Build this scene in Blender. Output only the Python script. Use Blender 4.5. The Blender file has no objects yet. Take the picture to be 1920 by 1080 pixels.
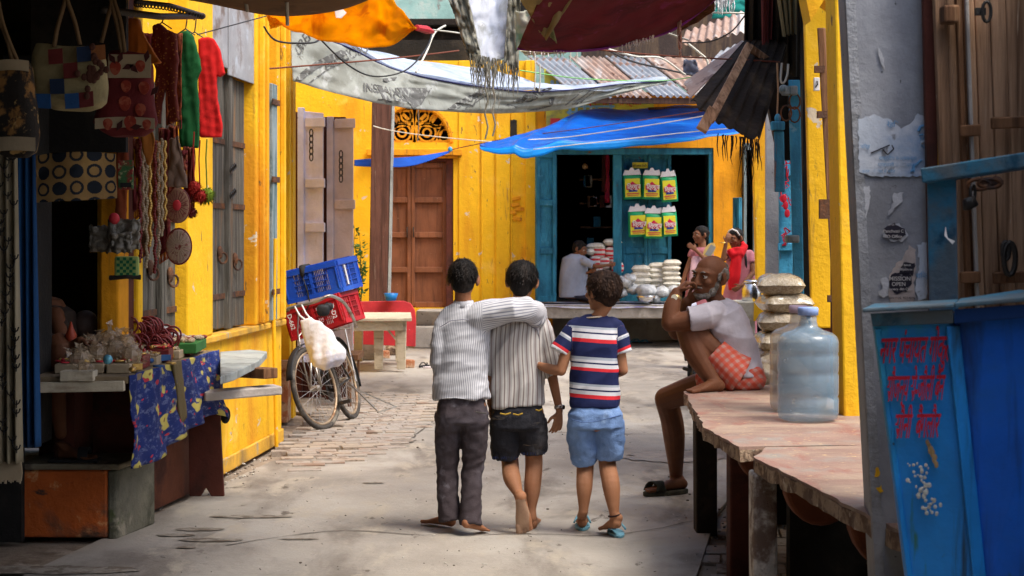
import bpy, bmesh, math, random
from mathutils import Vector, Matrix, Quaternion, noise
random.seed(7)
SC = bpy.context.scene
COL = SC.collection
PI = math.pi
F, CX, HY, CH = 3300.0, 960.0, 434.0, 1.55
V = Vector
def P(x, y, D):                       # a point D metres down the lane, at the photo's bearing
    return V(((x-CX)*D/F, D, CH-(y-HY)*D/F))
def G(x, y, z=0.0):                   # point at height z seen in that bearing
    D = (CH-z)*F/(y-HY)
    return V(((x-CX)*D/F, D, z))
WL = {}                               # world location of every object made here
def wloc(o): return WL.get(o.name, V((0,0,0)))
def tag(o, label=None, cat=None, group=None, kind=None):
    if label: o['label'] = label
    if cat: o['category'] = cat
    if group: o['group'] = group
    if kind: o['kind'] = kind
    return o
def thing(name, loc, label, cat, group=None, parent=None):
    o = bpy.data.objects.new(name, None); COL.objects.link(o)
    o.empty_display_size = .1
    WL[o.name] = V(loc)
    if parent:
        o.parent = parent; o.location = V(loc)-wloc(parent)
    else: o.location = V(loc)
    return tag(o, label, cat, group)
def copy_thing(o, dloc=(0,0,0), rz=0, scale=None, label=None, parent=None, mirror=False):
    c = o.copy(); COL.objects.link(c)
    WL[c.name] = wloc(o)+V(dloc)
    if parent: c.parent = parent
    else:
        c.location = o.location+V(dloc); c.rotation_euler.z += rz
        if scale: c.scale = (scale,scale,scale) if not hasattr(scale,'__len__') else scale
    if label: c['label'] = label
    for ch in [x for x in o.children]: copy_thing(ch, parent=c)
    return c
# ------------------------------------------------------------ materials
def srgb(r, g, b):
    f = lambda c: (c/255/12.92 if c/255 <= .04045 else ((c/255+.055)/1.055)**2.4)
    return (f(r), f(g), f(b))
class NT:
    def __init__(s, m):
        m.use_nodes = True; s.t = m.node_tree; s.n = s.t.nodes; s.n.clear()
    def N(s, typ, **kw):
        nd = s.n.new(typ); ins = kw.pop('ins', {})
        for k, v in kw.items(): setattr(nd, k, v)
        for k, v in ins.items(): s.set(nd.inputs[k], v)
        return nd
    def set(s, inp, v):
        if hasattr(v, 'is_output') : s.t.links.new(v, inp)
        else:
            if inp.type == 'RGBA' and len(v) == 3: v = (*v, 1)
            inp.default_value = v
    def math(s, op, a, b=0.0, c=None):
        nd = s.N('ShaderNodeMath', operation=op); s.set(nd.inputs[0], a); s.set(nd.inputs[1], b)
        if c is not None: s.set(nd.inputs[2], c)
        return nd.outputs[0]
    def mix(s, f, a, b, mode='MIX'):
        nd = s.N('ShaderNodeMix', data_type='RGBA', blend_type=mode)
        s.set(nd.inputs[0], f); s.set(nd.inputs[6], a); s.set(nd.inputs[7], b); return nd.outputs[2]
    def ramp(s, v, lo, hi):
        nd = s.N('ShaderNodeMapRange'); nd.interpolation_type = 'SMOOTHSTEP'
        s.set(nd.inputs[0], v); s.set(nd.inputs[1], lo); s.set(nd.inputs[2], hi); return nd.outputs[0]
    def mapped(s, vec, st):
        nd = s.N('ShaderNodeMapping'); s.set(nd.inputs[0], vec); nd.inputs[3].default_value = st; return nd.outputs[0]
    def noise(s, vec, sc, det=4, rough=.55, dist=0):
        nd = s.N('ShaderNodeTexNoise'); s.set(nd.inputs['Vector'], vec); nd.inputs['Scale'].default_value = sc
        nd.inputs['Detail'].default_value = det; nd.inputs['Roughness'].default_value = rough; nd.inputs['Distortion'].default_value = dist
        return nd.outputs[0]
MATS = {}
def M(name, base, layers=(), rough=.85, bump=.3, bscale=30, bstretch=(1,1,1), spec=.3, metal=0, trans=0, var=.2, vscale=3, alpha=1, coat=0, pattern=None, off=(0,0,0), ior=1.45, glass=0, sss=0):
    """layers: (colour, scale, lo, hi, stretch) painted over base where noise passes lo..hi"""
    m = bpy.data.materials.new(name); MATS[name] = m
    t = NT(m)
    tc = t.N('ShaderNodeTexCoord'); co = tc.outputs['Object']
    if any(off): 
        a = t.N('ShaderNodeVectorMath', operation='ADD'); t.set(a.inputs[0], co); a.inputs[1].default_value = off; co = a.outputs[0]
    col = None
    if pattern: col = pattern(t, tc)
    if col is None:
        rgb = t.N('ShaderNodeRGB'); rgb.outputs[0].default_value = (*base, 1); col = rgb.outputs[0]
    if var:
        n1 = t.noise(co, vscale, 6, .6)
        k = t.ramp(n1, .25, .75)
        hs = t.N('ShaderNodeMapRange'); t.set(hs.inputs[0], k); hs.inputs[3].default_value = 1-var; hs.inputs[4].default_value = 1+var
        cc = t.N('ShaderNodeHueSaturation'); t.set(cc.inputs['Value'], hs.outputs[0]); t.set(cc.inputs['Color'], col); col = cc.outputs[0]
    for i, L in enumerate(layers):
        c, sc, lo, hi = L[:4]; st = L[4] if len(L) > 4 else (1,1,1)
        vec = t.mapped(co, st)
        n2 = t.noise(vec, sc, 7, .62, .3)
        col = t.mix(t.ramp(n2, lo-.035, hi-.035), col, c)
    p = t.N('ShaderNodeBsdfPrincipled'); t.set(p.inputs['Base Color'], col)
    p.inputs['Roughness'].default_value = rough; p.inputs['Specular IOR Level'].default_value = spec
    p.inputs['Metallic'].default_value = metal; p.inputs['Alpha'].default_value = alpha
    p.inputs['Coat Weight'].default_value = coat; p.inputs['IOR'].default_value = ior
    p.inputs['Transmission Weight'].default_value = glass
    if sss:
        p.inputs['Subsurface Weight'].default_value = sss; p.inputs['Subsurface Radius'].default_value = (.02,.008,.004); p.inputs['Subsurface Scale'].default_value = .5
    if bump:
        vec = t.mapped(co, bstretch)
        n3 = t.noise(vec, bscale, 6, .65)
        b = t.N('ShaderNodeBump'); b.inputs['Strength'].default_value = bump; b.inputs['Distance'].default_value = .02
        t.set(b.inputs['Height'], n3); t.set(p.inputs['Normal'], b.outputs[0])
    out = t.N('ShaderNodeOutputMaterial')
    if trans:
        tr = t.N('ShaderNodeBsdfTranslucent'); t.set(tr.inputs[0], col)
        mx = t.N('ShaderNodeMixShader'); mx.inputs[0].default_value = trans
        t.set(mx.inputs[1], p.outputs[0]); t.set(mx.inputs[2], tr.outputs[0]); t.set(out.inputs[0], mx.outputs[0])
    else: t.set(out.inputs[0], p.outputs[0])
    return m
# ------------------------------------------------------------ mesh builder
class MB:
    def __init__(s): s.v = []; s.f = []; s.mi = []; s.uv = []; s.x = Matrix.Identity(4); s.ofs = 0
    def add(s, vs, fs, mi=0, uvs=None):
        o = len(s.v); s.v += [s.x @ V(p) for p in vs]
        for k, f in enumerate(fs):
            s.f.append([o+i for i in f]); s.mi.append(mi[k] if hasattr(mi, '__len__') else mi)
            s.uv.append([uvs[i] for i in f] if uvs else None)
        return s
    def hexa(s, p, mi=0):   # 8 points, bottom ring then top ring
        return s.add(p, [(0,3,2,1),(4,5,6,7),(0,1,5,4),(1,2,6,5),(2,3,7,6),(3,0,4,7)], mi)
    def box(s, c, d, mi=0, R=None):
        c = V(c); hx, hy, hz = d[0]/2, d[1]/2, d[2]/2
        p = [V(q) for q in ((-hx,-hy,-hz),(hx,-hy,-hz),(hx,hy,-hz),(-hx,hy,-hz),(-hx,-hy,hz),(hx,-hy,hz),(hx,hy,hz),(-hx,hy,hz))]
        if R: p = [R @ q for q in p]
        return s.hexa([c+q for q in p], mi)
    def b2(s, a, b, mi=0):
        a, b = V(a), V(b); return s.box((a+b)/2, [abs(b[i]-a[i]) for i in range(3)], mi)
    def bar(s, a, b, w, h, up=(0,0,1), mi=0):
        a, b = V(a), V(b); d = (b-a); L = d.length; d.normalize(); u = V(up)
        sd = d.cross(u); 
        if sd.length < 1e-5: sd = d.cross(V((0,1,0)))
        sd.normalize(); u = sd.cross(d)
        q = [sd*(-w/2)+u*(-h/2), sd*(w/2)+u*(-h/2), sd*(w/2)+u*(h/2), sd*(-w/2)+u*(h/2)]
        return s.add([a+k for k in q]+[b+k for k in q], [(0,3,2,1),(4,5,6,7),(0,1,5,4),(1,2,6,5),(2,3,7,6),(3,0,4,7)], mi)
    def tube(s, pts, r, n=8, mi=0, cap=True):
        pts = [V(p) for p in pts]; m = len(pts)
        rs = r if hasattr(r, '__len__') else [r]*m
        vs = []; fs = []; prev = None
        for i in range(m):
            d = (pts[min(i+1,m-1)]-pts[max(i-1,0)])
            if d.length < 1e-9: d = V((0,0,1))
            d.normalize()
            if prev is None:
                a = d.cross(V((0,0,1)));
                if a.length < .1: a = d.cross(V((1,0,0)))
            else: a = prev - d*prev.dot(d)
            a.normalize(); prev = a; b = d.cross(a)
            for k in range(n):
                t = 2*PI*k/n; vs.append(pts[i]+(a*math.cos(t)+b*math.sin(t))*rs[i])
        for i in range(m-1):
            for k in range(n):
                fs.append((i*n+k, i*n+(k+1)%n, (i+1)*n+(k+1)%n, (i+1)*n+k))
        if cap: fs += [tuple(reversed(range(n))), tuple(range((m-1)*n, m*n))]
        return s.add(vs, fs, mi)
    def loft(s, secs, n=20, pw=2.0, mi=0, round_=0):
        """secs: (centre, half-width vector, half-depth vector)"""
        vs = []; fs = []
        if round_:
            def shr(sec, d, ks):
                c, a, b = sec; r = (a.length+b.length)/2
                return [(V(c)+d*r*math.sin(t)*round_, V(a)*math.cos(t), V(b)*math.cos(t)) for t in ks]
            secs = [(V(c),V(a),V(b)) for c,a,b in secs]
            d0 = (secs[0][0]-secs[1][0]).normalized(); d1 = (secs[-1][0]-secs[-2][0]).normalized()
            secs = list(reversed(shr(secs[0], d0, (.5,1.0,1.35))))+secs+shr(secs[-1], d1, (.5,1.0,1.35))
        for c, a, b in secs:
            for k in range(n):
                t = 2*PI*k/n; ct, st = math.cos(t), math.sin(t)
                e = 2/pw
                vs.append(V(c)+V(a)*(abs(ct)**e*(1 if ct>=0 else -1))+V(b)*(abs(st)**e*(1 if st>=0 else -1)))
        m = len(secs)
        for i in range(m-1):
            for k in range(n): fs.append((i*n+k, i*n+(k+1)%n, (i+1)*n+(k+1)%n, (i+1)*n+k))
        fs += [tuple(reversed(range(n))), tuple(range((m-1)*n, m*n))]
        return s.add(vs, fs, mi)
    def ball(s, c, r, R=None, nu=14, nv=10, mi=0, pw=1):
        r = (r,r,r) if not hasattr(r,'__len__') else r
        c = V(c); vs = [c+((R@V((0,0,-r[2]))) if R else V((0,0,-r[2])))]; fs = []
        sg = lambda q: (abs(q)**pw)*(1 if q >= 0 else -1)
        for j in range(1, nv):
            a = -PI/2+PI*j/nv
            for k in range(nu):
                t = 2*PI*k/nu; p = V((r[0]*sg(math.cos(a))*sg(math.cos(t)), r[1]*sg(math.cos(a))*sg(math.sin(t)), r[2]*sg(math.sin(a))))
                vs.append(c+(R@p if R else p))
        vs.append(c+((R@V((0,0,r[2]))) if R else V((0,0,r[2]))))
        for k in range(nu): fs.append((0, 1+(k+1)%nu, 1+k))
        for j in range(nv-2):
            for k in range(nu):
                a0 = 1+j*nu; fs.append((a0+k, a0+(k+1)%nu, a0+nu+(k+1)%nu, a0+nu+k))
        L = len(vs)-1; a0 = 1+(nv-2)*nu
        for k in range(nu): fs.append((a0+k, a0+(k+1)%nu, L))
        return s.add(vs, fs, mi)
    def lathe(s, c, prof, n=24, mi=0, R=None):
        vs = []; fs = []; c = V(c)
        for r, z in prof:
            for k in range(n):
                t = 2*PI*k/n; p = V((r*math.cos(t), r*math.sin(t), z)); vs.append(c+(R@p if R else p))
        m = len(prof)
        for i in range(m-1):
            for k in range(n): fs.append((i*n+k, i*n+(k+1)%n, (i+1)*n+(k+1)%n, (i+1)*n+k))
        if prof[0][0] > 1e-4: fs.append(tuple(reversed(range(n))))
        if prof[-1][0] > 1e-4: fs.append(tuple(range((m-1)*n, m*n)))
        return s.add(vs, fs, mi)
    def prism(s, poly, off, mi=0):
        poly = [V(p) for p in poly]; off = V(off); n = len(poly)
        nrm = V((0,0,0))
        for i in range(n): nrm += (poly[i]-poly[0]).cross(poly[(i+1)%n]-poly[0])
        if nrm.dot(off) > 0: poly.reverse()
        return s.add(poly+[p+off for p in poly], [tuple(range(n)), tuple(reversed(range(n, 2*n)))]+[(i, i+n, (i+1)%n+n, (i+1)%n) for i in range(n)], mi)
    def sheet(s, fn, nu=20, nv=20, th=.004, mi=None, uv=True):
        """fn(u,v)->point; closed slab of thickness th"""
        p = [[V(fn(i/nu, j/nv)) for i in range(nu+1)] for j in range(nv+1)]
        vs = []; uvs = []
        for sgn in (0, 1):
            for j in range(nv+1):
                for i in range(nu+1):
                    du = p[j][min(i+1,nu)]-p[j][max(i-1,0)]; dv = p[min(j+1,nv)][i]-p[max(j-1,0)][i]
                    n = du.cross(dv)
                    if n.length > 1e-12: n.normalize()
                    vs.append(p[j][i]+n*(th*(.5-sgn))); uvs.append((i/nu, j/nv))
        fs = []; ms = []; K = (nu+1)*(nv+1); W = nu+1
        for j in range(nv):
            for i in range(nu):
                a = j*W+i; m = mi((i+.5)/nu, (j+.5)/nv) if mi else 0
                fs.append((a, a+1, a+W+1, a+W)); ms.append(m)
                fs.append((K+a, K+a+W, K+a+W+1, K+a+1)); ms.append(m)
        for i in range(nu):
            fs.append((i, K+i, K+i+1, i+1)); ms.append(ms[0] if ms else 0)
            a = nv*W+i; fs.append((a, a+1, K+a+1, K+a)); ms.append(0)
        for j in range(nv):
            a = j*W; fs.append((a, a+W, K+a+W, K+a)); ms.append(0)
            a = j*W+nu; fs.append((a, K+a, K+a+W, a+W)); ms.append(0)
        return s.add(vs, fs, ms, uvs)
    def build(s, name, mat, parent=None, label=None, cat=None, group=None, kind=None, smooth=False, bevel=0, origin=None, wob=0, ws=4):
        if wob:
            s.v = [p+V(noise.noise_vector(p*ws))*wob for p in s.v]
        mats = mat if isinstance(mat, (list, tuple)) else [mat]
        if origin is None:
            if parent is not None: origin = wloc(parent)
            else:
                xs = [p.x for p in s.v]; ys = [p.y for p in s.v]; zs = [p.z for p in s.v]
                origin = V(((min(xs)+max(xs))/2, (min(ys)+max(ys))/2, min(zs)))
        origin = V(origin)
        me = bpy.data.meshes.new(name); me.from_pydata([p-origin for p in s.v], [], s.f)
        for m in mats: me.materials.append(m)
        if len(mats) > 1: me.polygons.foreach_set('material_index', s.mi)
        if any(s.uv):
            ul = me.uv_layers.new(name='UVMap'); k = 0
            for poly, uu in zip(me.polygons, s.uv):
                for q in range(poly.loop_total):
                    if uu: ul.data[poly.loop_start+q].uv = uu[q]
        if smooth: me.polygons.foreach_set('use_smooth', [True]*len(me.polygons))
        me.update(); me.validate()
        o = bpy.data.objects.new(name, me); COL.objects.link(o); WL[o.name] = origin
        if parent is not None: o.parent = parent; o.location = origin-wloc(parent)
        else: o.location = origin
        if bevel:
            md = o.modifiers.new('b', 'BEVEL'); md.width = bevel; md.segments = 2; md.limit_method = 'ANGLE'
        return tag(o, label, cat, group, kind)
def cr(pts, t):                        # catmull-rom through a list
    n = len(pts)-1; x = min(max(t,0),1)*n; i = min(int(x), n-1); f = x-i
    p0, p1, p2, p3 = pts[max(i-1,0)], pts[i], pts[i+1], pts[min(i+2,n)]
    return .5*((2*p1)+(p2-p0)*f+(2*p0-5*p1+4*p2-p3)*f*f+(3*p1-p0-3*p2+p3)*f**3)
def ln(pts, t):
    n = len(pts)-1; x = min(max(t,0),1)*n; i = min(int(x), n-1); return pts[i].lerp(pts[i+1], x-i)
def ruled(A, B, sag=0, wr=0, wf=3, ws=(1,1), seed=0, curve=cr, nrm=None):
    A = [V(p) for p in A]; B = [V(p) for p in B]
    def fn(u, v):
        p = curve(A, u).lerp(curve(B, u), v)
        p = p + V((0,0,-sag*4*v*(1-v)))
        if wr:
            n = noise.noise(V((u*wf*ws[0]+seed, v*wf*ws[1], seed*1.7)))+.5*noise.noise(V((u*wf*ws[0]*2.3+seed, v*wf*ws[1]*2.3, seed+9)))
            p = p + (V(nrm) if nrm else V((0,1,.35)))*(n*wr)
        return p
    return fn
def text(s, size, org, xd, yd, mat, parent, name='lettering', depth=.002, align='LEFT', bold=0, fn=None, spacing=1, label=None, sx=1):
    c = bpy.data.curves.new(name, 'FONT'); c.body = s; c.size = 1; c.align_x = align; c.offset = bold; c.space_character = spacing
    o = bpy.data.objects.new(name, c); COL.objects.link(o)
    dg = bpy.context.evaluated_depsgraph_get(); dg.update()
    me = bpy.data.meshes.new_from_object(o.evaluated_get(dg)); bpy.data.objects.remove(o)
    xd = V(xd).normalized(); yd = V(yd).normalized(); nd = xd.cross(yd); b = MB()
    vs = [v.co.copy() for v in me.vertices]
    if fn: pts = [fn(v.x*size*sx, v.y*size) for v in vs]; top = pts
    else: top = [V(org)+xd*(v.x*size*sx)+yd*(v.y*size)+nd*depth for v in vs]
    bot = [p-nd*depth*.9 for p in top]; n = len(vs)
    fs = [tuple(p.vertices) for p in me.polygons]
    from collections import Counter
    ed = Counter()
    for f in fs:
        for i in range(len(f)): a, b_ = f[i], f[(i+1)%len(f)]; ed[(a,b_)] += 1
    side = [(a, b_, b_+n, a+n) for (a, b_) in ed if (b_, a) not in ed]
    b.add(top+bot, fs+[tuple(reversed([i+n for i in f])) for f in fs]+side)
    bpy.data.meshes.remove(me)
    return b.build(name, mat, parent, label=label)
def rotm(ax, ang): return Matrix.Rotation(ang, 3, ax)
def frame(xa, za=(0,0,1)):             # 3x3 whose x axis is xa, z near za
    x = V(xa).normalized(); y = V(za).cross(x).normalized(); z = x.cross(y)
    return Matrix((x, y, z)).transposed()
def cell_remesh(b, vox, sm=4):
    me = bpy.data.meshes.new('tmp'); me.from_pydata(b.v, [], b.f); me.update()
    o = bpy.data.objects.new('tmp', me); COL.objects.link(o)
    r = o.modifiers.new('r', 'REMESH'); r.mode = 'VOXEL'; r.voxel_size = vox
    if sm: q = o.modifiers.new('s', 'SMOOTH'); q.factor = .5; q.iterations = sm
    dg = bpy.context.evaluated_depsgraph_get(); dg.update()
    out = bpy.data.meshes.new_from_object(o.evaluated_get(dg))
    bpy.data.objects.remove(o); bpy.data.meshes.remove(me); return out
def organic(b, name, mat, parent, vox=.005, sm=4, disp=None, attrs=None, label=None, mats=None, mi=None):
    """continuous surface grown round the shapes in b"""
    me = cell_remesh(b, vox, sm)
    org = wloc(parent)
    nv = len(me.vertices)
    co = [v.co.copy() for v in me.vertices]
    if disp:
        nn = [v.normal.copy() for v in me.vertices]
        co = [p+n*disp(p, n) for p, n in zip(co, nn)]
    if attrs:
        for an, fn in attrs.items():
            at = me.attributes.new(an, 'FLOAT', 'POINT')
            at.data.foreach_set('value', [fn(p) for p in co])
    flat = []
    for p in co: flat += [p.x-org.x, p.y-org.y, p.z-org.z]
    me.vertices.foreach_set('co', flat)
    me.materials.clear()
    for m in (mat if isinstance(mat, (list,tuple)) else [mat]): me.materials.append(m)
    if mi:
        for poly in me.polygons: poly.material_index = mi(sum((co[i] for i in poly.vertices), V())/len(poly.vertices))
    me.polygons.foreach_set('use_smooth', [True]*len(me.polygons)); me.update()
    o = bpy.data.objects.new(name, me); COL.objects.link(o); o.parent = parent; WL[o.name] = org
    if label: o['label'] = label
    return o
# ------------------------------------------------------------ palette
YEL = M('yellow_paint', (.80,.45,.012), [((.62,.25,.01),1.2,.50,.72,(1,1,.35)), ((.86,.52,.06),2.5,.58,.75), ((.30,.16,.04),4,.63,.80,(4,4,.4)), ((.16,.10,.04),9,.67,.75,(2,2,.7)), ((.60,.50,.36),7,.685,.70)], rough=.8, bump=.35, bscale=22, var=.1)
YELO = M('orange_yellow_paint', (.72,.30,.01), [((.35,.12,.01),2.2,.55,.8,(4,4,.35)), ((.14,.07,.03),6,.62,.75,(4,4,.3))], bump=.35, bscale=20)
YELD = M('dirty_yellow_paint', (.66,.36,.04), [((.22,.15,.07),1.8,.5,.72,(1,1,.7)), ((.4,.32,.2),5,.6,.68)], bump=.4, bscale=18)
ORG = M('orange_limewash', (.50,.11,.02), [((.10,.06,.04),2.5,.5,.68), ((.62,.30,.12),7,.6,.7), ((.05,.04,.03),4,.6,.7,(1,1,2))], bump=.6, bscale=16)
CONC = M('concrete', (.36,.33,.29), [((.20,.18,.15),1.5,.5,.75), ((.46,.43,.38),4,.55,.75), ((.12,.10,.08),14,.66,.74)], bump=.3, bscale=45)
CONCD = M('mossy_concrete', (.16,.15,.11), [((.06,.06,.04),3,.45,.65), ((.30,.27,.2),6,.6,.7), ((.08,.10,.04),5,.6,.7)], bump=.7, bscale=20)
PILL = M('grey_cement_render', (.33,.34,.365), [((.21,.215,.235),2.2,.45,.7), ((.36,.37,.40),3.5,.58,.8,(1,1,.5)), ((.07,.07,.07),30,.70,.74)], bump=.25, bscale=35, rough=.7)
STONE = M('red_sandstone', (.25,.16,.125), [((.31,.23,.17),1.6,.45,.66,(1,2.5,1)), ((.24,.22,.19),3.2,.54,.70), ((.24,.10,.075),3,.55,.75,(2.2,1,1)), ((.62,.46,.22),26,.66,.72,(1,2.2,1))], bump=.3, bscale=40, rough=.7)
STONEE = M('broken_stone', (.42,.30,.20), [((.15,.09,.06),12,.45,.62), ((.6,.5,.38),20,.6,.7)], bump=1, bscale=30)
GSTONE = M('grey_flagstone', (.33,.36,.35), [((.2,.21,.2),4,.5,.7)], bump=.4, bscale=20)
BRICK = M('brickwork', (.35,.13,.06), [((.48,.32,.2),7,.5,.62), ((.12,.07,.05),6,.6,.7)], bump=.9, bscale=14)
WOODG = M('weathered_grey_wood', (.13,.12,.10), [((.06,.055,.045),4,.4,.65,(6,6,.35)), ((.27,.25,.21),5,.58,.75,(7,7,.3)), ((.22,.13,.07),2,.6,.75,(3,3,.5))], bump=.7, bscale=14, bstretch=(7,7,.5))
WOODB = M('brown_wood', (.21,.10,.045), [((.10,.045,.02),3,.42,.7,(8,8,.4)), ((.32,.19,.10),5,.6,.8,(9,9,.4))], bump=.5, bscale=12, bstretch=(8,8,.6), rough=.75)
WOODR = M('old_plank_wood', (.42,.25,.145), [((.12,.06,.03),2.5,.42,.7,(9,5,.35)), ((.42,.30,.2),6,.62,.75,(10,6,.4)), ((.55,.5,.43),11,.7,.76,(6,4,.7))], bump=.5, bscale=12, bstretch=(9,9,.5), rough=.75)
DOORB = M('brown_door_paint', (.225,.085,.04), [((.12,.045,.022),3,.5,.75,(5,5,.4)), ((.42,.28,.2),24,.72,.76)], bump=.3, bscale=20, bstretch=(4,4,.5), rough=.6)
POSTM = M('post_wood', (.12,.055,.04), [((.06,.028,.02),3,.45,.7,(7,7,.35)), ((.32,.24,.2),6,.64,.76,(8,8,.4))], bump=.5, bscale=12, bstretch=(7,7,.5))
LILA = M('lilac_grey_paint', (.78,.80,.95), [((.50,.46,.47),4,.62,.8,(2,2,.6)), ((.2,.15,.12),14,.70,.76)], bump=.3, rough=.6)
TAUP = M('taupe_paint', (.62,.55,.56), [((.36,.26,.23),4,.64,.8,(2,2,.6)), ((.5,.42,.4),10,.68,.76)], bump=.3, rough=.6)
BEIG = M('pale_weathered_wood', (.50,.44,.33), [((.3,.24,.17),4,.5,.75,(1,5,5)), ((.62,.57,.45),6,.6,.75)], bump=.4, bscale=20)
BLUP = M('teal_blue_paint', (.028,.20,.30), [((.012,.10,.16),3,.45,.7,(3,3,.7)), ((.10,.30,.38),6,.62,.76), ((.12,.07,.05),10,.68,.74)], bump=.35, rough=.6)
BLUL = M('light_blue_paint', (.05,.30,.50), [((.03,.18,.32),3,.5,.7,(3,3,.5)), ((.22,.13,.09),5,.64,.72,(4,4,.5)), ((.2,.45,.6),9,.66,.76)], bump=.4, rough=.6)
BING = M('blue_green_paint', (.22,.27,.28), [((.08,.14,.15),5,.5,.7,(4,4,.5))], bump=.4)
BINB = M('bin_blue_paint', (.014,.25,.72), [((.03,.32,.50),1.7,.5,.7,(2,2,.8)), ((.015,.07,.14),3.2,.58,.72,(4,4,.35)), ((.03,.17,.13),5,.64,.74,(5,5,.4)), ((.04,.03,.02),22,.72,.76)], rough=.45, spec=.4, bump=.25, bscale=12)
BINF = M('frame_blue_paint', (.03,.18,.30), [((.10,.13,.15),4,.45,.62), ((.015,.07,.12),6,.6,.7), ((.2,.09,.04),12,.68,.74)], rough=.55)
RUST = M('rusty_iron', (.10,.05,.03), [((.2,.08,.03),12,.5,.7), ((.05,.04,.04),8,.55,.7)], rough=.8, metal=.3, bump=.5)
IRON = M('dark_iron', (.05,.045,.04), [((.12,.08,.05),14,.6,.7)], rough=.5, metal=.7)
STEEL = M('steel', (.62,.62,.63), [((.4,.4,.42),12,.55,.75)], rough=.22, metal=1, bump=.08)
TIN = M('galvanised_tin', (.29,.31,.34), [((.42,.43,.45),1.2,.5,.7,(.3,3,1)), ((.30,.17,.12),1.3,.55,.66,(.3,5,1)), ((.2,.14,.11),8,.66,.75)], rough=.5, metal=.25, bump=.1)
TINR = M('rusty_tin', (.33,.22,.17), [((.5,.46,.43),1.6,.5,.7,(3,.4,1)), ((.13,.07,.05),5,.6,.7)], rough=.65, metal=.15, bump=.2)
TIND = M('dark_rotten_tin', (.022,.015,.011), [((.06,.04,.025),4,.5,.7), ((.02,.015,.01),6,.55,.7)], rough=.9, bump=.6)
DARK = M('shade_and_goods_black', (.012,.011,.010), [((.03,.025,.02),3,.5,.7)], bump=.4)  # near-black painted in for shade in rooms and gaps; also plain dark goods
DRED = M('dark_maroon_wood', (.10,.028,.018), [((.05,.02,.015),3,.5,.7)], bump=.3)
REDP = M('red_painted_board', (.52,.035,.045), [((.4,.03,.04),4,.5,.7), ((.6,.3,.28),18,.7,.75)], bump=.15, rough=.55)
TURQ = M('turquoise_limewash', (.33,.52,.46), [((.55,.6,.52),3,.5,.7), ((.25,.14,.12),4,.60,.72), ((.12,.10,.09),6,.66,.72)], bump=.3)
WHT = M('white_paint', (.75,.74,.72), [((.5,.48,.44),8,.6,.75)], bump=.1, rough=.6)
SKYW = M('pale_plaster', (.62,.64,.64), [((.4,.4,.38),3,.5,.75)], bump=.2)
BLK = M('black_rubber', (.018,.018,.02), rough=.6, bump=.1)
REDL = M('red_sign_paint', (.42,.012,.03), [((.02,.10,.35),26,.70,.74)], rough=.5, bump=0)
# ------------------------------------------------------------ ground
def gmat():
    return M('lane_concrete', (.29,.262,.225), [((.38,.352,.31),.55,.44,.64,(1,.7,1)), ((.17,.148,.125),1.3,.50,.70,(1.2,.5,1)), ((.36,.32,.26),3.5,.55,.7,(1,.4,1)), ((.12,.10,.08),7,.66,.74,(1,.45,1)), ((.1,.08,.07),42,.73,.76)], bump=.35, bscale=30, rough=.82, vscale=1.2)
LANE = gmat()
EARTH = M('dusty_earth', (.26,.21,.16), [((.15,.11,.08),2,.5,.7), ((.36,.31,.25),5,.55,.7)], bump=.7, bscale=18)
b = MB(); b.add([(-80,-60,-.03),(80,-60,-.03),(80,140,-.03),(-80,140,-.03)], [(0,1,2,3)])
b.build('ground', EARTH, kind='structure')
# the concrete of the lane: slabs poured side by side, thin joints between
b = MB()
b.prism([(-2.6,-3,-.02),(.1,-3,-.02),(.32,5.0,-.02),(.85,8.04,-.02),(1.13,9.7,-.02),(1.75,12.2,-.02),(3.4,26,-.02),(-3.4,26,-.02),(-1.9,15.2,-.02),(-1.05,14.1,-.02),(-1.0,12.4,-.02),(-1.62,11.9,-.02),(-2.2,8.0,-.02)], (0,0,.02))
b.build('road', LANE, kind='structure')
random.seed(3)
CRK = M('joint_dirt', (.10,.085,.07), bump=.3)
b = MB()
def crack(pts, w):
    L, R_ = [], []
    n = 26
    for i in range(n+1):
        p = cr([V(q) for q in pts], i/n); d = cr([V(q) for q in pts], min(1,(i+.5)/n))-cr([V(q) for q in pts], max(0,(i-.5)/n)); d.normalize(); s = V((d.y,-d.x,0))
        j = V((random.uniform(-.012,.012), random.uniform(-.02,.02), 0)); ww = w*random.uniform(.25,1.3)
        L.append(p+s*ww+j); R_.append(p-s*ww+j)
    b.add(L+R_, [(i, i+1, n+2+i, n+1+i) for i in range(n)])
g = lambda x, y: G(x, y, .004)
crack([g(780,808), g(960,806), g(1100,812), g(1330,814)], .010)
crack([g(420,1022), g(620,995), g(820,1003), g(1000,1000), g(1150,1002), g(1345,968)], .006)
crack([g(740,836), g(770,822), g(812,790)], .008)
crack([g(1360,700), g(1180,716), g(960,722)], .006)
b.build('road_joints', CRK, kind='structure')
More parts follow.
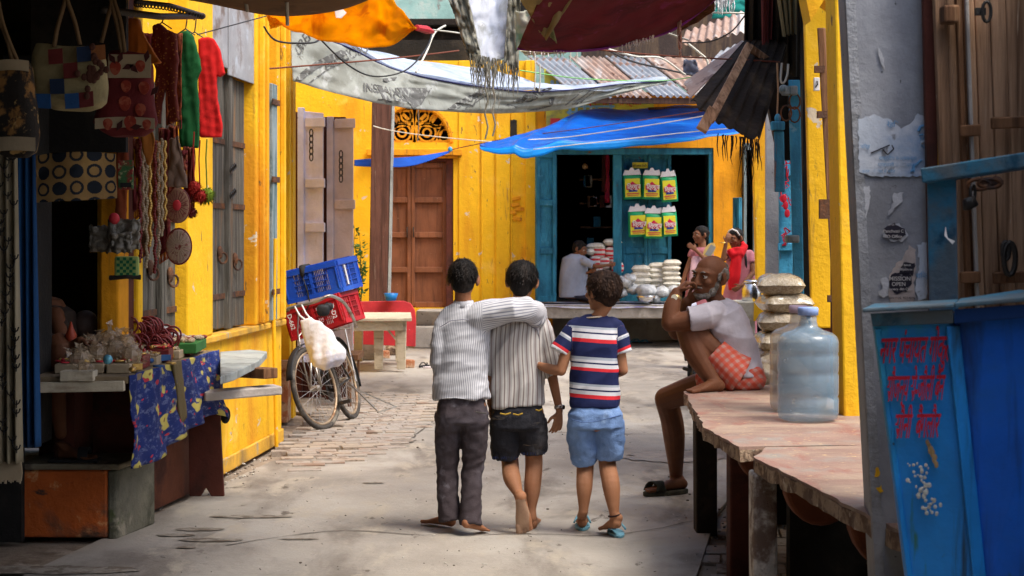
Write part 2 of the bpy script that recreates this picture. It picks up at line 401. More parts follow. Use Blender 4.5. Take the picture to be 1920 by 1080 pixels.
# worn hollows in the left hand concrete
b = MB()
for (x, y, rx, ry) in ((375,992,.13,.05),(330,1003,.10,.04),(350,1026,.05,.03),(395,1012,.16,.05),(470,968,.22,.05),(90,1068,.42,.10),(560,1010,.10,.02),(700,905,.07,.03)):
    c = G(x, y, .005); n = 22
    b.add([c+V((math.cos(2*PI*i/n)*rx*(1+.3*noise.noise(V((i*.8,x,0)))), math.sin(2*PI*i/n)*ry*(1+.5*noise.noise(V((i*.9,y,3)))), 0)) for i in range(n)], [tuple(range(n))])
b.build('road_hollows', M('damp_hollow', (.15,.12,.09), [((.26,.23,.19),12,.45,.6)], bump=.5), kind='structure')
def wet():
    return M('damp_patch', (.20,.17,.14), [((.30,.26,.22),3,.45,.65)], rough=.45, bump=.3)
b = MB()
for (x, y, rx, ry) in ((700,826,.30,.35),(1265,856,.34,.30)):
    c = G(x, y, .006); n = 30
    b.add([c+V((math.cos(2*PI*i/n)*rx*(1+.5*noise.noise(V((i*.6,x,0)))), math.sin(2*PI*i/n)*ry*(1+.5*noise.noise(V((i*.7,y,3)))), 0)) for i in range(n)], [tuple(range(n))])
b.build('damp_patches', wet(), kind='structure')
# grit, straw and scraps lying on the lane
random.seed(91); b = MB()
for k in range(420):
    x_, y_ = random.uniform(300,1400), random.uniform(670,1075); p = G(x_,y_,.003)
    if not (-2.1 < p.x < 1.15): continue
    r_ = random.uniform(.0015,.0045)*(1 if random.random() < .9 else 2.2)
    if k%5: b.ball(p, (r_,r_*random.uniform(.7,1.3),r_*.6), nu=6, nv=4, mi=k%3)
    else: a_ = random.uniform(0,PI); l_ = random.uniform(.01,.035); b.bar(p, p+V((l_*math.cos(a_),l_*math.sin(a_),.002)), .003, .002, mi=k%3)
for cx_, cy_, n_, sp in ((-1.78,11.3,90,.2),(-1.0,13.8,50,.35),(1.1,9.4,70,.2),(1.15,7.6,60,.12)):
    for k in range(n_):
        p = V((cx_+random.gauss(0,sp*.4), cy_+random.gauss(0,sp*2), .006)); r_ = random.uniform(.003,.011); b.ball(p, (r_,r_,r_*.6), nu=6, nv=4, mi=k%3)
b.build('grit', [M('grey_grit', (.24,.21,.18)), M('dark_grit', (.13,.105,.085)), M('pale_scrap', (.5,.47,.42))], kind='stuff')
# brick paving: individual worn bricks on the left and in the gutter on the right
def pave(name, poly, bw, bh, seed, ang=0, zt=.012, mats=None, skew=0):
    random.seed(seed); b = MB(); xs = [p[0] for p in poly]; ys = [p[1] for p in poly]
    def inside(x, y):
        c = False; n = len(poly)
        for i in range(n):
            (x1,y1),(x2,y2) = poly[i], poly[(i+1)%n]
            if (y1>y) != (y2>y) and x < (x2-x1)*(y-y1)/(y2-y1)+x1: c = not c
        return c
    y = min(ys); r = 0
    while y < max(ys):
        x = min(xs)-(bw/2 if r%2 else 0)
        while x < max(xs):
            cx, cy = x+bw/2, y+bh/2
            if inside(cx, cy) and random.random() > .04:
                t = random.uniform(-.003,.003)+zt
                R = rotm('Z', ang+random.uniform(-.05,.05)) @ rotm('X', random.uniform(-.008,.008)) @ rotm('Y', random.uniform(-.008,.008))
                b.box((cx,cy,t-.03), (bw*random.uniform(.86,.97), bh*random.uniform(.8,.93), .06), random.choice((0,0,1,2)), R)
            x += bw
        y += bh; r += 1
    return b.build(name, mats, kind='structure', bevel=.004)
PB = [M('worn_brick', (.27,.22,.18), [((.34,.30,.26),6,.38,.58), ((.16,.1,.07),9,.6,.7)], bump=.8, bscale=25), M('red_brick', (.28,.19,.14), [((.33,.29,.25),5,.38,.58)], bump=.8, bscale=25), M('dusty_brick', (.36,.30,.24), [((.22,.15,.11),6,.55,.68)], bump=.8, bscale=25)]
pave('brick_paving', [(G(x_,y_).x,G(x_,y_).y) for x_,y_ in ((812,742),(800,792),(738,838),(650,868),(560,884),(525,862),(590,770),(690,735))], .24, .12, 4, .15, .010, PB)
pave('gutter_brick_paving', [(.34,5.0),(.87,8.04),(1.13,9.7),(1.40,9.9),(1.9,9.6),(1.9,5.0)], .11, .235, 5, -.08, -.012, PB)
# ------------------------------------------------------------ back buildings (face at Y = 24)
B0 = 24.0
def W(x, y, D=B0): return P(x, y, D)
t = thing('yellow_building', (-.8,B0,0), 'long yellow house closing the lane, with brown panelled door and carved arch', 'building')
b = MB()
xa, xb, xc, xd = W(545,0).x, W(700,0).x, W(850,0).x, W(1005,0).x
zt = 3.88; zdoor = W(0,303).z; zsill = W(0,577).z
b.b2((xa-.4,B0,0),(xb,B0+.35,zt)); b.b2((xc,B0,0),(xd,B0+.35,zt)); b.b2((xb,B0,0),(xc,B0+.35,zsill-.003))
# wall above the door with a half round opening, built as a ring of wedges
cx = W(777,0).x; rz0 = W(0,267).z; r = (xc-xb)/2*.86; z_l = zdoor+.12
b.b2((xb,B0+.0,z_l),(xc,B0+.35,rz0))
n = 24
pts = [V((cx+r*math.cos(PI*i/n), B0, rz0+r*1.02*math.sin(PI*i/n))) for i in range(n+1)]
for i in range(n):
    a, c = pts[i], pts[i+1]
    b.hexa([V((c.x,B0,c.z)),V((a.x,B0,a.z)),V((a.x,B0+.35,a.z)),V((c.x,B0+.35,c.z)),V((c.x,B0,zt)),V((a.x,B0,zt)),V((a.x,B0+.35,zt)),V((c.x,B0+.35,zt))])
if cx-r > xb: b.b2((xb,B0,rz0),(cx-r,B0+.35,zt))
if cx+r < xc: b.b2((cx+r,B0,rz0),(xc,B0+.35,zt))
wl = b.build('wall', YEL, t)
b = MB()
for x in (902,928,958): b.b2((W(x,0).x,B0-.02,.3),(W(x+3,0).x,B0+.01,3.88))
b.b2((W(930,0).x,B0-.035,.3),(W(956,0).x,B0+.01,3.88)); b.b2((W(860,0).x,B0-.02,.3),(W(897,0).x,B0+.01,3.88))
b.b2((W(985,0).x,B0-.05,.3),(W(1004,0).x,B0+.01,3.88))
b.build('pilaster', YEL, t, bevel=.008)
b = MB(); b.box(W(963,244)+V((0,.0,0)), (.09,.06,.27)); b.ball(W(963,228), (.045,.035,.03)); 
b.build('vent_hole', DARK, t)
b = MB(); 
for k,(x,y) in enumerate(((968,372),(966,384),(974,392),(960,398),(970,410))): b.box(W(x,y), (.12,.05,.045), R=rotm('Y', .1*k-.2))
b.build('bare_brick', YELO, t, bevel=.004)
b = MB()      # arch moulding
for i in range(n):
    a, c = pts[i], pts[i+1]
    k = V((cx,B0,rz0)); b.bar(k+(a-k)*1.08+V((0,-.01,0)), k+(c-k)*1.085+V((0,-.01,0)), .05, .05, (0,1,0))
b.b2((xb-.08,B0-.13,W(0,292).z),(xc+.12,B0+.02,W(0,280).z)); b.b2((xb-.03,B0-.07,W(0,297).z),(xc+.06,B0+.02,W(0,292.5).z))
b.build('moulding', YELO, t, bevel=.008)
b = MB()      # carved fanlight: rings and leaves
y_ = B0+.06
def ring(cx_, cz_, r_, w_=.028):
    q = [V((cx_+r_*math.cos(2*PI*i/18), y_, cz_+r_*math.sin(2*PI*i/18))) for i in range(19)]
    for i in range(18): b.bar(q[i], q[i+1], w_, .05, (0,1,0))
for sx in (-1,1):
    ring(cx+sx*.17, rz0+.135, .12); ring(cx+sx*.17, rz0+.135, .055); ring(cx+sx*.40, rz0+.10, .085); ring(cx+sx*.30, rz0+.30, .085)
    ring(cx+sx*.11, rz0+.36, .075)
    for q0,q1 in (((0,0),(.05,.45)),((.02,.26),(.42,.2)),((.22,.26),(.34,.42)),((.3,.0),(.42,.3)),((.05,.28),(.22,.45))):
        b.bar((cx+sx*q0[0],y_,rz0+q0[1]),(cx+sx*q1[0],y_,rz0+q1[1]), .045, .05, (0,1,0))
b.b2((cx-r,y_-.02,rz0),(cx+r,y_+.03,rz0+.03))
b.build('fanlight', YELO, t)
b = MB(); b.b2((xb-.3,B0+.36,zsill-.1),(xc+.3,B0+.42,4.2)); b.build('dark_room', DARK, t)
d = MB(); d.b2((xb,B0+.02,zsill),(xb+.1,B0+.16,zdoor+.115)); d.b2((xc-.1,B0+.02,zsill),(xc,B0+.16,zdoor+.115)); d.b2((xb+.1,B0+.02,zdoor),(xc-.1,B0+.16,zdoor+.115)); 
d.build('door_frame', DRED, t, bevel=.006)
def leaf(x0, x1, par):
    d = MB(); d.b2((x0,B0+.14,zsill+.01),(x1,B0+.17,zdoor-.005)); w = .05
    for xx in (x0, x1-w): d.b2((xx,B0+.10,zsill+.01),(xx+w,B0+.139,zdoor-.005))
    H = zdoor-zsill; nr = 4
    for k in range(nr+1):
        z = zsill+.04+(H-.08)*k/nr; d.b2((x0+w,B0+.095,z-.04),(x1-w,B0+.138,z+.035))
    o = d.build('door', DOORB, par, bevel=.006)
    h = MB(); h.tube([(x1-.05 if x0 < -1.4 else x0+.03,B0+.08,zsill+1.0+.1),(x1-.05 if x0 < -1.4 else x0+.03,B0+.06,zsill+1.04),(x1-.05 if x0 < -1.4 else x0+.03,B0+.08,zsill+.96)], .009, 6); h.build('handle', IRON, o)
mid = W(770,0).x
leaf(xb+.1, mid-.003, t); leaf(mid+.003, xc-.1, t)
# upper storey of turquoise house beyond
t = thing('turquoise_house', (-1.2,27,0), 'turquoise limewashed upper storey with dark eave, seen over the yellow house', 'building')
b = MB(); b.b2((-4.5,27,0),(5.5,30,7.2)); b.build('wall', TURQ, t)
b = MB(); b.b2((-4.6,26.2,4.62),(-.2,27,4.72)); b.b2((-4.6,26.5,4.32),(-.2,26.99,4.6)); b.build('eave', TIND, t, bevel=.01)
b = MB(); b.box((.3,26.97,5.3),(.9,.06,1.0)); b.build('window', DARK, t)
# shop, a recessed room in an ochre wall
t = thing('grocery_shop', (2.7*0+1.6,B0,0), 'blue fronted grocery shop open to the lane under the blue tarpaulin', 'shop')
x0, x1, xr = W(1036,0).x, W(1338,0).x, W(1408,0).x; zp = .60; zo = W(0,277).z; zt = 3.45
b = MB(); b.b2((xd,B0,0),(x0,B0+.3,zt)); b.b2((x0,B0,zo),(x1,B0+.3,zt)); b.b2((x1,B0,0),(xr-.12,B0+.3,zt)); b.b2((xr-.12,B0,2.75),(xr+1.5,B0+.3,3.2)); b.b2((xr+.2,B0,0),(xr+1.5,B0+.3,2.749))
b.build('wall', YELO, t)
b = MB(); b.b2((x0-.5,B0+3,0),(xr+1.5,B0+3.1,3.6)); b.b2((x0-.6,B0+.31,0),(x0-.5,B0+3.1,3.6)); b.b2((xr+1.5,B0+.31,0),(xr+1.6,B0+3.1,3.6)); b.b2((x0-.6,B0+.31,3.0),(xr+1.6,B0+3.1,3.1)); b.b2((xr-.3,B0+.31,0),(xr-.25,B0+3,3.0))
b.build('room', M('dim_shop_plaster', (.20,.22,.26), [((.30,.31,.33),2,.5,.7)]), t)
b = MB(); b.b2((x0-.3,B0-.75,.40),(x1+.25,B0+3,.58)); b.b2((x0-.1,B0+1.0,0),(x1+.1,B0+1.1,.399)); 
b.build('platform', CONC, t, bevel=.015, wob=.006)
b = MB(); b.b2((x0,B0+.03,zo-.09),(x1,B0+.17,zo-.003)); b.b2((x0+.001,B0+.03,.59),(x0+.06,B0+.17,zo-.091)); b.b2((x1-.06,B0+.03,.59),(x1-.001,B0+.17,zo-.091)); b.b2((W(1150,0).x,B0+.05,.59),(W(1166,0).x,B0+.17,zo-.091))
b.build('door_frame', BLUP, t, bevel=.005)
def blueleaf(x0, x1, y0, z0, z1, ry, par=t, m=BLUP, n=3):
    d = MB(); R = rotm('Z', ry); o = V((x0,y0,0)); w = x1-x0
    q = lambda a, c: [o+R@V(p) for p in ((a[0],a[1],a[2]),(c[0],a[1],a[2]),(c[0],c[1],a[2]),(a[0],c[1],a[2]),(a[0],a[1],c[2]),(c[0],a[1],c[2]),(c[0],c[1],c[2]),(a[0],c[1],c[2]))]
    d.hexa(q((0,0,z0),(w,.03,z1)))
    for k in range(n+1):
        z = z0+(z1-z0-.08)*k/n; d.hexa(q((.05,-.03,z),(w-.05,-.002,z+.08)))
    d.hexa(q((0,-.03,z0),(.048,-.002,z1))); d.hexa(q((w-.048,-.03,z0),(w,-.002,z1)))
    return d.build('shutter', m, par, bevel=.004)
blueleaf(W(1004,0).x, W(1043,0).x, B0-.30, .6, W(0,286).z, .35)
blueleaf(W(1168,0).x, W(1217,0).x, B0+.30, .59, W(0,285).z, 0); blueleaf(W(1218,0).x, W(1262,0).x, B0+.30, .59, W(0,285).z, 0)
blueleaf(W(1368,0).x, W(1384,0).x, B0-.5, .4, W(0,372).z, -.9)
b = MB(); b.b2((W(1393,0).x,B0-.10,.3),(W(1398,0).x,B0+.02,2.75)); b.b2((W(1411,0).x,B0-.10,.3),(W(1416,0).x,B0+.02,2.75)); b.b2((W(1398.5,0).x,B0-.08,2.66),(W(1410.5,0).x,B0+.02,2.75))
b.build('side_door_frame', BING, t, bevel=.004)
b = MB(); 
for k in range(5): b.b2((W(1096,0).x+.0,B0+1.6,.9+k*.35),(W(1160,0).x,B0+1.95,.92+k*.35))
b.build('shelf', WOODB, t)
bulb = MB(); bulb.ball(W(1097,312,25), .045); bulb.build('lamp', M('amber_glass', (.7,.4,.15), rough=.3, bump=0), t)
# yellow plinth steps in front of the back wall
b = MB(); b.b2((W(775,0,23.2).x,23.3,0),(W(1004,0,23.2).x,24-.01,.30)); b.prism([G(778,650,0)+V((0,0,.0)), V((W(830,0,23.3).x,23.29,0)), V((W(830,0,23.3).x,23.29,.50)), V((W(780,0,23.3).x,23.29,.50))], (0,.7,0))
b.build('doorstep', CONC, label='grey stone doorstep below the brown panelled door', cat='step', bevel=.02, wob=.01)
# ------------------------------------------------------------ left wall
def LX(D): return -2.805+.085*D
def LD(x): return -2.805/((x-960)/3300-.085)
def lw(b, d0, d1, z0, z1, o0, o1, mi=0, lean=0):
    a, c = LX(d0), LX(d1)
    return b.hexa([V((a+o0,d0,z0)),V((a+o1,d0,z0)),V((c+o1,d1,z0)),V((c+o0,d1,z0)),V((a+o0-lean,d0,z1)),V((a+o1-lean,d0,z1)),V((c+o1-lean,d1,z1)),V((c+o0-lean,d1,z1))], mi)
t = thing('yellow_shopfront', (LX(11),11,0), 'yellow plastered shopfront along the left side, pillars between grey wooden shutters', 'building')
b = MB(); lw(b, 9.5, 12.98, .9, 4.2, -.16, -.10); lw(b, 9.25, 9.5, .9, 4.2, -.16, -.10); lw(b, 10.33, 12.98, .0, .86, -.5, 0); b.b2((-2.9,14.6,0),(P(549,0,14.6).x,14.8,4.0))
b.build('wall', YEL, t)
b = MB(); lw(b, 9.0, 10.33, .0, .9, -.3, -.2); b.build('under_table_shade', DRED, t)  # dark board added so the space under the stall table reads shaded
b = MB(); lw(b, 10.36, 13.0, .861, .905, -.1, .035); lw(b, 10.42, 12.98, .0, .10, .001, .02)
b.build('ledge', YELD, t, bevel=.01)
def pil(d0, d1, z0, z1, o, m=YEL): 
    b = MB(); lw(b, d0, d1, z0, z1, -.12, o); return b.build('pillar', m, t, bevel=.012)
pil(9.16, 9.34, .90, 3.6, -.02, YELO); pil(9.34, 9.50, .90, 3.6, -.035, DRED); pil(10.36, 10.93, .906, 4.1, .02); pil(9.47, 9.56, .9, 4.1, -.01)
pil(12.05, 12.42, .906, 4.1, .03); pil(12.72, 12.98, .906, 4.1, .03); 
b = MB(); b.b2((P(522,0,14.55).x,14.5,0),(P(545,0,14.55).x,14.599,4.0)); b.b2((P(530,0,14.5).x,14.46,.9),(P(537,0,14.5).x,14.499,4.0)); b.build('pillar', YEL, t, bevel=.01)
for dd in (12.12, 12.25, 12.80): 
    b = MB(); lw(b, dd, dd+.05, .92, 4.0, .031, .065); b.build('ridge', YEL, t, bevel=.006)
def shutterL(d0, d1, z0, z1, label=None, hinge=True):
    s = MB(); n = 4
    for k in range(n):
        a = d0+(d1-d0)*k/n; c = d0+(d1-d0)*(k+1)/n-.012
        lw(s, a, c, z0+random.uniform(0,.02), z1-random.uniform(0,.02), -.075, -.045+random.uniform(-.006,.006))
    md = (d0+d1)/2
    lw(s, md-.05, md+.04, z0, z1, -.044, -.005)
    o = s.build('shutter', WOODG, t, bevel=.005, label=label)
    i = MB()
    for z in (z0+.12*(z1-z0), z0+.47*(z1-z0), z0+.72*(z1-z0)):
        lw(i, d0+.02, md-.06, z, z+.035, -.043, -.032); lw(i, md+.06, d1-.03, z, z+.035, -.043, -.032)
    i.build('iron_strap', RUST, o)
    for z, dd in ((z0+.3*(z1-z0), md-.2), (z0+.3*(z1-z0)-.05, md+.2)):
        h = MB(); a = V((LX(dd)-.03, dd, z)); h.ball(a, (.02,.045,.045)); h.tube([a+V((.02+.02*math.sin(k*PI/6),.035*math.sin(k*PI/6),-.035+.035*math.cos(k*PI/6))) for k in range(13)], .007, 6)
        h.build('ring_handle', RUST, o)
    for z in (z0+.52*(z1-z0), z0+.62*(z1-z0)):
        h = MB(); 
        for q in range(4): 
            c = V((LX(md)-.0, md-.12+q*.055, z+.01*q)); h.tube([c+V((.012,.032*math.cos(k*PI/5),.018*math.sin(k*PI/5))) for k in range(11)], .0055, 6, cap=False)
        h.build('door_chain', IRON, o)
    return o
shutterL(10.97, 12.02, .915, 2.58, 'grey weathered shutter pair with chains')
shutterL(9.58, 10.33, .9, 2.4)
b = MB(); lw(b, 10.75, 11.33, 2.60, 3.25, .0, .012); lw(b, 11.36, 12.08, 2.56, 3.25, .002, .014)
b.build('tin_panel', M('grey_tin_panel', (.33,.34,.36), [((.16,.12,.10),3,.52,.7), ((.45,.5,.56),5,.6,.75)], rough=.6, bump=.2), t, bevel=.003)
b = MB(); lw(b, 12.46, 12.62, .92, 2.6, .0, .05); b.build('door_post', BING, t, bevel=.006)
for z in (1.1, 1.9, 2.45):
    b = MB(); lw(b, 12.44, 12.66, z, z+.04, .051, .06); b.build('iron_strap', RUST, t)
b = MB(); b.tube([(LX(12.5)+.07,12.5,.02),(LX(12.5)+.05,12.5,.9),(LX(12.5)+.06,12.5,1.5)], .014, 8); b.build('conduit', YEL, t)
b = MB(); b.b2((-2.6,14.3,0),(P(540,0,14.3).x,14.499,.42)); b.b2((-2.6,14.27,.42),(P(548,0,14.3).x,14.499,.5))
b.build('brick_footing', BRICK, t, bevel=.01, wob=.012)
# flagstone ledges sticking out over the footing
def slabs(name, quads, z, th, mat, label, cat):
    b = MB(); b.prism([V((p.x,p.y,z)) for p in quads], (0,0,-th)); return b.build(name, mat, label=label, cat=cat, bevel=.006, wob=.006)
slabs('stone_ledge', [G(412,660,.80),G(470,655,.80),G(500,659,.80),G(485,676,.80),G(440,698,.80),G(412,706,.80)], .80, .045, GSTONE, 'greenish grey flagstone shelf jutting from the yellow wall beside the floral cloth table', 'stone shelf')
b = MB(); b.bar(G(405,692,.72)+V((-.15,0,0)), G(508,700,.74), .10, .06); b.build('roof_beam', WOODB, label='dark wooden beam stub poking out under the flagstone shelf', cat='beam', bevel=.006)
b = MB(); b.bar(G(418,742,.62)+V((-.12,0,0)), G(522,730,.64), .16, .05); b.build('plank', M('pale_stone_plank', (.45,.40,.36), bump=.4), label='pale pinkish stone plank jutting from the lower yellow wall', cat='stone shelf', bevel=.008)
# building mass behind the left shopfront, and its shop interior nearer the camera
t = thing('dark_trinket_shop', (-3,7.5,0), 'unlit shop room behind the trinket stall on the left', 'shop')
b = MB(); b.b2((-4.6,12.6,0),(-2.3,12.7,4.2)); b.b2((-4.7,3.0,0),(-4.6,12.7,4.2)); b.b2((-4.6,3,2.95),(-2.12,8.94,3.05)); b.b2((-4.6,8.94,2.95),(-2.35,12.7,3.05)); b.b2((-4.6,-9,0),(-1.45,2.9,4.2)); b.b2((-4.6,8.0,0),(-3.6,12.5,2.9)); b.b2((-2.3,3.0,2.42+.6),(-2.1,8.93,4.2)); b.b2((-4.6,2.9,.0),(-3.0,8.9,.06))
b.build('room', DARK, t)  # walls coloured near-black so the room reads unlit
# ------------------------------------------------------------ recess left of the back wall: folding doors
b = MB(); b.b2((-3.4,13.6,0),(-3.2,24,4.2)); b.b2((-3.2,13.47,0),(-2.1,13.6,4.2)); b.build('side_wall', YEL, label='plain yellow side wall of the recess behind the bicycle', cat='wall')
t = thing('folding_door', P(610,640,16.1)*1, 'tall narrow folding doors in lilac and taupe standing open behind the crates', 'door')
D = 16.1
b = MB(); 
b.b2((P(546,0,D).x,D+.25,0),(P(560,0,D).x,D+.3,P(0,206,D).z)); b.b2((P(606,0,D).x,D+.12,0),(P(618,0,D).x,D+.2,P(0,240,D).z)); b.b2((P(546,0,D).x,D+.31,.0),(P(642,0,D).x,D+.36,P(0,215,D).z))
b.build('frame', DRED, t, bevel=.006)
def fold(xl, xr_, yt, yt2, m, rails, dy):
    s = MB(); z0 = .35
    a, c = P(xl,0,D).x, P(xr_,0,D).x
    s.hexa([V((a,D+dy,z0)),V((c,D,z0)),V((c,D+.04,z0)),V((a,D+dy+.04,z0)),V((a,D+dy,P(0,yt,D).z)),V((c,D,P(0,yt2,D).z)),V((c,D+.04,P(0,yt2,D).z)),V((a,D+dy+.04,P(0,yt,D).z))])
    s.b2((a-.035,D+dy-.03,z0),(a+.025,D+dy+.05,P(0,yt-6,D).z))
    for y in rails: z = P(0,y,D).z; s.hexa([V((a+.04,D+dy-.045,z)),V((c+.02,D-.045,z)),V((c+.02,D-.003,z)),V((a+.04,D+dy-.003,z)),V((a+.04,D+dy-.045,z+.085)),V((c+.02,D-.045,z+.085)),V((c+.02,D-.003,z+.085)),V((a+.04,D+dy-.003,z+.085))])
    o = s.build('door_leaf', m, t, bevel=.006)
    h = MB(); cx_ = (a+c)/2+.0; zz = P(0,(250 if xl < 600 else 290),D).z
    for k in range(5): 
        c0 = V((cx_, D-.06, zz-k*.055)); h.tube([c0+V((.014*math.cos(q*PI/5),(.01*math.cos(q*PI/5)) ,.036*math.sin(q*PI/5))) for q in range(11)], .0055, 6, cap=False)
    h.build('door_chain', IRON, o)
fold(564, 606, 207, 212, LILA, (238,352,435), .06); fold(619, 662, 224, 226, TAUP, (240,392), .06)
# wooden post
D = 22.6
b = MB(); b.hexa([P(690,655,D),P(724,655,D),P(724,655,D)+V((0,.22,0)),P(690,655,D)+V((0,.22,0)),P(698,150,D),P(735,150,D),P(735,150,D)+V((0,.22,0)),P(698,150,D)+V((0,.22,0))])
t = b.build('wooden_post', POSTM, label='tall square brown timber post standing before the panelled door', cat='post', bevel=.012)
b = MB(); b.hexa([P(724.8,655,D),P(729,655,D),P(729,655,D)+V((0,.2,0)),P(724.8,655,D)+V((0,.2,0)),P(735.8,150,D),P(739,150,D),P(739,150,D)+V((0,.2,0)),P(735.8,150,D)+V((0,.2,0))])
b.build('edge_strip', GSTONE, t)
# ------------------------------------------------------------ right row
t = thing('yellow_corner_building', (1.8,10.3,0), 'yellow plastered building on the right with a dark recess and a blue door post', 'building')
b = MB(); 
D = 10.0
b.hexa([P(1518,0,D)*1 if 0 else V((P(1521,0,D).x,D,1.0)),V((P(1566,0,D).x,D,1.0)),V((P(1566,0,D).x+.6,D+.5,1.0)),V((P(1521,0,D).x+.08,D+.5,1.0)),V((P(1496,0,D).x,D,4.2)),V((P(1545,0,D).x,D,4.2)),V((P(1545,0,D).x+.6,D+.5,4.2)),V((P(1496,0,D).x+.08,D+.5,4.2))])
b.build('wall', YEL, t, bevel=.01)
b = MB(); b.b2((P(1524,0,D).x,D+.01,0),(P(1570,0,D).x+.6,D+.5,.995)); b.build('plinth', DRED, t)
b = MB(); b.b2((P(1572,0,10.4).x,10.5,0),(3.2,10.6,4.2)); b.build('recess', YELO, t)
# near pilaster beside the grey pillar
D = 8.1
b = MB(); b.hexa([V((P(1582,0,D).x,D,.69)),V((P(1640,0,D).x,D,.69)),V((P(1640,0,D).x,D+.25,.69)),V((P(1582,0,D).x,D+.25,.69)),V((P(1553,0,D).x,D,4.0)),V((P(1640,0,D).x,D,4.0)),V((P(1640,0,D).x,D+.25,4.0)),V((P(1553,0,D).x,D+.25,4.0))])
b.build('yellow_pilaster', YEL, label='flat yellow pilaster rising from the stone slab next to the grey pillar', cat='pillar', bevel=.01)
b = MB(); b.prism([P(1500,-60,8.6),P(1600,-60,8.6),P(1600,40,8.6)*1,P(1545,0,8.6),P(1520,40,8.6)], (0,.2,0)); b.build('lintel', YEL, label='yellow sloping lintel above the dark brown door edge', cat='lintel')
# brown wooden shutter edge leaning inside the recess
D = 9.0
b = MB(); 
b.hexa([P(1572,760,D),P(1590,760,D),P(1592,760,D+.5),P(1574,760,D+.5),P(1532,52,D),P(1546,52,D),P(1548,52,D+.5),P(1534,52,D+.5)])
t = b.build('wooden_shutter', WOODB, label='narrow brown wooden shutter seen edge-on in the yellow recess', cat='shutter', bevel=.006)
b = MB(); b.b2((P(1560,0,D+.55).x,D+.55,.7),(P(1620,0,D+.55).x,D+.6,3.2)); b.build('back_board', DRED, t)
b = MB()
for y in (130,215,560,650): b = MB(); b.box(P(1532+(y-52)*.057, y, D-.02), (.05,.03,.035)); b.build('hinge', RUST, t)
b = MB(); b.box(P(1546,392,D-.03), (.055,.03,.10)); b.build('lock_block', RUST, t)
b = MB(); b.box(P(1531,158,9.95), (.032,.03,.075)); 
t = b.build('switch_box', WHT, label='small white switch box on the yellow wall near the shutter edge', cat='switch box', bevel=.004)
b = MB(); b.tube([P(1532,152,9.93),P(1533,158,9.925),P(1529,164,9.93)], .004, 6); b.build('cable', IRON, t)
# mass of the houses behind
t = thing('right_row_house', (2.6,15,0), 'shadowed houses stepping back along the right side', 'building')
b = MB()
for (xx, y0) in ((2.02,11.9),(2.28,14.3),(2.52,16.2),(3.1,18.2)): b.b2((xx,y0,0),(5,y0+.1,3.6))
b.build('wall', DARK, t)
b = MB(); D = 15.2; b.b2((P(1437,0,D).x,D,0),(P(1475,0,D).x,D+.08,3.0)); b.build('side_wall', PILL, t)
D = 18
b = MB(); b.prism([P(1420,575,D),P(1440,575,D),P(1436,185,D),P(1426,190,D),P(1411,245,D)], (0,.12,0)); b.build('pillar', YEL, t, bevel=.01)
b = MB(); D = 14.2; 
b.b2((P(1461,0,D).x,D,.5),(P(1486,0,D).x,D+.04,P(0,235,D).z))
for y in (560,470,330,245): b.b2((P(1458,0,D).x,D-.03,P(0,y,D).z),(P(1487,0,D).x,D-.003,P(0,y,D).z+.06))
t2 = b.build('blue_shutter', BLUL, label='sky blue shutter daubed with red drawings at the far right', cat='shutter', bevel=.004)
b = MB(); random.seed(11)
for k in range(12):
    c = P(1464+random.random()*14, 262+k*10, D-.035); b.tube([c+V((random.uniform(-.03,.03),0,random.uniform(-.05,.05))) for _ in range(4)], .006, 5)
for k,y in enumerate((372,385,400)): b.ball(P(1470+k*3,y,D-.04), (.022,.006,.035))
for k in range(7):
    c = P(1465+random.random()*12, 430+k*4, D-.035); b.tube([c+V((random.uniform(-.03,.03),0,random.uniform(-.03,.03))) for _ in range(3)], .006, 5)
b.build('red_drawing', REDL, t2)
text('9७', .13, P(1461,388,D-.04), (1,0,0), (0,0,1), REDL, t2, 'painted_numeral')
D = 11.4
b = MB(); 
b.hexa([P(1492,740,D),P(1511,740,D),P(1511,740,D+.1),P(1492,740,D+.1),P(1478,150,D),P(1500,150,D),P(1500,150,D+.1),P(1478,150,D+.1)])
t = b.build('blue_door_post', BLUL, label='peeling sky blue door post with bracket and rings', cat='door post', bevel=.006)
b = MB(); b.box(P(1480,170,D-.04), (.10,.07,.06)); b.ball(P(1469,168,D-.05), .032); b.box(P(1485,448,D-.03), (.09,.06,.05)); b.build('bracket', BING, t, bevel=.01)
b = MB(); 
for (x,y) in ((1474,212),(1490,190),(1490,215)): b.tube([P(x,y,D-.05)+V((.035*math.cos(k*PI/6),.0,.05*math.sin(k*PI/6))) for k in range(13)], .006, 6, cap=False)
b.build('iron_ring', RUST, t)
b = MB(); b.b2((P(1505,0,11.7).x,11.7,0),(P(1530,0,11.7).x+.4,11.8,4.0)); b.build('shadow_board', DARK, label='black sheet coloured as gap shade between blue post and yellow wall', cat='board')  # the gap's shade is put in as a black sheet
b = MB(); D = 11.0
b.tube([P(1457,118,D),P(1459,170,D),P(1457,215,D)], .006, 6); tt = b.build('hanging_bolt', M('jute_string', (.3,.2,.12)), label='light blue wooden tower bolt hanging on a string beside the blue post', cat='door bolt')
b = MB(); b.box(P(1458,236,D), (.085,.05,.055)); b.hexa([P(1452,360,D),P(1472,360,D),P(1472,360,D+.04),P(1452,360,D+.04),P(1451,246,D),P(1470,246,D),P(1470,246,D+.04),P(1451,246,D+.04)]); b.ball(P(1458,222,D), (.02,.02,.03)); b.build('bolt', BLUL, tt, bevel=.008)
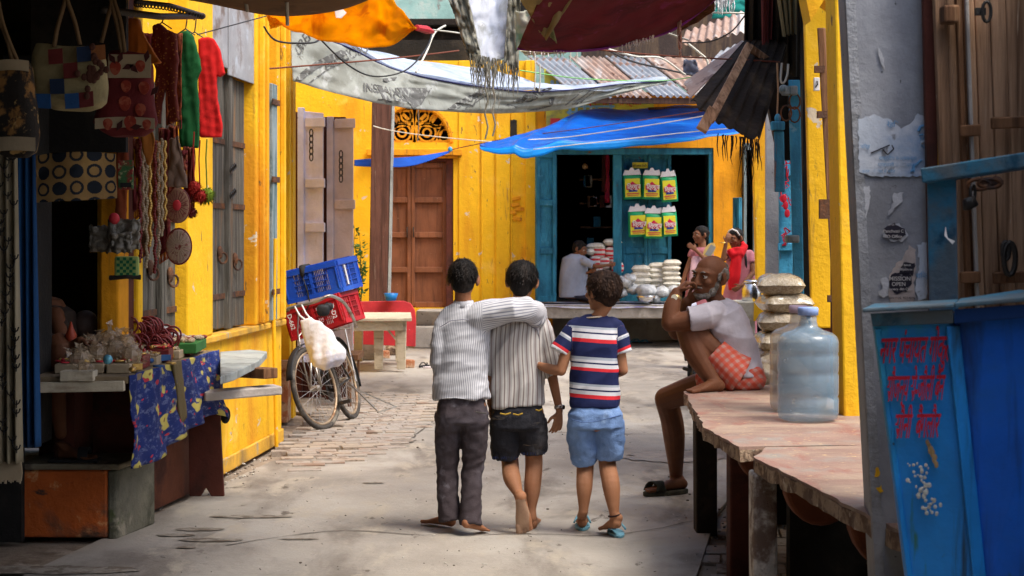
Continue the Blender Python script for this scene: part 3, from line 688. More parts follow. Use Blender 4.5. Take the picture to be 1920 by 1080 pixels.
# ------------------------------------------------------------ grey pillar with torn posters
D = 5.1
t = thing('grey_pillar', (1.12,D,0), 'grey cement pillar with torn posters beside the blue bin', 'pillar')
def pl(x, z, dy=0): # leaning face: x shifts with z
    return V((x+(1.55-z)*.052, D+dy, z))
b = MB(); xl, xrr = P(1611,0,D).x, P(1764,0,D).x
b.hexa([pl(xl,-.0),pl(xrr,0),pl(xrr+.08,0,.32),pl(xl+.035,0,.32),pl(xl,3.4),pl(xrr,3.4),pl(xrr+.08,3.4,.32),pl(xl+.035,3.4,.32)])
b.build('shaft', PILL, t, bevel=.012, wob=.004)
b = MB(); b.hexa([pl(xl-.006,0,-.006),pl(xl+.022,0,-.006),pl(xl+.022,0,.02),pl(xl-.006,0,.02),pl(xl-.006,3.4,-.006),pl(xl+.022,3.4,-.006),pl(xl+.022,3.4,.02),pl(xl-.006,3.4,.02)])
b.build('corner_bead', M('pale_cement_edge', (.33,.34,.36), [((.2,.2,.2),6,.5,.7)], bump=.6), t, wob=.004)
def torn(pts, y, m, name, lab=None, jag=.004, dy=-.008):
    q = []
    for i in range(len(pts)):
        a, c = V((*pts[i],0)), V((*pts[(i+1)%len(pts)],0)); n = max(2, int((c-a).length/5))
        for k in range(n):
            p = a.lerp(c, k/n); q.append(P(p.x+random.uniform(-2,2), p.y+random.uniform(-2,2), D+dy))
    b = MB(); b.prism(q, (0,.0015,0)); return b.build(name, m, t, label=lab)
random.seed(5)
PAP = M('faded_blue_white_poster', (.50,.55,.62), [((.30,.40,.55),5,.5,.7), ((.62,.65,.70),9,.5,.7), ((.26,.27,.29),13,.64,.70)], bump=.2, rough=.6)
PAPW = M('white_torn_paper', (.50,.51,.54), [((.33,.34,.37),14,.5,.7)], bump=.3, rough=.7)
PAPP = M('pinkish_poster', (.50,.42,.38), [((.38,.33,.31),20,.5,.7)], bump=.1, rough=.7)
INK = M('black_ink', (.025,.022,.035), [((.3,.28,.28),40,.66,.72)], bump=0, rough=.6)
INKB = M('blue_ink', (.13,.32,.55), [((.45,.52,.6),30,.58,.68)], bump=0, rough=.6)
pw = torn([(1608,222),(1640,215),(1668,225),(1690,240),(1715,225),(1722,212),(1745,225),(1756,262),(1745,285),(1757,320),(1735,330),(1640,331),(1612,322)], 0, PAP, 'poster', 'faded blue and white election style poster, torn along its top')
for k,(s,x,y,sz) in enumerate((('रेहि',1663,238,.020),('चिन्ह',1613,278,.014),('राष्ट्रीय कार्यकर्ता',1648,300,.015),('प्रत्याशी से निवेदन करें',1646,312,.014),('जनता की सेवा में सदैव',1615,324,.012))):
    text(s, sz, P(x,y,D-.012), (1,0,0), (0,0,1), INKB, pw, 'poster_text', depth=.0006)
b = MB(); b.bar(P(1633,287,D-.011), P(1668,272,D-.011), .0035, .0015, (0,1,0)); b.bar(P(1655,280,D-.0115), P(1664,290,D-.0115), .003, .0015, (0,1,0)); b.bar(P(1664,290,D-.0125), P(1676,279,D-.0125), .003, .0015, (0,1,0)); b.bar(P(1676,279,D-.0135), P(1672,272,D-.0135), .003, .0015, (0,1,0)); b.build('poster_symbol', INK, pw)
# portrait on the poster: hair, brow, moustache strokes in blue print
b = MB()
c = P(1733,250,D-.0115)
def stroke(pts, r): b.tube([P(x,y,D-.0105) for x,y in pts], r, 5)
stroke([(1722,246),(1726,238),(1735,235),(1743,240),(1744,252)], .005); stroke([(1724,254),(1731,252)], .0028); stroke([(1736,252),(1742,253)], .0028); stroke([(1733,256),(1731,262),(1735,263)], .002); stroke([(1727,268),(1734,264),(1741,267)], .0035); stroke([(1726,258),(1727,272),(1734,278),(1741,272)], .002)
stroke([(1708,322),(1716,310),(1728,300)], .003); stroke([(1714,308),(1712,322)], .005); b.build('poster_portrait', INKB, pw)
torn([(1645,88),(1650,90),(1656,105),(1661,132),(1655,124)], 0, PAPW, 'paper_scrap'); torn([(1676,362),(1693,360),(1690,380),(1676,392),(1668,405),(1663,402),(1672,385)], 0, PAPW, 'paper_scrap'); torn([(1620,350),(1632,348),(1630,380),(1624,412)], 0, PAPW, 'paper_scrap')
tm = torn([(1655,432),(1668,420),(1685,420),(1700,432),(1702,444),(1690,452),(1672,452),(1658,445)], 0, PAPW, 'poster', 'small torn round poster scrap')
o = torn([(1657,428),(1676,418),(1696,428),(1700,440),(1688,449),(1666,448)], 0, INK, 'poster_panel', dy=-.0105)
LINK = M('pale_print', (.55,.52,.5), bump=0)
text('Panchvati C', .0125, P(1656,436,D-.013), (1,0,0), (0,0,1), LINK, tm, 'poster_text', depth=.0006, bold=.01); text('TO Office', .0125, P(1658,446,D-.013), (1,0,0), (0,0,1), LINK, tm, 'poster_text', depth=.0006, bold=.01)
torn([(1721,460),(1740,452),(1744,500),(1738,560),(1722,562),(1716,540),(1724,500)], 0, PAP, 'poster', 'pale blue strip of old poster')
pa = torn([(1706,461),(1716,470),(1719,500),(1714,530),(1716,562),(1700,572),(1672,570),(1664,550),(1668,520),(1678,500),(1694,482)], 0, PAPP, 'poster', 'torn cream poster about school admission')
torn([(1694,493),(1716,493),(1711,516),(1686,512)], 0, INK, 'poster_panel', dy=-.0105); torn([(1668,522),(1676,510),(1692,514),(1706,512),(1709,530),(1700,548),(1682,551),(1668,540)], 0, INK, 'poster_panel', dy=-.0105)
for s,x,y,z in (('SHT BANK',1684,499,.008),('Vidhyashree',1682,507,.009),('MISSION',1667,526,.0165),('OPEN',1672,536,.0155),('nursery -8th Class',1665,544,.0095)):
    text(s, z, P(x,y,D-.013), (1,0,0), (0,0,1), LINK, pa, 'poster_text', depth=.0006, bold=.012)
text('8493928, 9524828', .010, P(1667,561,D-.0125), (1,0,0), (0,0,1), INK, pa, 'poster_text', depth=.0006)
text('शिक्षा', .02, P(1717,521,D-.0125), (1,0,0), (0,0,1), INKB, pa, 'poster_text', depth=.0006)
torn([(1650,524),(1664,520),(1669,530),(1664,552),(1655,558),(1645,548),(1656,540)], 0, PAPW, 'paper_scrap')
torn([(1640,880),(1646,876),(1650,892),(1641,894)], 0, YEL, 'paint_splash'); torn([(1644,914),(1652,910),(1655,922),(1648,926)], 0, YEL, 'paint_splash')
# yellow strip and plank doors right of the pillar
b = MB(); D2 = 5.0
b.hexa([V((1.25,5.02,.0)),V((1.40,5.02,0)),V((1.40,5.45,0)),V((1.25,5.45,0)),V((1.19,5.02,3.2)),V((1.34,5.02,3.2)),V((1.34,5.45,3.2)),V((1.19,5.45,3.2))])
b.build('yellow_jamb', YEL, label='smooth yellow door jamb between grey pillar and plank door', cat='door jamb', bevel=.008)
t = thing('plank_door', (1.42,4.6,0), 'weathered brown plank double door with iron hasps behind the bin frame', 'door')
Dd = 4.95
def board(xa_, xb_, y0, z0, z1, m=WOODR, nm='plank', dy=.03, lean=0):
    b = MB(); b.hexa([V((xa_,y0,z0)),V((xb_,y0,z0)),V((xb_,y0+dy,z0)),V((xa_,y0+dy,z0)),V((xa_-lean,y0,z1)),V((xb_-lean,y0,z1)),V((xb_-lean,y0+dy,z1)),V((xa_-lean,y0+dy,z1))])
    return b.build(nm, m, t, bevel=.004, wob=.002)
for k,(xa_, xb_, yy) in enumerate(((1790,1812,4.98),(1813,1832,4.99),(1843,1862,4.97),(1866,1893,4.985),(1894,1922,4.98),(1923,1960,4.985),(1961,2010,4.98))):
    m = WOODR
    board(P(xa_,0,4.98).x+.012, P(xb_,0,4.98).x+.012, yy, .3, 3.1, m, lean=.10)
board(P(1833,0,4.9).x+.02, P(1843,0,4.9).x+.02, 4.94, .3, 3.1, WOODB, 'centre_batten', lean=.1)
board(P(1856,0,4.9).x+.008, P(1863,0,4.9).x+.008, 4.93, .3, 3.1, M('pale_batten', (.34,.31,.28), bump=.4), 'pale_batten', lean=.1, dy=.02)
board(P(1780,0,4.9).x, P(2010,0,4.9).x, 5.03, .3, 3.1, DRED, 'back_panel', lean=.06)
for (x0_, x1_, y) in ((1800,1838,245),(1858,1930,230),(1800,1838,520),(1862,1935,520)):
    b = MB(); b.box((P((x0_+x1_)/2,y,4.92)), ((x1_-x0_)*4.92/3300, .02, .032), R=rotm('Y',-.04)); b.build('rail', WOODB, t, bevel=.004)
b = MB(); b.box(P(1780,28,4.93), (.045,.06,.05)); b.build('lintel_block', WOODB, t, bevel=.006)
b = MB(); b.box(P(1838,22,4.9),(.028,.02,.02))
def ringc(b, c, rx, rz, r=.006, ry=0, n=16):
    b.tube([V(c)+V((rx*math.cos(2*PI*k/n), ry*math.cos(2*PI*k/n), rz*math.sin(2*PI*k/n))) for k in range(n+1)], r, 6, cap=False)
ringc(b, P(1850,22,4.88), .012, .028, .005); b.build('iron_staple', IRON, t)
b = MB(); ringc(b, P(1835,346,4.82), .03, .014, .006, .0); ringc(b, P(1855,344,4.82), .03, .012, .006); b.box(P(1860,342,4.85), (.06,.014,.012)); b.ball(P(1868,342,4.86), .018); b.build('hasp', RUST, t)
b = MB(); ringc(b, P(1824,362,4.8), .008, .022, .0045, .006); b.loft([(P(1816,372,4.8),(.016,0,.006),(0,.014,0)),(P(1820,388,4.8),(.021,0,.008),(0,.018,0))], 14, 2.6, round_=.3)
b.build('padlock', [IRON], t, smooth=True)
b = MB(); b.b2(P(1813,378,4.778),P(1822,370,4.776)); b.build('lock_plate', STEEL, t)
b = MB(); ringc(b, P(1893,485,4.86), .016, .045, .008); b.ball(P(1890,462,4.88), (.022,.015,.014)); ringc(b, P(1886,470,4.86), .01, .025, .006); b.build('ring_handle', IRON, t)
b = MB(); b.b2((1.46,3.0,0),(2.4,4.9,2.5)); b.b2((1.46,-9,0),(2.4,2.9,2.5)); b.build('near_wall', DARK, label='dark house side beyond the plank door', cat='wall')
# ------------------------------------------------------------ stone benches
def slab(pts, z, th, label, name='stone_bench'):
    q = []
    for i in range(len(pts)):
        a, c = V((*pts[i],0)), V((*pts[(i+1)%len(pts)],0)); n = max(1, int((c-a).length/.07))
        for k in range(n):
            p = a.lerp(c, k/n); q.append(V((p.x+random.uniform(-.007,.007), p.y+random.uniform(-.007,.007), z)))
    root = thing(name, (pts[0][0]+.3, pts[0][1], 0), label, 'stone bench')
    b = MB(); b.prism([V((p.x,p.y,z-.012)) for p in q], (0,0,-th+.012)); b.build('slab_edge', STONEE, root, wob=.010, ws=14)
    b = MB(); b.prism([V((p.x,p.y,z)) for p in q], (0,0,-.0118)); b.build('slab', STONE, root, wob=.002)
    return root
random.seed(8)
s1 = slab([(.917,9.35),(.835,7.62),(.90,6.95),(1.10,6.99),(1.62,7.02),(1.62,9.9)], .70, .055, 'reddish sandstone slab bench on which the old man sits')
s2 = slab([(.905,6.62),(1.055,5.28),(1.10,4.95),(1.62,4.95),(1.62,6.98),(1.00,6.90)], .705, .06, 'nearer sandstone slab bench on a squared white stone leg')
b = MB(); b.hexa([V((.895,6.52,-.02)),V((.985,6.52,-.02)),V((.985,6.66,-.02)),V((.895,6.66,-.02)),V((.895,6.52,.65)),V((.98,6.52,.65)),V((.98,6.66,.65)),V((.895,6.66,.65))])
b.build('leg', M('whitewashed_stone', (.62,.57,.50), [((.18,.12,.09),6,.5,.66), ((.45,.41,.36),9,.58,.7)], bump=.8, bscale=30), s2, bevel=.012, wob=.010, ws=12)
TERR = M('dull_terracotta', (.16,.05,.022), [((.08,.03,.015),4,.5,.7)], bump=.4)
def corbel(par, x, y, z, r):
    b = MB(); 
    prof = [V((x+r*1.0*math.cos(a), y-.05, z-r*1.1*math.sin(a))) for a in [PI*k/12 for k in range(13)]]
    b.prism(prof, (0,.1,0)); b.build('corbel', TERR, par, bevel=.015)
for (x,y,r) in ((1.10,6.3,.13),(1.24,5.62,.17),(1.34,5.15,.17)): corbel(s2, x, y, .645, r)
for (x,y,r) in ((1.02,7.2,.10),(1.10,8.2,.12),(1.12,8.9,.12)): corbel(s1, x, y, .644, r)
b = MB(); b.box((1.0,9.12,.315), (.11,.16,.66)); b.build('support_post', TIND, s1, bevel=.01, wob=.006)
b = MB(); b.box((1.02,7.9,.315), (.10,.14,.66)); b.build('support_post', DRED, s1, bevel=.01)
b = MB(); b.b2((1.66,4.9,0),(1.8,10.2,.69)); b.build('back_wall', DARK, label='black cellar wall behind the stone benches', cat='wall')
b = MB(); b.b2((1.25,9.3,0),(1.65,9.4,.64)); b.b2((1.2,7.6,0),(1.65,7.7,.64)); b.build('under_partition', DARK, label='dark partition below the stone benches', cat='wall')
# ------------------------------------------------------------ municipal bin
t = thing('street_bin', (1.0,4.1,0), 'tall blue painted metal municipal bin with red Hindi lettering', 'bin')
D = 4.05
def Bp(x, y, D_=4.05): return P(x, y, D_)
A0, A1 = Bp(1634,600), Bp(1786,594,3.98)      # top of the lettered face
B0_, B1 = Bp(1700,1120), Bp(1840,1120,3.98)
C0, C1 = Bp(1990,583,3.86), Bp(1990,1130,3.86)
bk = V((.07,.25,0))
b = MB(); b.hexa([B0_,B1,B1+bk*.9,B0_+bk*.9,A0,A1,A1+bk,A0+bk]); b.build('lettered_face', BINB, t, bevel=.01)
b = MB(); b.hexa([B1+V((.004,0,0)),C1,C1+bk*.9,B1+bk*.9+V((.004,0,0)),A1+V((.004,0,0)),C0,C0+bk,A1+bk+V((.004,0,0))]); b.build('side_face', M('shaded_bin_blue', (.008,.13,.66), [((.01,.05,.2),3,.52,.72,(4,4,.4)), ((.02,.14,.5),2,.55,.75), ((.02,.10,.12),7,.68,.75)], rough=.45, bump=.2), t, bevel=.01)  # shade on this face painted in as a deeper copy of the bin blue
b = MB(); 
T0, T1, T2 = Bp(1617,586,4.0), Bp(1788,577,3.93), Bp(1990,560,3.8)
up = V((0,0,.026))
b.hexa([T0,T1,T1+V((.08,.27,0)),T0+V((.08,.27,0)),T0+up*.35,T1+up*.35,T1+V((.08,.27,0))+up*.35,T0+V((.08,.27,0))+up*.35])
b.hexa([T1+V((.002,0,0)),T2,T2+V((0,.3,0)),T1+V((.082,.27,0)),T1+V((.002,0,0))+up*.4,T2+up*.4,T2+V((0,.3,0))+up*.4,T1+V((.082,.27,0))+up*.4])
b.build('rim', BINF, t, bevel=.003)
b = MB(); b.hexa([Bp(1636,612,4.035),Bp(1788,606,3.955),Bp(1788,606,3.975),Bp(1636,612,4.055),Bp(1632,588,4.03),Bp(1787,580,3.95),Bp(1787,580,3.97),Bp(1632,588,4.05)]); b.build('rim_skirt', BINF, t, bevel=.002)
b = MB(); b.hexa([Bp(1789,607,3.95),Bp(1990,590,3.82),Bp(1990,590,3.84),Bp(1789,607,3.97),Bp(1789,580,3.945),Bp(1990,566,3.815),Bp(1990,566,3.835),Bp(1789,580,3.965)]); b.build('rim_skirt', M('shaded_rim_blue', (.01,.05,.20), bump=.2), t, bevel=.002)  # side skirt's shade painted in as a darker blue
b = MB(); b.bar(A1+V((-.002,-.008,-.02)), B1+V((-.002,-.008,0)), .03, .012, (0,1,0)); b.bar(A0+V((.012,-.006,-.02)), B0_+V((.012,-.006,0)), .014, .010, (0,1,0)); b.build('corner_strip', BINB, t, bevel=.003)
xd_ = (A1-A0).normalized(); 
def bt(s, x, y, sz, w):
    o = text(s, sz, Bp(x,y,4.05-(x-1640)/150*.07)+V((0,-.016,0)), xd_, V((.13,0,1)), REDL, t, 'painted_words', depth=.0015, bold=.012, sx=w, spacing=.93)
bt('नगर पंचायत गोकुल', 1645, 680, .090, .285)
bt('सौजन्य से-जौली बैन', 1657, 750, .088, .215); bt('सौनी  बैंगलौर', 1672, 819, .084, .275)
random.seed(12)
b = MB()
for k in range(60):
    x = 1716+random.gauss(0,10)+ (k*.5); y = 868+k*1.6+random.uniform(-3,3); c = Bp(x, y, 4.05-(x-1640)/150*.07)+V((0,-.004,0)); r = random.uniform(.0015,.0055)
    b.ball(c, (r,.002,r*random.uniform(.8,1.6)), nu=7, nv=4)
b.build('bird_lime', M('chalky_white_splash', (.5,.52,.48), bump=.3), t)
b = MB()
for k in range(14):
    x = 1738+k*1.4+random.uniform(-2,2); y = 828+k*3.3; c = Bp(x, y, 4.05-(x-1640)/150*.07)+V((0,-.004,0)); r = random.uniform(.003,.006); b.ball(c, (r,.002,r*1.6), nu=7, nv=4)
b.build('primer_spots', M('tan_primer', (.35,.24,.12), bump=.3), t)
# frame that carries the bin
b = MB()
f0, f1 = P(1737,330,4.3), P(2000,290,4.1)
b.bar(f0, f1, .07, .036, (0,0,1)); b.hexa([P(1742,585,4.30),P(1797,585,4.26),P(1797,585,4.31),P(1742,585,4.35),P(1738,334,4.30),P(1793,330,4.26),P(1793,330,4.31),P(1738,334,4.35)])
b.build('carrying_frame', BINF, t, bevel=.004)
b = MB(); b.prism([P(1771,442,4.245),P(1773,425,4.245),P(1777,446,4.245),P(1791,452,4.245),P(1786,458,4.245)], (0,.002,0)); b.build('paint_flake', WHT, t)
# ------------------------------------------------------------ water bottles
def bottle(x, y, label, tint=(.62,.72,.80), s=1.0, D=None, cap=(.25,.35,.62)):
    g_ = G(x, y, .705); root = thing('water_bottle', g_, label, 'water bottle')
    h = .52*s; r = .137*s
    prof = [(r*.80,0),(r*.95,.012),(r,.04),(r,.10),(r*.965,.112),(r,.125),(r,.21),(r*.97,.222),(r,.235),(r,.30),(r*.97,.312),(r,.325),(r,.37),(r*.93,.395),(r*.80,.41),(r*.50,.425),(r*.33,.44),(r*.29,.46),(r*.28,.50)]
    b = MB(); b.lathe(g_, [(a, z*s*.95) for a, z in prof], 40)
    b.build('body', M('bottle_plastic', tint, [((.20,.22,.21),3,.5,.75,(1,1,.6)), ((.45,.45,.42),14,.66,.74)], rough=.25, alpha=.5, spec=.6, bump=.15, bscale=12, coat=.4), root, smooth=True)
    b = MB(); b.lathe(g_+V((0,0,.47*s)), [(r*.33,0),(r*.34,.03*s),(r*.30,.036*s)], 28); b.build('cap', M('bottle_cap', cap, bump=.1), root, smooth=True)
    return root
bottle(1515, 787, 'large scuffed bluish water bottle standing nearest on the stone bench', (.20,.31,.40), 1.0)
bottle(1497, 769, 'brownish water bottle half hidden behind the bluish one', (.36,.31,.26), .98, cap=(.5,.38,.45))
b = MB(); g_ = G(1515,787,.705); b.lathe(g_+V((0,0,.428)), [(.052,0),(.046,.04),(.042,.08)], 28); 
# ------------------------------------------------------------ grain sacks
GRAIN = M('bagged_puffed_grain', (.46,.39,.27), [((.33,.26,.16),75,.45,.62), ((.55,.50,.40),70,.6,.7)], rough=.22, spec=.6, bump=.35, bscale=60, coat=.6)
def pillow(b, c, l, w, h, rz=0, n=18, seed=0, pinch=.25, R=None):
    R = R or rotm('Z', rz); vs = []; fs = []
    for s_ in (0,1):
        for j in range(n+1):
            for i in range(n+1):
                u, v = i/n*2-1, j/n*2-1
                e = max(0,(1-abs(u)**3))**.45*max(0,(1-abs(v)**3))**.45
                k = 1-pinch*.35*(1-abs(u))**0*(abs(v)**2)*(1-u*u)*.5; k2 = 1-pinch*.35*(u*u)*0-pinch*.2*(1-v*v)*(u*u)*0
                z = h/2*e*(1 if s_ == 0 else -1)*(1+.18*noise.noise(V((u*1.7+seed,v*1.7,s_*5+seed))))
                p = V((u*l/2*(1-.10*(1-v*v)*abs(u)*0), v*w/2*k, z)); p += V((0,0,.05*h*noise.noise(V((u*5,v*5,seed)))))
                vs.append(V(c)+R@p)
    W_ = n+1; K = W_*W_
    for j in range(n):
        for i in range(n):
            a = j*W_+i; fs.append((a,a+1,a+W_+1,a+W_)); fs.append((K+a,K+a+W_,K+a+W_+1,K+a+1))
    return b.add(vs, fs)
random.seed(21)
zz = .705
names = ['lowest', 'fifth from the top', 'fourth from the top', 'third', 'second', 'topmost']
D = 10.1
g0 = 'clear sacks of grain piled behind the water bottles'
cx_ = P(1466,0,D).x
for k in range(4):
    zc = P(0,(640,602,568,534)[k],D).z
    b = MB(); pillow(b, (cx_+(-.012,.0,.012,-.01)[k],D,zc), .29-.006*k, .34, .128, .1*(-1)**k, seed=k)
    b.build('grain_sack', GRAIN, label='clear sack of brown grain, %s of the neat stack behind the bottles' % ['fourth down','third down','second down','topmost'][k], cat='sack', group=g0, smooth=True)
for k,(x,y,sx,rr) in enumerate(((1458,690,.24,.5),(1440,712,.20,1.1),(1452,668,.26,.2),(1476,700,.26,.9))):
    b = MB(); b.ball(P(x,y,9.95-.05*(k%2)+.1*(k==2)), (sx/2,.12,.085), R=rotm('Y', rr-.5), nu=22, nv=14)
    for i_,p in enumerate(b.v): b.v[i_] = p+V(noise.noise_vector(p*22))*.022
    b.build('grain_bag', GRAIN, label=['bulging grain bag slumped under the neat stack','grain bag lowest and leftmost at the foot of the pile','crumpled grain bag wedged just below the stacked sacks','grain bag at the pile bottom touching the brown bottle'][k], cat='sack', group='slumped grain bags', smooth=True)
# plinth, drum and steel can by the girls
D = 17.0
b = MB(); b.b2((P(1384,0,D).x,D,0),(P(1416,0,D).x,D+.5,P(0,566,D).z)); t = b.build('low_wall', WHT if 0 else M('dirty_whitewash', (.50,.49,.42), [((.3,.27,.2),5,.5,.7)], bump=.3), label='low whitewashed wall stub with yellow patch under the milk can', cat='wall', bevel=.01)
b = MB(); b.prism([P(1414,566,D-.01),P(1440,575,D-.01),P(1440,600,D-.01),P(1413,602,D-.01)], (0,.3,0)); b.build('painted_end', YEL, t)
c = P(1409,566,17.2); t = thing('milk_can', c, 'round steel milk can with lid on the low wall by the girls', 'milk can')
b = MB(); b.lathe(c, [(.085,0),(.095,.02),(.095,.13),(.07,.165),(.065,.185)], 24); b.build('body', STEEL, t, smooth=True)
b = MB(); b.lathe(c+V((0,0,.185)), [(.072,0),(.075,.02),(.05,.03),(.015,.04)], 24); b.build('lid', STEEL, t, smooth=True)
D = 12.0; c = P(1420,700,D); c.z = 0
t = thing('brass_drum', c, 'dented brassy metal drum standing behind the old man', 'drum')
b = MB(); b.lathe(c, [(.11,0),(.12,.3),(.115,.32),(.12,.60),(.125,.615)], 26); b.build('body', M('brassy_tin', (.30,.20,.10), [((.1,.07,.05),5,.5,.7)], metal=.7, rough=.35), t, smooth=True)
b = MB(); b.lathe(c+V((0,0,.62)), [(.13,0),(.135,.02),(.08,.04)], 26); b.build('lid', M('dull_tin', (.40,.36,.28), metal=.6, rough=.4), t, smooth=True)
b = MB(); b.b2((c.x-.1,12.3,0),(c.x+.35,12.6,.45)); b.build('stacked_crate', WOODB, label='low brown wooden crate behind the metal drum', cat='crate', bevel=.01)
# dark machine parts glimpsed past the old man's shin: a parked hand cart wheel
D = 15.5
t = thing('parked_scooter', P(1290,690,D), 'sliver of a parked scooter seen past the old man\'s shin', 'scooter')
b = MB(); c = P(1303,640,D); c.z = .25
for k in range(12): a, q = 2*PI*k/12, 2*PI*(k+1)/12; b.bar(c+V((.0,.22*math.cos(a),.22*math.sin(a))), c+V((0,.22*math.cos(q),.22*math.sin(q))), .09, .06)
b.build('wheel', BLK, t, bevel=.01)
b = MB(); b.bar(P(1283,672,D), P(1330,665,D), .04, .05); b.bar(P(1280,690,D), P(1325,705,D), .05, .03); b.bar(c, c+V((.1,.1,.55)), .06,.08); b.build('engine_part', IRON, t, bevel=.01)
b = MB(); b.loft([(P(1290,640,D),(.03,0,0),(0,.14,0)),(P(1288,600,D),(.06,0,0),(0,.10,0)),(P(1296,570,D),(.05,0,0),(0,.06,0))], 14, round_=.4); b.build('leg_shield', LILA, t, smooth=True)
# ------------------------------------------------------------ shop goods
ft = thing('shop_cloth', (1.6,23.4,.585), 'thin white plastic cloth spread over the shop platform', 'cloth')
b = MB(); xL, xR = W(1020,0,23.5).x, W(1290,0,23.5).x
b.sheet(ruled([V((xL,23.22,.555)),V((xL+.7,23.22,.53)),V((xR-.6,23.22,.55)),V((xR,23.22,.53))],[V((xL,24.0,.592)),V((xR,24.0,.592))], wr=.02, wf=9, curve=ln), 40, 8, .004); 
for i_,p in enumerate(b.v): b.v[i_] = V((p.x,p.y,max(p.z,.586) if p.y > 23.28 else p.z))
b.build('cloth', M('white_polythene', (.60,.60,.66), [((.35,.33,.6),2.5,.55,.65)], rough=.4, bump=.2), ft)
RICE = M('rice_bag_plastic', (.66,.62,.52), [((.48,.45,.38),30,.5,.7)], rough=.3, bump=.5, bscale=40, coat=.3)
FLOU = M('thin_polybag', (.62,.64,.64), [((.42,.44,.45),18,.45,.7), ((.8,.8,.8),30,.62,.7)], rough=.2, bump=.8, bscale=25, coat=.4)
def bags(cols, grp, m, lab, l, w, h, cat='bag of rice'):
    for (x, ytop, n, D_) in cols:
        base = P(x, ytop, D_)
        for k in range(n):
            b = MB(); pillow(b, base+V((random.uniform(-.015,.015), random.uniform(-.01,.01), -k*h*.80)), l*random.uniform(.95,1.05), w, h, random.uniform(-.12,.12), n=9, seed=k+x)
            pos = 'topmost' if k == 0 else ('bottom' if k == n-1 else 'number %d from the top' % (k+1))
            b.build('rice_bag', m, label=lab % pos, cat=cat, group=grp, smooth=True)
random.seed(4)
bags([(1203,504,4,23.75)], 'rice bags on the shop platform', RICE, 'small pale rice bag, %s of the left pile', .27, .2, .10)
bags([(1232,498,6,23.85)], 'rice bags on the shop platform', RICE, 'small pale rice bag, %s of the middle pile', .25, .2, .085)
bags([(1260,493,6,23.8)], 'rice bags on the shop platform', RICE, 'small pale rice bag, %s of the right pile', .25, .2, .088)
b = MB(); pillow(b, P(1260,492,23.7)+V((0,0,.05)), .26, .2, .09, .3, n=9, seed=77); 
for k,(x,y,r) in enumerate(((1168,528,.13),(1160,548,.12),(1186,542,.11),(1212,545,.14),(1240,548,.12),(1262,545,.11),(1180,522,.10),(1225,560,.10),(1150,565-10,.09))):
    b = MB(); c = P(x,y,23.45+.05*(k%3)); c.z = max(c.z, .66); b.ball(c, (r,.10,r*.62), nu=14, nv=9)
    for i_,p in enumerate(b.v): b.v[i_] = p+V(noise.noise_vector(p*16+V((k,0,0))))*.03
    b.build('poly_bag', FLOU, label='clear crumpled polythene bag in the white heap on the shop platform', cat='plastic bag', group='crumpled polythene bags on the shop platform', smooth=True)
b = MB(); b.lathe(P(1211,566,23.3), [(.05,0),(.10,.01),(.13,.08),(.125,.085)], 18); b.build('scale_pan', STEEL, label='round steel pan full of bags at the platform front', cat='pan', smooth=True)
# pouches: white with red print, and a few pale bags on top of them
pr = M('red_print_pouch', (.62,.57,.52), bump=.3, rough=.3, pattern=lambda t, tc: t.mix(t.ramp(t.math('FRACT', t.math('MULTIPLY', t.N('ShaderNodeSeparateXYZ', ins={0: tc.outputs['Object']}).outputs[2], 16)), .52,.56), (.62,.57,.52), (.60,.03,.04)))
for k,(x,y) in enumerate(((1116,490),(1134,493),(1152,488),(1124,472),(1146,474),(1120,505),(1158,502))):
    b = MB(); b.ball(P(x,y,24.1), (.085,.05,.085), nu=14, nv=10, pw=.7); b.build('printed_pouch', pr, label='white pouch with red bands in the pile beside the shopkeeper', cat='packet', group='red banded pouches beside the shopkeeper', smooth=True)
for k,(x,y) in enumerate(((1118,462),(1148,454),(1110,476-4))):
    b = MB(); pillow(b, P(x,y,24.15), .26, .2, .10, .4*k-.3, n=9, seed=k); b.build('rice_bag', RICE, label=['pale rice bag lying on the red banded pouches, nearest his head','uppermost pale bag tilted across the red banded pouches','low pale bag tucked under the others beside the shopkeeper\'s head'][k], cat='bag of rice', smooth=True)
b = MB(); b.b2((W(1085,0,24.2).x,24.0,.585),(W(1160,0,24.2).x,24.3,.95)); b.build('wooden_counter', WOODB, label='low brown counter box carrying the red banded pouches', cat='counter', bevel=.01)
b = MB(); b.box(W(1200,310,24.2), (.21,.02,.08)); t = b.build('shop_sign', M('yellow_card', (.62,.55,.05), bump=0), label='small yellow card notice above the hanging packets', cat='sign')
text('श्री कृष्ण रोलिंग', .04, W(1186,313,24.18), (1,0,0), (0,0,1), INK, t, sx=.8)
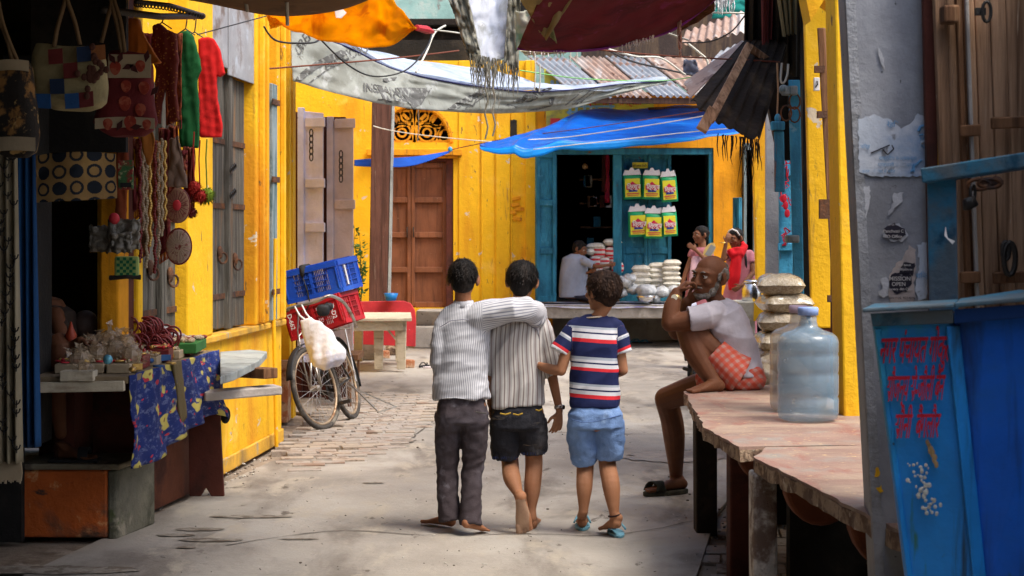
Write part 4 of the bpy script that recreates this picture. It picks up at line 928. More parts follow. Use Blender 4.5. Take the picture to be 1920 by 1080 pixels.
# hanging printed packets
GRN = M('packet_green', (.02,.34,.14), bump=.1, rough=.35); YLW = M('packet_yellow', (.70,.66,.04), bump=.1, rough=.35); PRED = M('packet_red', (.55,.02,.07), bump=0, rough=.35); PBLU = M('packet_blue', (.04,.05,.28), bump=0); PWH = M('packet_white', (.62,.62,.66), bump=.3, rough=.4)
def packet(x, y, w, h, label, tilt=0.0):
    D_ = 24.12; c = P(x, y, D_); k = D_/3300
    root = thing('hanging_packet', c, label, 'packet', 'green and yellow packets hanging in the shop doorway')
    R = rotm('Y', tilt); q = lambda u, v, dy=0: c+R@V((u*w*k/2, dy+.012*math.sin(u*2), -v*h*k))
    b = MB(); b.sheet(lambda u, v: q((u*2-1)*(1+.04*v), .2+.8*v, -.045*math.sin(PI*u)*math.sin(PI*min(1,v*1.1))), 8, 8, .012); b.build('pouch', GRN, root, smooth=True)
    b = MB(); b.prism([q(-1,.22,-.02),q(-.75,.05,-.02),q(-.3,.07,-.02),q(-.12,-.02,-.02),q(.12,-.02,-.02),q(.3,.07,-.02),q(.8,.03,-.02),q(1,.22,-.02)], (0,.015,0)); b.build('top_fold', PWH, root)
    b = MB(); b.prism([q(-.80,.34,-.062),q(.80,.34,-.062),q(.84,.93,-.062),q(-.84,.93,-.062)], (0,.012,0)); b.build('label_panel', YLW, root)
    b = MB(); b.prism([q(-.7,.70,-.066),q(-.7,.55,-.066),q(-.35,.52,-.066),q(0,.43,-.066),q(.35,.52,-.066),q(.7,.55,-.066),q(.7,.70,-.066)], (0,.003,0)); b.build('label_emblem', PRED, root)
    b = MB(); b.prism([q(-.45,.77,-.066),q(-.45,.705,-.066),q(.5,.705,-.066),q(.5,.77,-.066)], (0,.003,0)); b.build('label_band', PBLU, root)
    b = MB(); b.prism([q(-.7,.84,-.066),q(-.7,.81,-.066),q(.7,.81,-.066),q(.7,.84,-.066)], (0,.003,0)); b.prism([q(-.6,.89,-.066),q(-.6,.87,-.066),q(.6,.87,-.066),q(.6,.89,-.066)], (0,.003,0)); b.build('label_print', PRED, root)
    text('ित्रशुल', .085*w/36, q(-.60,.665,-.070), R@V((1,0,0)), R@V((0,0,1)), WHT, root, 'label_name', bold=.02, sx=.92, spacing=.95)
for r_, (y, xs) in enumerate(((317,(1183,1222,1253)),(385,(1193,1226,1254)))):
    for k, x in enumerate(xs):
        packet(x+random.uniform(-1.5,1.5), y+random.uniform(-2,2), (36,35,29)[k]+random.uniform(-1.5,1), 59+random.uniform(-2,2), '%s green and yellow packet of the %s hanging row' % (('left','middle','right')[k], ('upper','lower')[r_]), (-.06,.02,-.09)[k]+random.uniform(-.03,.03))
for k,(x,m_) in enumerate(((1133,DRED),(1139,PRED))):
    b = MB(); b.sheet(ruled([W(x-4,285,25),W(x+3,285,25)],[W(x-5,360+k*20,25),W(x+4,360+k*20,25)], wr=.03), 6, 12, .01); b.build('hanging_cloth', m_, label=['dark maroon cloth hanging inside the shop','narrow crimson cloth hanging inside the shop doorway'][k], cat='cloth', smooth=True)
random.seed(31)
for k in range(10):
    b = MB(); b.b2(*( (lambda c,s: (c-V(s),c+V(s)))(W(1100+random.uniform(0,58),340+random.randint(0,4)*38,25.6), (.05,.05,random.uniform(.05,.09))))); b.build('stock_box', random.choice((DRED,BLUP,BEIG,WOODB,PWH)), label='small box on the dim shelves inside the shop', cat='box', group='boxes on the dim shop shelves', bevel=.004)
b = MB(); c = W(1018,535,24.1); b.ball(c+V((0,0,-.02)), (.13,.12,.16), nu=16, nv=10, pw=.8); b.build('dark_bundle', DARK, label='dark round bundle at the left end of the shop platform', cat='bundle', smooth=True, wob=.02)
# blue and white slippers under the platform
def slipper(c, L, rz, m1, m2, label, grp=None):
    root = thing('slipper', c, label, 'slipper', grp); R = rotm('Z', rz)
    b = MB(); n = 20; pts = []
    for i in range(n):
        a = 2*PI*i/n; x = math.cos(a)*L/2; y = math.sin(a)*L*.19*(1+.15*math.cos(a)-.18*math.cos(2*a)*.5); pts.append(V(c)+R@V((x,y,0)))
    b.prism(pts, (0,0,.018)); b.build('sole', m1, root, bevel=.004)
    b = MB()
    for s in (-1,1): b.tube([V(c)+R@V(p) for p in ((L*.28,0,.018),(L*.2,s*L*.07,.045),(L*.05,s*L*.15,.045),(-L*.10,s*L*.19,.015))], .007, 6)
    b.build('strap', m2, root)
slipper(W(1188,0,23.6)*1 if 0 else V((P(1188,0,24.6).x,24.6,0)), .3, .2, BLUL, BLUP, 'blue slipper lying below the shop platform')
slipper(V((P(1204,0,24.4).x,24.4,0)), .3, -.4, BLK, BLUP, 'dark slipper lying beside a blue one below the shop platform')
slipper(G(795,688), .24, 1.2, BLK, IRON, 'black slipper left of a pair near the pale table'); slipper(G(812,690), .24, .3, TAUP, IRON, 'brownish slipper right of a pair near the pale table')
# ------------------------------------------------------------ banners, roof and tarpaulins
BAN = M('yellow_banner', (.42,.40,.05), [((.2,.2,.08),4,.55,.7)], rough=.45, bump=.15)
t = thing('shop_banner', W(1120,240,23.7), 'old yellow vinyl banner with blue and red Hindi words over the shop', 'banner')
b = MB(); b.prism([W(1026,270,23.62),W(1226,262,23.62),W(1226,192,23.62),W(1108,186,23.62),W(1050,140,23.62),W(1020,128,23.62)], (0,.03,0)); b.build('panel', BAN, t)
bw_ = lambda s, x, y, z, m, sx=1: text(s, z, W(x,y,23.6-.0), (1,0,0), (0,.03,1), m, t, 'banner_words', bold=.02, sx=sx)
bw_('११ नम: शिवाय', 1030, 165, .16, INKB, .85); bw_('मसाले', 1062, 220, .25, INKB, 1.15); bw_('शुद्ध देसी घी', 1040, 238, .10, INK); bw_('एवं थोक विक्रेता', 1100, 196, .12, REDL)
bw_('मिर्च', 1066, 238, .13, INK)
b = MB(); b.box(W(1041,228,23.58), (.13,.01,.09)); b.build('banner_stamp', REDP, t)
t = thing('lintel_sign', W(1130,268,23.4), 'cream signboard strip under the blue tarpaulin edge', 'sign')
b = MB(); b.hexa([W(1034,276,23.7),W(1230,266,23.7),W(1230,266,23.73),W(1034,276,23.73),W(1034,262,23.7),W(1232,252,23.7),W(1232,252,23.73),W(1034,262,23.73)]); b.build('panel', M('cream_board', (.5,.46,.25), bump=.1), t)
text('प्रो. कृष्ण कुमार - मो. बाजार गोकुल', .085, W(1075,270,23.68), V((1,0,.04)), (0,0,1), INK, t, 'sign_words')
def corrugated(name, q, m, label, amp=.02, n=22, th=.004, cat='tin sheet', rag=0, thing_root=None):
    """q: near-left, near-right, far-right, far-left corners; ribs run from near to far"""
    q = [V(p) for p in q]; b = MB()
    nrm = (q[1]-q[0]).cross(q[3]-q[0]).normalized()
    def fn(u, v):
        v2 = v
        if rag: v2 = v + (1-v)*rag*noise.noise(V((u*14,0,q[0].x)))
        p = q[0].lerp(q[1],u).lerp(q[3].lerp(q[2],u), v2)
        return p+nrm*(amp*math.sin(u*n*2*PI)+.01*noise.noise(p*3))
    b.sheet(fn, n*8, 8, th); return b.build(name, m, thing_root, label=label, cat=None if thing_root else cat, smooth=True)
t = thing('tin_roof', W(1150,150,23.2), 'pale corrugated tin awning sloping over the shop banner', 'roof')
xs = [(990,1322),]
def rfp(x, y, D_): return P(x, y, D_)
cols_ = [(1085,1140,990,1050,TIN),(1142,1200,1052,1105,TIN),(1202,1300,1107,1180,TINR),(1302,1375,1182,1235,TIN),(1377,1450,1237,1325,TINR)]
for (a0, a1, c0, c1, m) in ((1080,1147,988,1064,TIN),(1149,1222,1066,1132,TINR),(1224,1298,1134,1205,TIN),(1300,1372,1207,1330,TINR)):
    corrugated('tin_sheet', [P(a0,178+(a0-1080)*.01,22.6),P(a1,182,22.6),P(c1,108,24.3),P(c0,106,24.3)], m, None, n=6, amp=.018, thing_root=t)
b = MB(); b.bar(P(1075,188,22.7), P(1370,190,22.7), .08, .07); b.bar(P(1215,205,23.3), P(1370,200,23.3), .07, .05); b.build('rafter', WOODB, t)
corrugated('tin_sheet', [P(1276,85,20.5),P(1400,60,20.5),P(1400,20,21.8),P(1285,60,21.8)], TINR, 'brown rusty tin sheet on the upper roof right of the maroon tarpaulin', n=8)
corrugated('tin_sheet', [P(1330,122,19.5),P(1410,88,19.5),P(1440,60,20.6),P(1350,98,20.6)], TIN, 'bright white tin sheet just above the broken awning', n=7)
b = MB(); b.b2((P(1090,0,25.5).x,25.3,3.7),(P(1500,0,25.5).x,25.6,6.6)); b.build('upper_wall', M('dark_brown_attic', (.05,.035,.03), [((.12,.08,.05),2,.5,.7,(4,4,.5))], bump=.3), label='dark attic wall behind the roofs on the right', cat='wall')
b = MB(); b.sheet(ruled([P(1283,112,22),P(1305,112,22)],[P(1280,140,22),P(1312,142,22)], wr=.05), 8, 8, .02); b.build('grey_sheet', M('grey_polythene', (.12,.13,.18), rough=.3), label='crumpled dark grey plastic sheet tucked under the upper tin sheets', cat='sheet', smooth=True)
b = MB(); b.sheet(ruled([P(1340,0,24.5),P(1400,0,24.5)],[P(1335,35,24.5),P(1400,30,24.5)], wr=.05), 8, 8, .02); b.build('teal_sheet', M('teal_cloth', (.01,.20,.17)), label='teal green cloth at the top behind the frayed white strands', cat='cloth', smooth=True)
# broken dark awning, right
def frayed(b, A, B_, n, L, r=.004, m=None):
    for k in range(n):
        p = V(A).lerp(V(B_), random.random())+V((0,random.uniform(-.03,.03),0)); l = L*random.uniform(.3,1)
        q = [p]; 
        for s in range(4): q.append(q[-1]+V((random.uniform(-.02,.02)*l*3, random.uniform(-.02,.02), -l/4)))
        b.tube(q, [r,r,r*.9,r*.7,r*.3], 5)
t = thing('broken_awning', P(1400,200,12), 'rotten dark tin awning hanging down steeply over the right side', 'awning')
def ragfn(A, Bq, seed, rag):
    A = [V(p) for p in A]; Bq = [V(p) for p in Bq]
    def fn(u, v):
        vv = v*(1-rag*(.5+.5*noise.noise(V((u*9+seed,0,0))))); p = ln(A,u).lerp(ln(Bq,u),vv)
        return p+V((0,.03*math.sin(u*40),.012*math.sin(u*40)))
    return fn
b = MB(); b.sheet(ragfn([P(1394,80,12.2),P(1440,60,12.4),P(1490,40,12.6)],[P(1288,198,11.2),P(1350,248,11.0),P(1420,282,11.1)], 3, .12), 60, 20, .008); b.build('tin_sheet', TIND, t)
b = MB(); b.sheet(ragfn([P(1396,84,12.25),P(1392,78,12.6)],[P(1288,190,11.25),P(1278,160,12.0)], 7, .1), 20, 20, .006); b.build('tin_edge_sheet', TINR, t)
b = MB(); b.sheet(ragfn([P(1398,-20,12.0),P(1500,-20,12.0)],[P(1396,95,12.3),P(1498,150,12.6)], 5, .05), 24, 16, .01); b.build('hanging_canvas', DARK, t)
b = MB(); b.sheet(ragfn([P(1428,-20,11.8),P(1450,-20,11.8)],[P(1430,95,11.9),P(1446,80,11.9)], 5, .2), 10, 12, .01); b.build('rag', M('dark_red_rag', (.10,.02,.02)), t)
b = MB(); b.sheet(ragfn([P(1455,-20,11.7),P(1495,-20,11.7)],[P(1470,78,11.8),P(1494,70,11.8)], 9, .2), 10, 12, .01); b.build('rag', M('olive_rag', (.16,.15,.09)), t)
b = MB(); b.bar(P(1405,85,11.9), P(1332,225,10.9), .055, .03, (0,1,0)); b.bar(P(1338,205,10.95), P(1315,244,10.85), .07, .03, (0,1,0)); b.bar(P(1404,88,11.9), P(1460,128,12.2), .05, .03, (0,1,0)); b.build('batten', WOODR, t, bevel=.004)
random.seed(9); b = MB(); frayed(b, P(1340,250,11), P(1425,262,11), 26, .20); frayed(b, P(1395,250,12), P(1405,250,12), 8, .7, .003); b.build('frayed_edge', TIND, t)
b = MB(); b.b2((P(1500,0,12.8).x-.10,12.7,2.45),(2.6,13.0,4.5)); b.prism([P(1430,150,12.75),P(1500,60,12.75),P(1500,300,12.75),P(1462,300,12.75)], (0,.1,0)); b.build('shadow_wall', DARK, label='black wall coloured as shade behind the broken awning', cat='wall')  # near-black colour stands in for the shade behind the awning
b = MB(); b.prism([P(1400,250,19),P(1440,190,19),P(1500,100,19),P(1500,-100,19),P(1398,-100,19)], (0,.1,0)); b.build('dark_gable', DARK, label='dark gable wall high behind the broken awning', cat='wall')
b = MB(); b.b2((1.6,9.6,3.7),(3.4,12.9,3.78)); b.build('added_shade_overhang', TIND, label='unseen dark slab added to shade the broken awning on the right', cat='roof')  # slab above the view, added to keep the sun off the awning
# tarpaulins across the lane
TGREY = M('printed_grey_sack_cloth', (.40,.42,.38), [((.30,.31,.27),4,.5,.7), ((.2,.19,.15),9,.66,.74), ((.50,.52,.50),7,.6,.7)], trans=.35, rough=.6, bump=.25)
TWHT = M('white_tarpaulin', (.62,.69,.80), [((.45,.53,.68),2.2,.5,.75,(1,3,1)), ((.74,.78,.85),5,.6,.7)], trans=.5, rough=.5, bump=.3)
t = thing('white_tarpaulin', P(850,150,15), 'large white tarpaulin made of printed grey sacks sagging across the lane', 'tarpaulin')
top = [P(545,52,13.2),P(650,88,13.7),P(745,132,14.2),P(880,160,15.0),P(1000,172,15.8),P(1100,166,16.6),P(1165,158,17.2),P(1250,152,18)]
bot = [P(549,152,13.1),P(640,176,13.5),P(745,200,14.0),P(850,210,14.8),P(950,212,15.6),P(1060,204,16.5),P(1150,180,17.1),P(1252,154,18)]
fl = ruled(top, bot, wr=.045, wf=5, ws=(2,1), seed=2, nrm=(0,1,.25))
def flt(u, v):                      # random point near the flap, for its printing
    return fl(u, v)+V((0,-.012,0))
b = MB(); b.sheet(fl, 110, 16, .004); flap = b.build('front_flap', TGREY, t, smooth=True)
back = [P(600,60,15.5),P(640,84,17),P(740,105,17.8),P(880,125,18.3),P(960,140,18.3),P(985,160,17.6),P(1080,165,17.4),P(1250,151,18.1)]
b = MB(); b.sheet(ruled(top, back, wr=.06, wf=4, ws=(1,4), seed=5, nrm=(0,0,1)), 90, 20, .004); b.build('upper_sheet', TWHT, t, smooth=True)
DINK = M('dark_grey_print', (.10,.10,.095), [((.3,.31,.29),22,.55,.66)], bump=0)
def onflap(s, u, v, sz, rot=0, sx=1):
    cr_, sr = math.cos(rot), math.sin(rot)
    def fn(x, y): 
        X, Y = x*cr_-y*sr, x*sr+y*cr_
        return flt(u+X/3.4, v-Y/.33)
    text(s, sz, None, (1,0,0), (0,0,1), DINK, t, 'print', fn=fn, bold=.02, sx=sx, depth=.002)
onflap('AIDUOSO', .10, .62, .10, .6); onflap('INSTANT', .20, .80, .085, .15); onflap('DUO', .235, .93, .10, .2); onflap('UREA', .03, .5, .09, .9); onflap('IFT', .44, .35, .11, -1.4); onflap('8%', .600, .55, .21, 1.45); onflap('100/', .575, .85, .16, 1.3); onflap('IF', .715, .6, .15, -1.3, 1); onflap('GS 90', .84, .55, .09, .1)
def band(u0, u1, v0, v1, sk=0, w=.016):
    b = MB(); b.sheet(lambda a, c: flt(u0+(u1-u0)*c+a*w, v0+(v1-v0)*c), 3, 22, .003); b.build('print', DINK, t)
def patch(us, n=6):
    b = MB()
    A, B_, C_, D_ = us
    b.sheet(lambda a, c: flt(*( (A[i]*(1-a)+B_[i]*a)*(1-c)+(D_[i]*(1-a)+C_[i]*a)*c for i in (0,1))), n, n, .003); b.build('print', DINK, t)
band(.015, .13, .95, .10, w=.022); band(.055, .15, .98, .20, w=.004); band(.455, .41, .12, .9, w=.016); band(.475, .43, .1, .9, w=.003); band(.49, .447, .1, .9, w=.003)
patch([(.285,.48),(.36,.30),(.345,.85),(.325,.98)]); patch([(.235,.62),(.245,.55),(.275,.92),(.26,.95)]); patch([(.25,.35),(.285,.2),(.28,.3),(.255,.42)]); patch([(.28,.6),(.30,.8),(.31,.8),(.285,.55)])
patch([(.63,.3),(.645,.3),(.665,.75),(.66,.75)]); patch([(.66,.75),(.665,.78),(.64,.95),(.62,.93)]); band(.705, .70, .1, .8, w=.005); band(.735, .72, .1, .8, w=.006); band(.76, .745, .1, .8, w=.004); band(.79, .86, .5, .25, w=.02)
b = MB(); b.tube([p+V((0,-.01,0)) for p in [cr(top, k/60) for k in range(61)]], .007, 6); b.build('hem_rope', M('navy_hem', (.02,.02,.08)), t)
# orange tarp
t = thing('orange_tarpaulin', P(640,40,11), 'bright orange cloth stretched overhead, gathered at one corner', 'tarpaulin')
ORC = M('orange_cloth', (.90,.50,.012), [((.66,.22,.006),1.6,.56,.72,(3,1,1)), ((.80,.36,.02),4,.6,.7)], trans=.72, bump=.15)
A = [P(495,-25,10.2),P(600,-60,10.6),P(700,-40,11),P(745,10,11.3),P(781,52,11.6)]
B_ = [P(503,36,11.2),P(560,60,11.3),P(640,82,11.5),P(720,89,11.6),P(781,53,11.62)]
b = MB(); b.sheet(ruled(A, B_, wr=.06, wf=3, ws=(3,1), seed=1), 60, 24, .004); b.build('cloth', ORC, t, smooth=True)
b = MB(); b.tube([P(781,52,11.6),P(800,56,11.8),P(812,60,12)], [.02,.028,.012], 8); b.build('knot', REDP, t)
b = MB(); b.prism([P(627,16,10.9),P(640,14,10.9),P(650,24,10.9),P(640,34,10.9),P(630,33,10.9)], (0,.004,0)); b.build('patch', WHT, t)
b = MB(); b.sheet(ruled([P(500,28,10.9),P(520,36,10.9)],[P(507,54,10.9),P(530,46,10.9)], wr=.03), 8, 8, .006); b.build('torn_corner', ORC, t)
# brown cloth along the top left
t = thing('brown_awning', P(500,0,8.5), 'dull brown cloth awning along the top left, hiding the sky above the stall', 'awning')
BRC = M('brown_cloth', (.16,.085,.04), [((.08,.04,.02),3,.5,.7)], trans=.12, bump=.2)
A = [P(60,-120,6.4),P(300,-120,6.8),P(560,-110,7.2),P(760,-60,7.6)]; B_ = [P(150,-30,9.2),P(380,4,9.2),P(480,24,9.2),P(580,26,9.2),P(650,14,9.2),P(735,-20,9.2)]
b = MB(); b.sheet(ruled(A, B_, wr=.05, wf=3), 60, 16, .006); b.build('cloth', BRC, t, smooth=True)
# unseen canopy added to shade the near lane and the stall
t = thing('added_shade_canopy', (-.9,4,2.95), 'unseen brown canvas added to shade the near part of the lane', 'awning')
b = MB(); b.sheet(ruled([V((-4.2,-9,2.8)),V((-1.3,-9,2.95)),V((.4,-9,3.0))],[V((-4.2,9.6,3.06)),V((-1.5,9.4,3.06)),V((.3,8.2,3.08))], wr=.03, sag=.0), 30, 30, .01); b.build('cloth', BRC, t, smooth=True)
# torn white sheet
t = thing('torn_sheet', P(905,40,12), 'ragged white plastic sheet with hanging frayed strands', 'tarpaulin')
TORN = M('torn_white_sheet', (.66,.70,.78), [((.40,.42,.42),4,.48,.68,(2,1,1)), ((.85,.88,.93),6,.6,.7)], trans=.45, bump=.4, rough=.5)
TORG = M('dirty_mesh_sheet', (.33,.32,.26), [((.18,.17,.12),6,.5,.7), ((.5,.5,.45),9,.6,.7)], trans=.4, bump=.5)
b = MB(); b.sheet(ruled([P(866,-30,12),P(920,-30,12.2),P(968,-30,12)],[P(875,95,11.9),P(915,118,11.8),P(962,100,11.9)], wr=.05, wf=3, seed=4), 34, 34, .006); b.build('sheet', TORN, t, smooth=True)
b = MB(); b.sheet(ruled([P(832,-30,11.9),P(872,-30,11.9)],[P(878,108,11.85),P(905,122,11.8)], wr=.08, wf=6, seed=6), 16, 34, .006); b.sheet(ruled([P(955,-30,11.9),P(976,-10,11.9)],[P(945,118,11.8),P(972,128,11.8)], wr=.06, wf=6, seed=8), 12, 30, .006); b.build('mesh_edge', TORG, t, smooth=True)
random.seed(14); b = MB(); frayed(b, P(880,100,11.8), P(972,118,11.8), 110, .26, .0030); frayed(b, P(900,110,11.8), P(935,120,11.8), 16, .42, .003)
for x_, l in ((912,.50),(926,.48),(1003,.0)): 
    if l: b.tube([P(x_,120,11.7)+V((.01*math.sin(k*1.4),0,-l*k/12)) for k in range(13)], .006, 5)
b.build('frayed_strand', TORG, t)
# maroon tarp with green patches
t = thing('maroon_tarpaulin', P(1150,40,10), 'maroon cloth tarpaulin sagging across the top of the lane', 'tarpaulin')
MAR = M('maroon_cloth', (.16,.018,.028), [((.09,.012,.02),2,.5,.7,(1,3,1)), ((.22,.03,.09),6,.62,.72)], trans=.22, bump=.25, bscale=60)
A = [P(1035,-60,9.0),P(1150,-70,9.2),P(1280,-60,9.6),P(1345,-40,10)]; B_ = [P(970,92,10.2),P(1040,96,10.2),P(1120,93,10.3),P(1200,76,10.4),P(1270,52,10.5),P(1345,-5,10.6)]
b = MB(); b.sheet(ruled(A, B_, wr=.05, wf=3, ws=(2,1), seed=3), 70, 24, .005); b.build('cloth', MAR, t, smooth=True)
TAN = M('tan_cloth', (.38,.30,.15), [((.25,.19,.09),3,.5,.7)], trans=.35, bump=.2); PGR = M('pale_green_cloth', (.32,.50,.34), [((.55,.55,.45),3,.5,.6)], trans=.4, bump=.2)
b = MB(); b.sheet(ruled([P(958,-30,9.3),P(1100,-40,9.3)],[P(1012,60,9.9),P(1024,74,9.9)], wr=.06, seed=2), 20, 20, .005); b.build('tan_flap', TAN, t, smooth=True)
b = MB(); b.sheet(ruled([P(1016,8,9.7),P(1026,14,9.7)],[P(1032,70,9.9),P(1044,80,9.9)], wr=.04, seed=2), 10, 20, .005); b.build('green_flap', M('olive_green_cloth', (.34,.36,.18), trans=.4), t, smooth=True)
b = MB(); b.sheet(ruled([P(966,20,10.3),P(1005,20,10.3)],[P(968,95,10.4),P(1008,66,10.4)], wr=.05, seed=2), 12, 16, .005); b.build('green_patch', PGR, t, smooth=True)
b = MB(); b.tube([cr([V(p)+V((0,-.01,-.0)) for p in B_], k/50) for k in range(51)], .008, 6); b.build('purple_hem', M('purple_hem', (.22,.03,.20)), t)
random.seed(15); b = MB(); frayed(b, P(1165,85,10.3), P(1225,64,10.4), 34, .05, .003); frayed(b, P(990,95,10.2), P(1060,97,10.2), 22, .04, .003); 
b.build('frayed_edge', M('pale_fray', (.7,.62,.6)), t)
b = MB(); b.sheet(ruled([P(1262,30,10.5),P(1340,-5,10.6)],[P(1275,60,10.5),P(1340,20,10.6)], wr=.04), 12, 8, .005); b.build('brown_flap', M('brown_flap_cloth', (.14,.05,.02), trans=.2), t)
b = MB(); b.sheet(ruled([P(1270,28,10.4),P(1276,30,10.4)],[P(1272,92,10.4),P(1279,92,10.4)], wr=.03), 4, 14, .006); frayed(b, P(1274,92,10.4), P(1277,92,10.4), 4, .06, .003); b.build('dangling_strip', M('dusty_pink_cloth', (.45,.25,.2)), t)
b = MB(); random.seed(44); frayed(b, P(1335,-10,14), P(1375,-10,14), 60, .17, .005); b.build('white_fray', M('white_strands', (.65,.66,.66)), label='tangle of frayed white strands at the top right of the maroon cloth', cat='rag')
# pale sag edge between tarps
b = MB(); b.sheet(ruled([P(975,95,12.6),P(1080,92,13)],[P(985,104,12.7),P(1060,99,13)], wr=.04), 14, 4, .006); b.build('cream_strip', M('cream_cloth', (.6,.55,.4), trans=.3), label='frayed cream cloth strip under the maroon tarpaulin', cat='cloth')
# blue tarp over the shop
t = thing('blue_tarpaulin', W(1160,240,22), 'vivid blue plastic tarpaulin pitched over the grocery shop front', 'tarpaulin')
BLT = M('blue_polythene', (.005,.14,.62), [((.004,.08,.45),1.4,.52,.72,(1,3,1)), ((.02,.26,.75),3,.6,.7,(.5,3,1))], trans=.4, rough=.3, bump=.15, spec=.5)
A = [P(900,272,21.5),P(985,250,22.2),P(1060,222,22.9),P(1112,204,23.3),P(1220,203,23.4),P(1330,201,23.4),P(1415,232,22.6)]
B_ = [P(900,273,21.5),P(950,276,21.4),P(985,280,21.4),P(1060,265,21.5),P(1180,262,21.6),P(1300,256,21.6),P(1412,243,21.8)]
bf = ruled(A, B_, wr=.05, wf=2, ws=(3,1), seed=7, nrm=(0,0,1))
b = MB(); b.sheet(bf, 90, 20, .006); b.build('sheet', BLT, t, smooth=True)
b = MB(); b.sheet(lambda u, v: bf(u, 1)+V((0,-.01-.02*v,-v*(.02+.09*math.sin(PI*min(1,u*1.15))**.7))), 90, 3, .006); b.build('drooping_edge', M('bright_blue_polythene', (.01,.30,.80), trans=.4, rough=.3), t, smooth=True)
t = thing('small_blue_tarpaulin', W(760,300,23.2), 'small blue tarpaulin slung like a hammock over the brown door', 'tarpaulin')
A = [P(664,300,22.9),P(720,297,22.9),P(790,292,23),P(843,283,23.2)]; B_ = [P(664,311,22.8),P(720,313,22.7),P(780,309,22.8),P(843,286,23.1)]
b = MB(); b.sheet(ruled(A, B_, wr=.02), 30, 8, .006); b.build('sheet', M('deep_blue_cloth', (.01,.08,.42), trans=.25), t, smooth=True)
b = MB(); b.ball(P(844,280,23.1), (.03,.02,.035)); b.build('knot', BLUL, t)
# ropes, wires and strings
def wire(pts, r, m, label, name='wire', sag=0):
    b = MB(); pts = [V(p) for p in pts]; n = 40; q = []
    for k in range(n+1):
        u = k/n; p = cr(pts, u); q.append(p+V((0,0,-sag*4*u*(1-u))))
    b.tube(q, r, 6); return b.build(name, m, label=label, cat=name.replace('_',' '), smooth=True)
WB = M('black_cable', (.02,.02,.02), bump=0, rough=.5); WP = M('pale_rope', (.6,.58,.5), bump=0); WR = M('brown_wire', (.16,.05,.03), bump=0); 
wire([P(370,65,10.4),P(500,30,11.6)], .004, WB, 'thin black wire from the green shirt up to the orange cloth')
wire([P(495,50,11.8),P(520,72,12),P(580,76,12.2),P(600,73,12.4)], .007, WB, 'black cable looping from the yellow pillar to the tarpaulin', sag=.02)
wire([P(600,73,12.4),P(650,120,12.6),P(700,143,12.8),P(760,132,13),P(800,90,13.4),P(812,55,13.8)], .006, WB, 'dark cable drooping in front of the printed tarpaulin')
wire([P(488,130,12.4),P(640,118,13),P(760,107,13.6),P(860,95,14.4)], .007, WR, 'rusty brown wire crossing the printed tarpaulin')
wire([P(700,236,22.5),P(800,247,22.4),P(980,268,21.6)], .007, WP, 'pale rope tied round the wooden post', 'rope', sag=.05)
wire([P(848,280,23),P(960,258,22.4),P(1100,240,21.6),P(1400,196,19)], .006, WR, 'brown wire running from the small blue tarpaulin past the blue one')
wire([P(990,262,20.8),P(1080,255,20.8),P(1300,221,19),P(1400,196,18)], .006, WP, 'pale rope stretched over the top of the blue tarpaulin', 'rope')
wire([P(1000,280,21),P(1300,247,20.5),P(1410,238,20)], .006, WP, 'pale rope along the lower edge of the blue tarpaulin', 'rope')
wire([P(812,56,12),P(860,62,13),P(900,70,14)], .006, WP, 'pale string from the red knot to the torn sheet', 'string')
wire([P(835,48,14),P(815,62,13.8),P(800,97,13.6),P(780,135,13)], .008, WP, 'white string hanging down behind the orange cloth', 'string')
wire([P(1130,88,16),P(1180,110,17),P(1240,125,18),P(1320,145,19)], .010, WB, 'black cable over the tin roof towards the right', sag=.02)
wire([P(1120,85,17),P(1190,102,17.4),P(1240,106,17.6),P(1285,140,18)], .010, WP, 'pale cable draped over the tin roof', sag=.02)
wire([P(1100,91,11.5),P(1240,104,11.8),P(1462,116,12.0)], .006, WR, 'brown wire from the maroon cloth across to the broken awning')
wire([P(975,132,14),P(1100,148,15),P(1260,150,16),P(1400,118,14)], .005, M('green_string', (.2,.5,.15)), 'thin green string along the top of the white tarpaulin', 'string')
wire([P(1225,52,11),P(1262,66,12),P(1290,75,13)], .007, WP, 'short white cable right of the maroon cloth')
wire([P(1318,23,14),P(1400,25,14)], .008, WP, 'white cable crossing in front of the teal cloth')
wire([P(1288,80,14),P(1310,98,14),P(1325,112,14),P(1328,128,14)], .010, WP, 'white cable hooked over the rusty tin')
wire([P(1280,80,13.4),P(1330,78,13.2),P(1370,60,13),P(1396,30,12.6)], .006, WB, 'black cable sagging beside the broken awning')
wire([P(538,0,8.8),P(539,48,8.8)], .010, WP, 'frayed white rope end hanging by the orange cloth', 'rope')
wire([P(460,0,8.9),P(464,22,8.9)], .010, WP, 'short pale rope end hanging under the brown awning', 'rope')
wire([P(492,55,12.3),P(488,90,12.3),P(474,128,12.3)], .006, WP, 'grey string hanging beside the tin panel', 'string')
wire([P(493,130,12.3),P(491,200,12.3),P(490,260,12.3)], .010, M('jute_rope',(.35,.25,.12)), 'jute rope hanging down the ridged pillar', 'rope')
wire([P(1466,118,11.9),P(1464,150,11.9),P(1470,155,11.9),P(1476,140,11.9),P(1478,120,11.9)], .008, WP, 'pale cord loop dangling by the blue post', 'cord')
for k,(x_,y0,y1,D_) in enumerate(((1003,100,170,12.4),(1012,120,172,12.4),(1069,94,116,12.4),(1081,90,118,12.4),(784,200,265,17))):
    wire([P(x_,y0,D_),P(x_+1,(y0+y1)/2,D_),P(x_-1,y1,D_)], .005, WP, ['pale string nearest the torn sheet','second string right of the torn sheet','string dangling from the maroon hem, left of two','string dangling from the maroon hem, right of two','thin string hanging before the carved fanlight'][k], 'string')
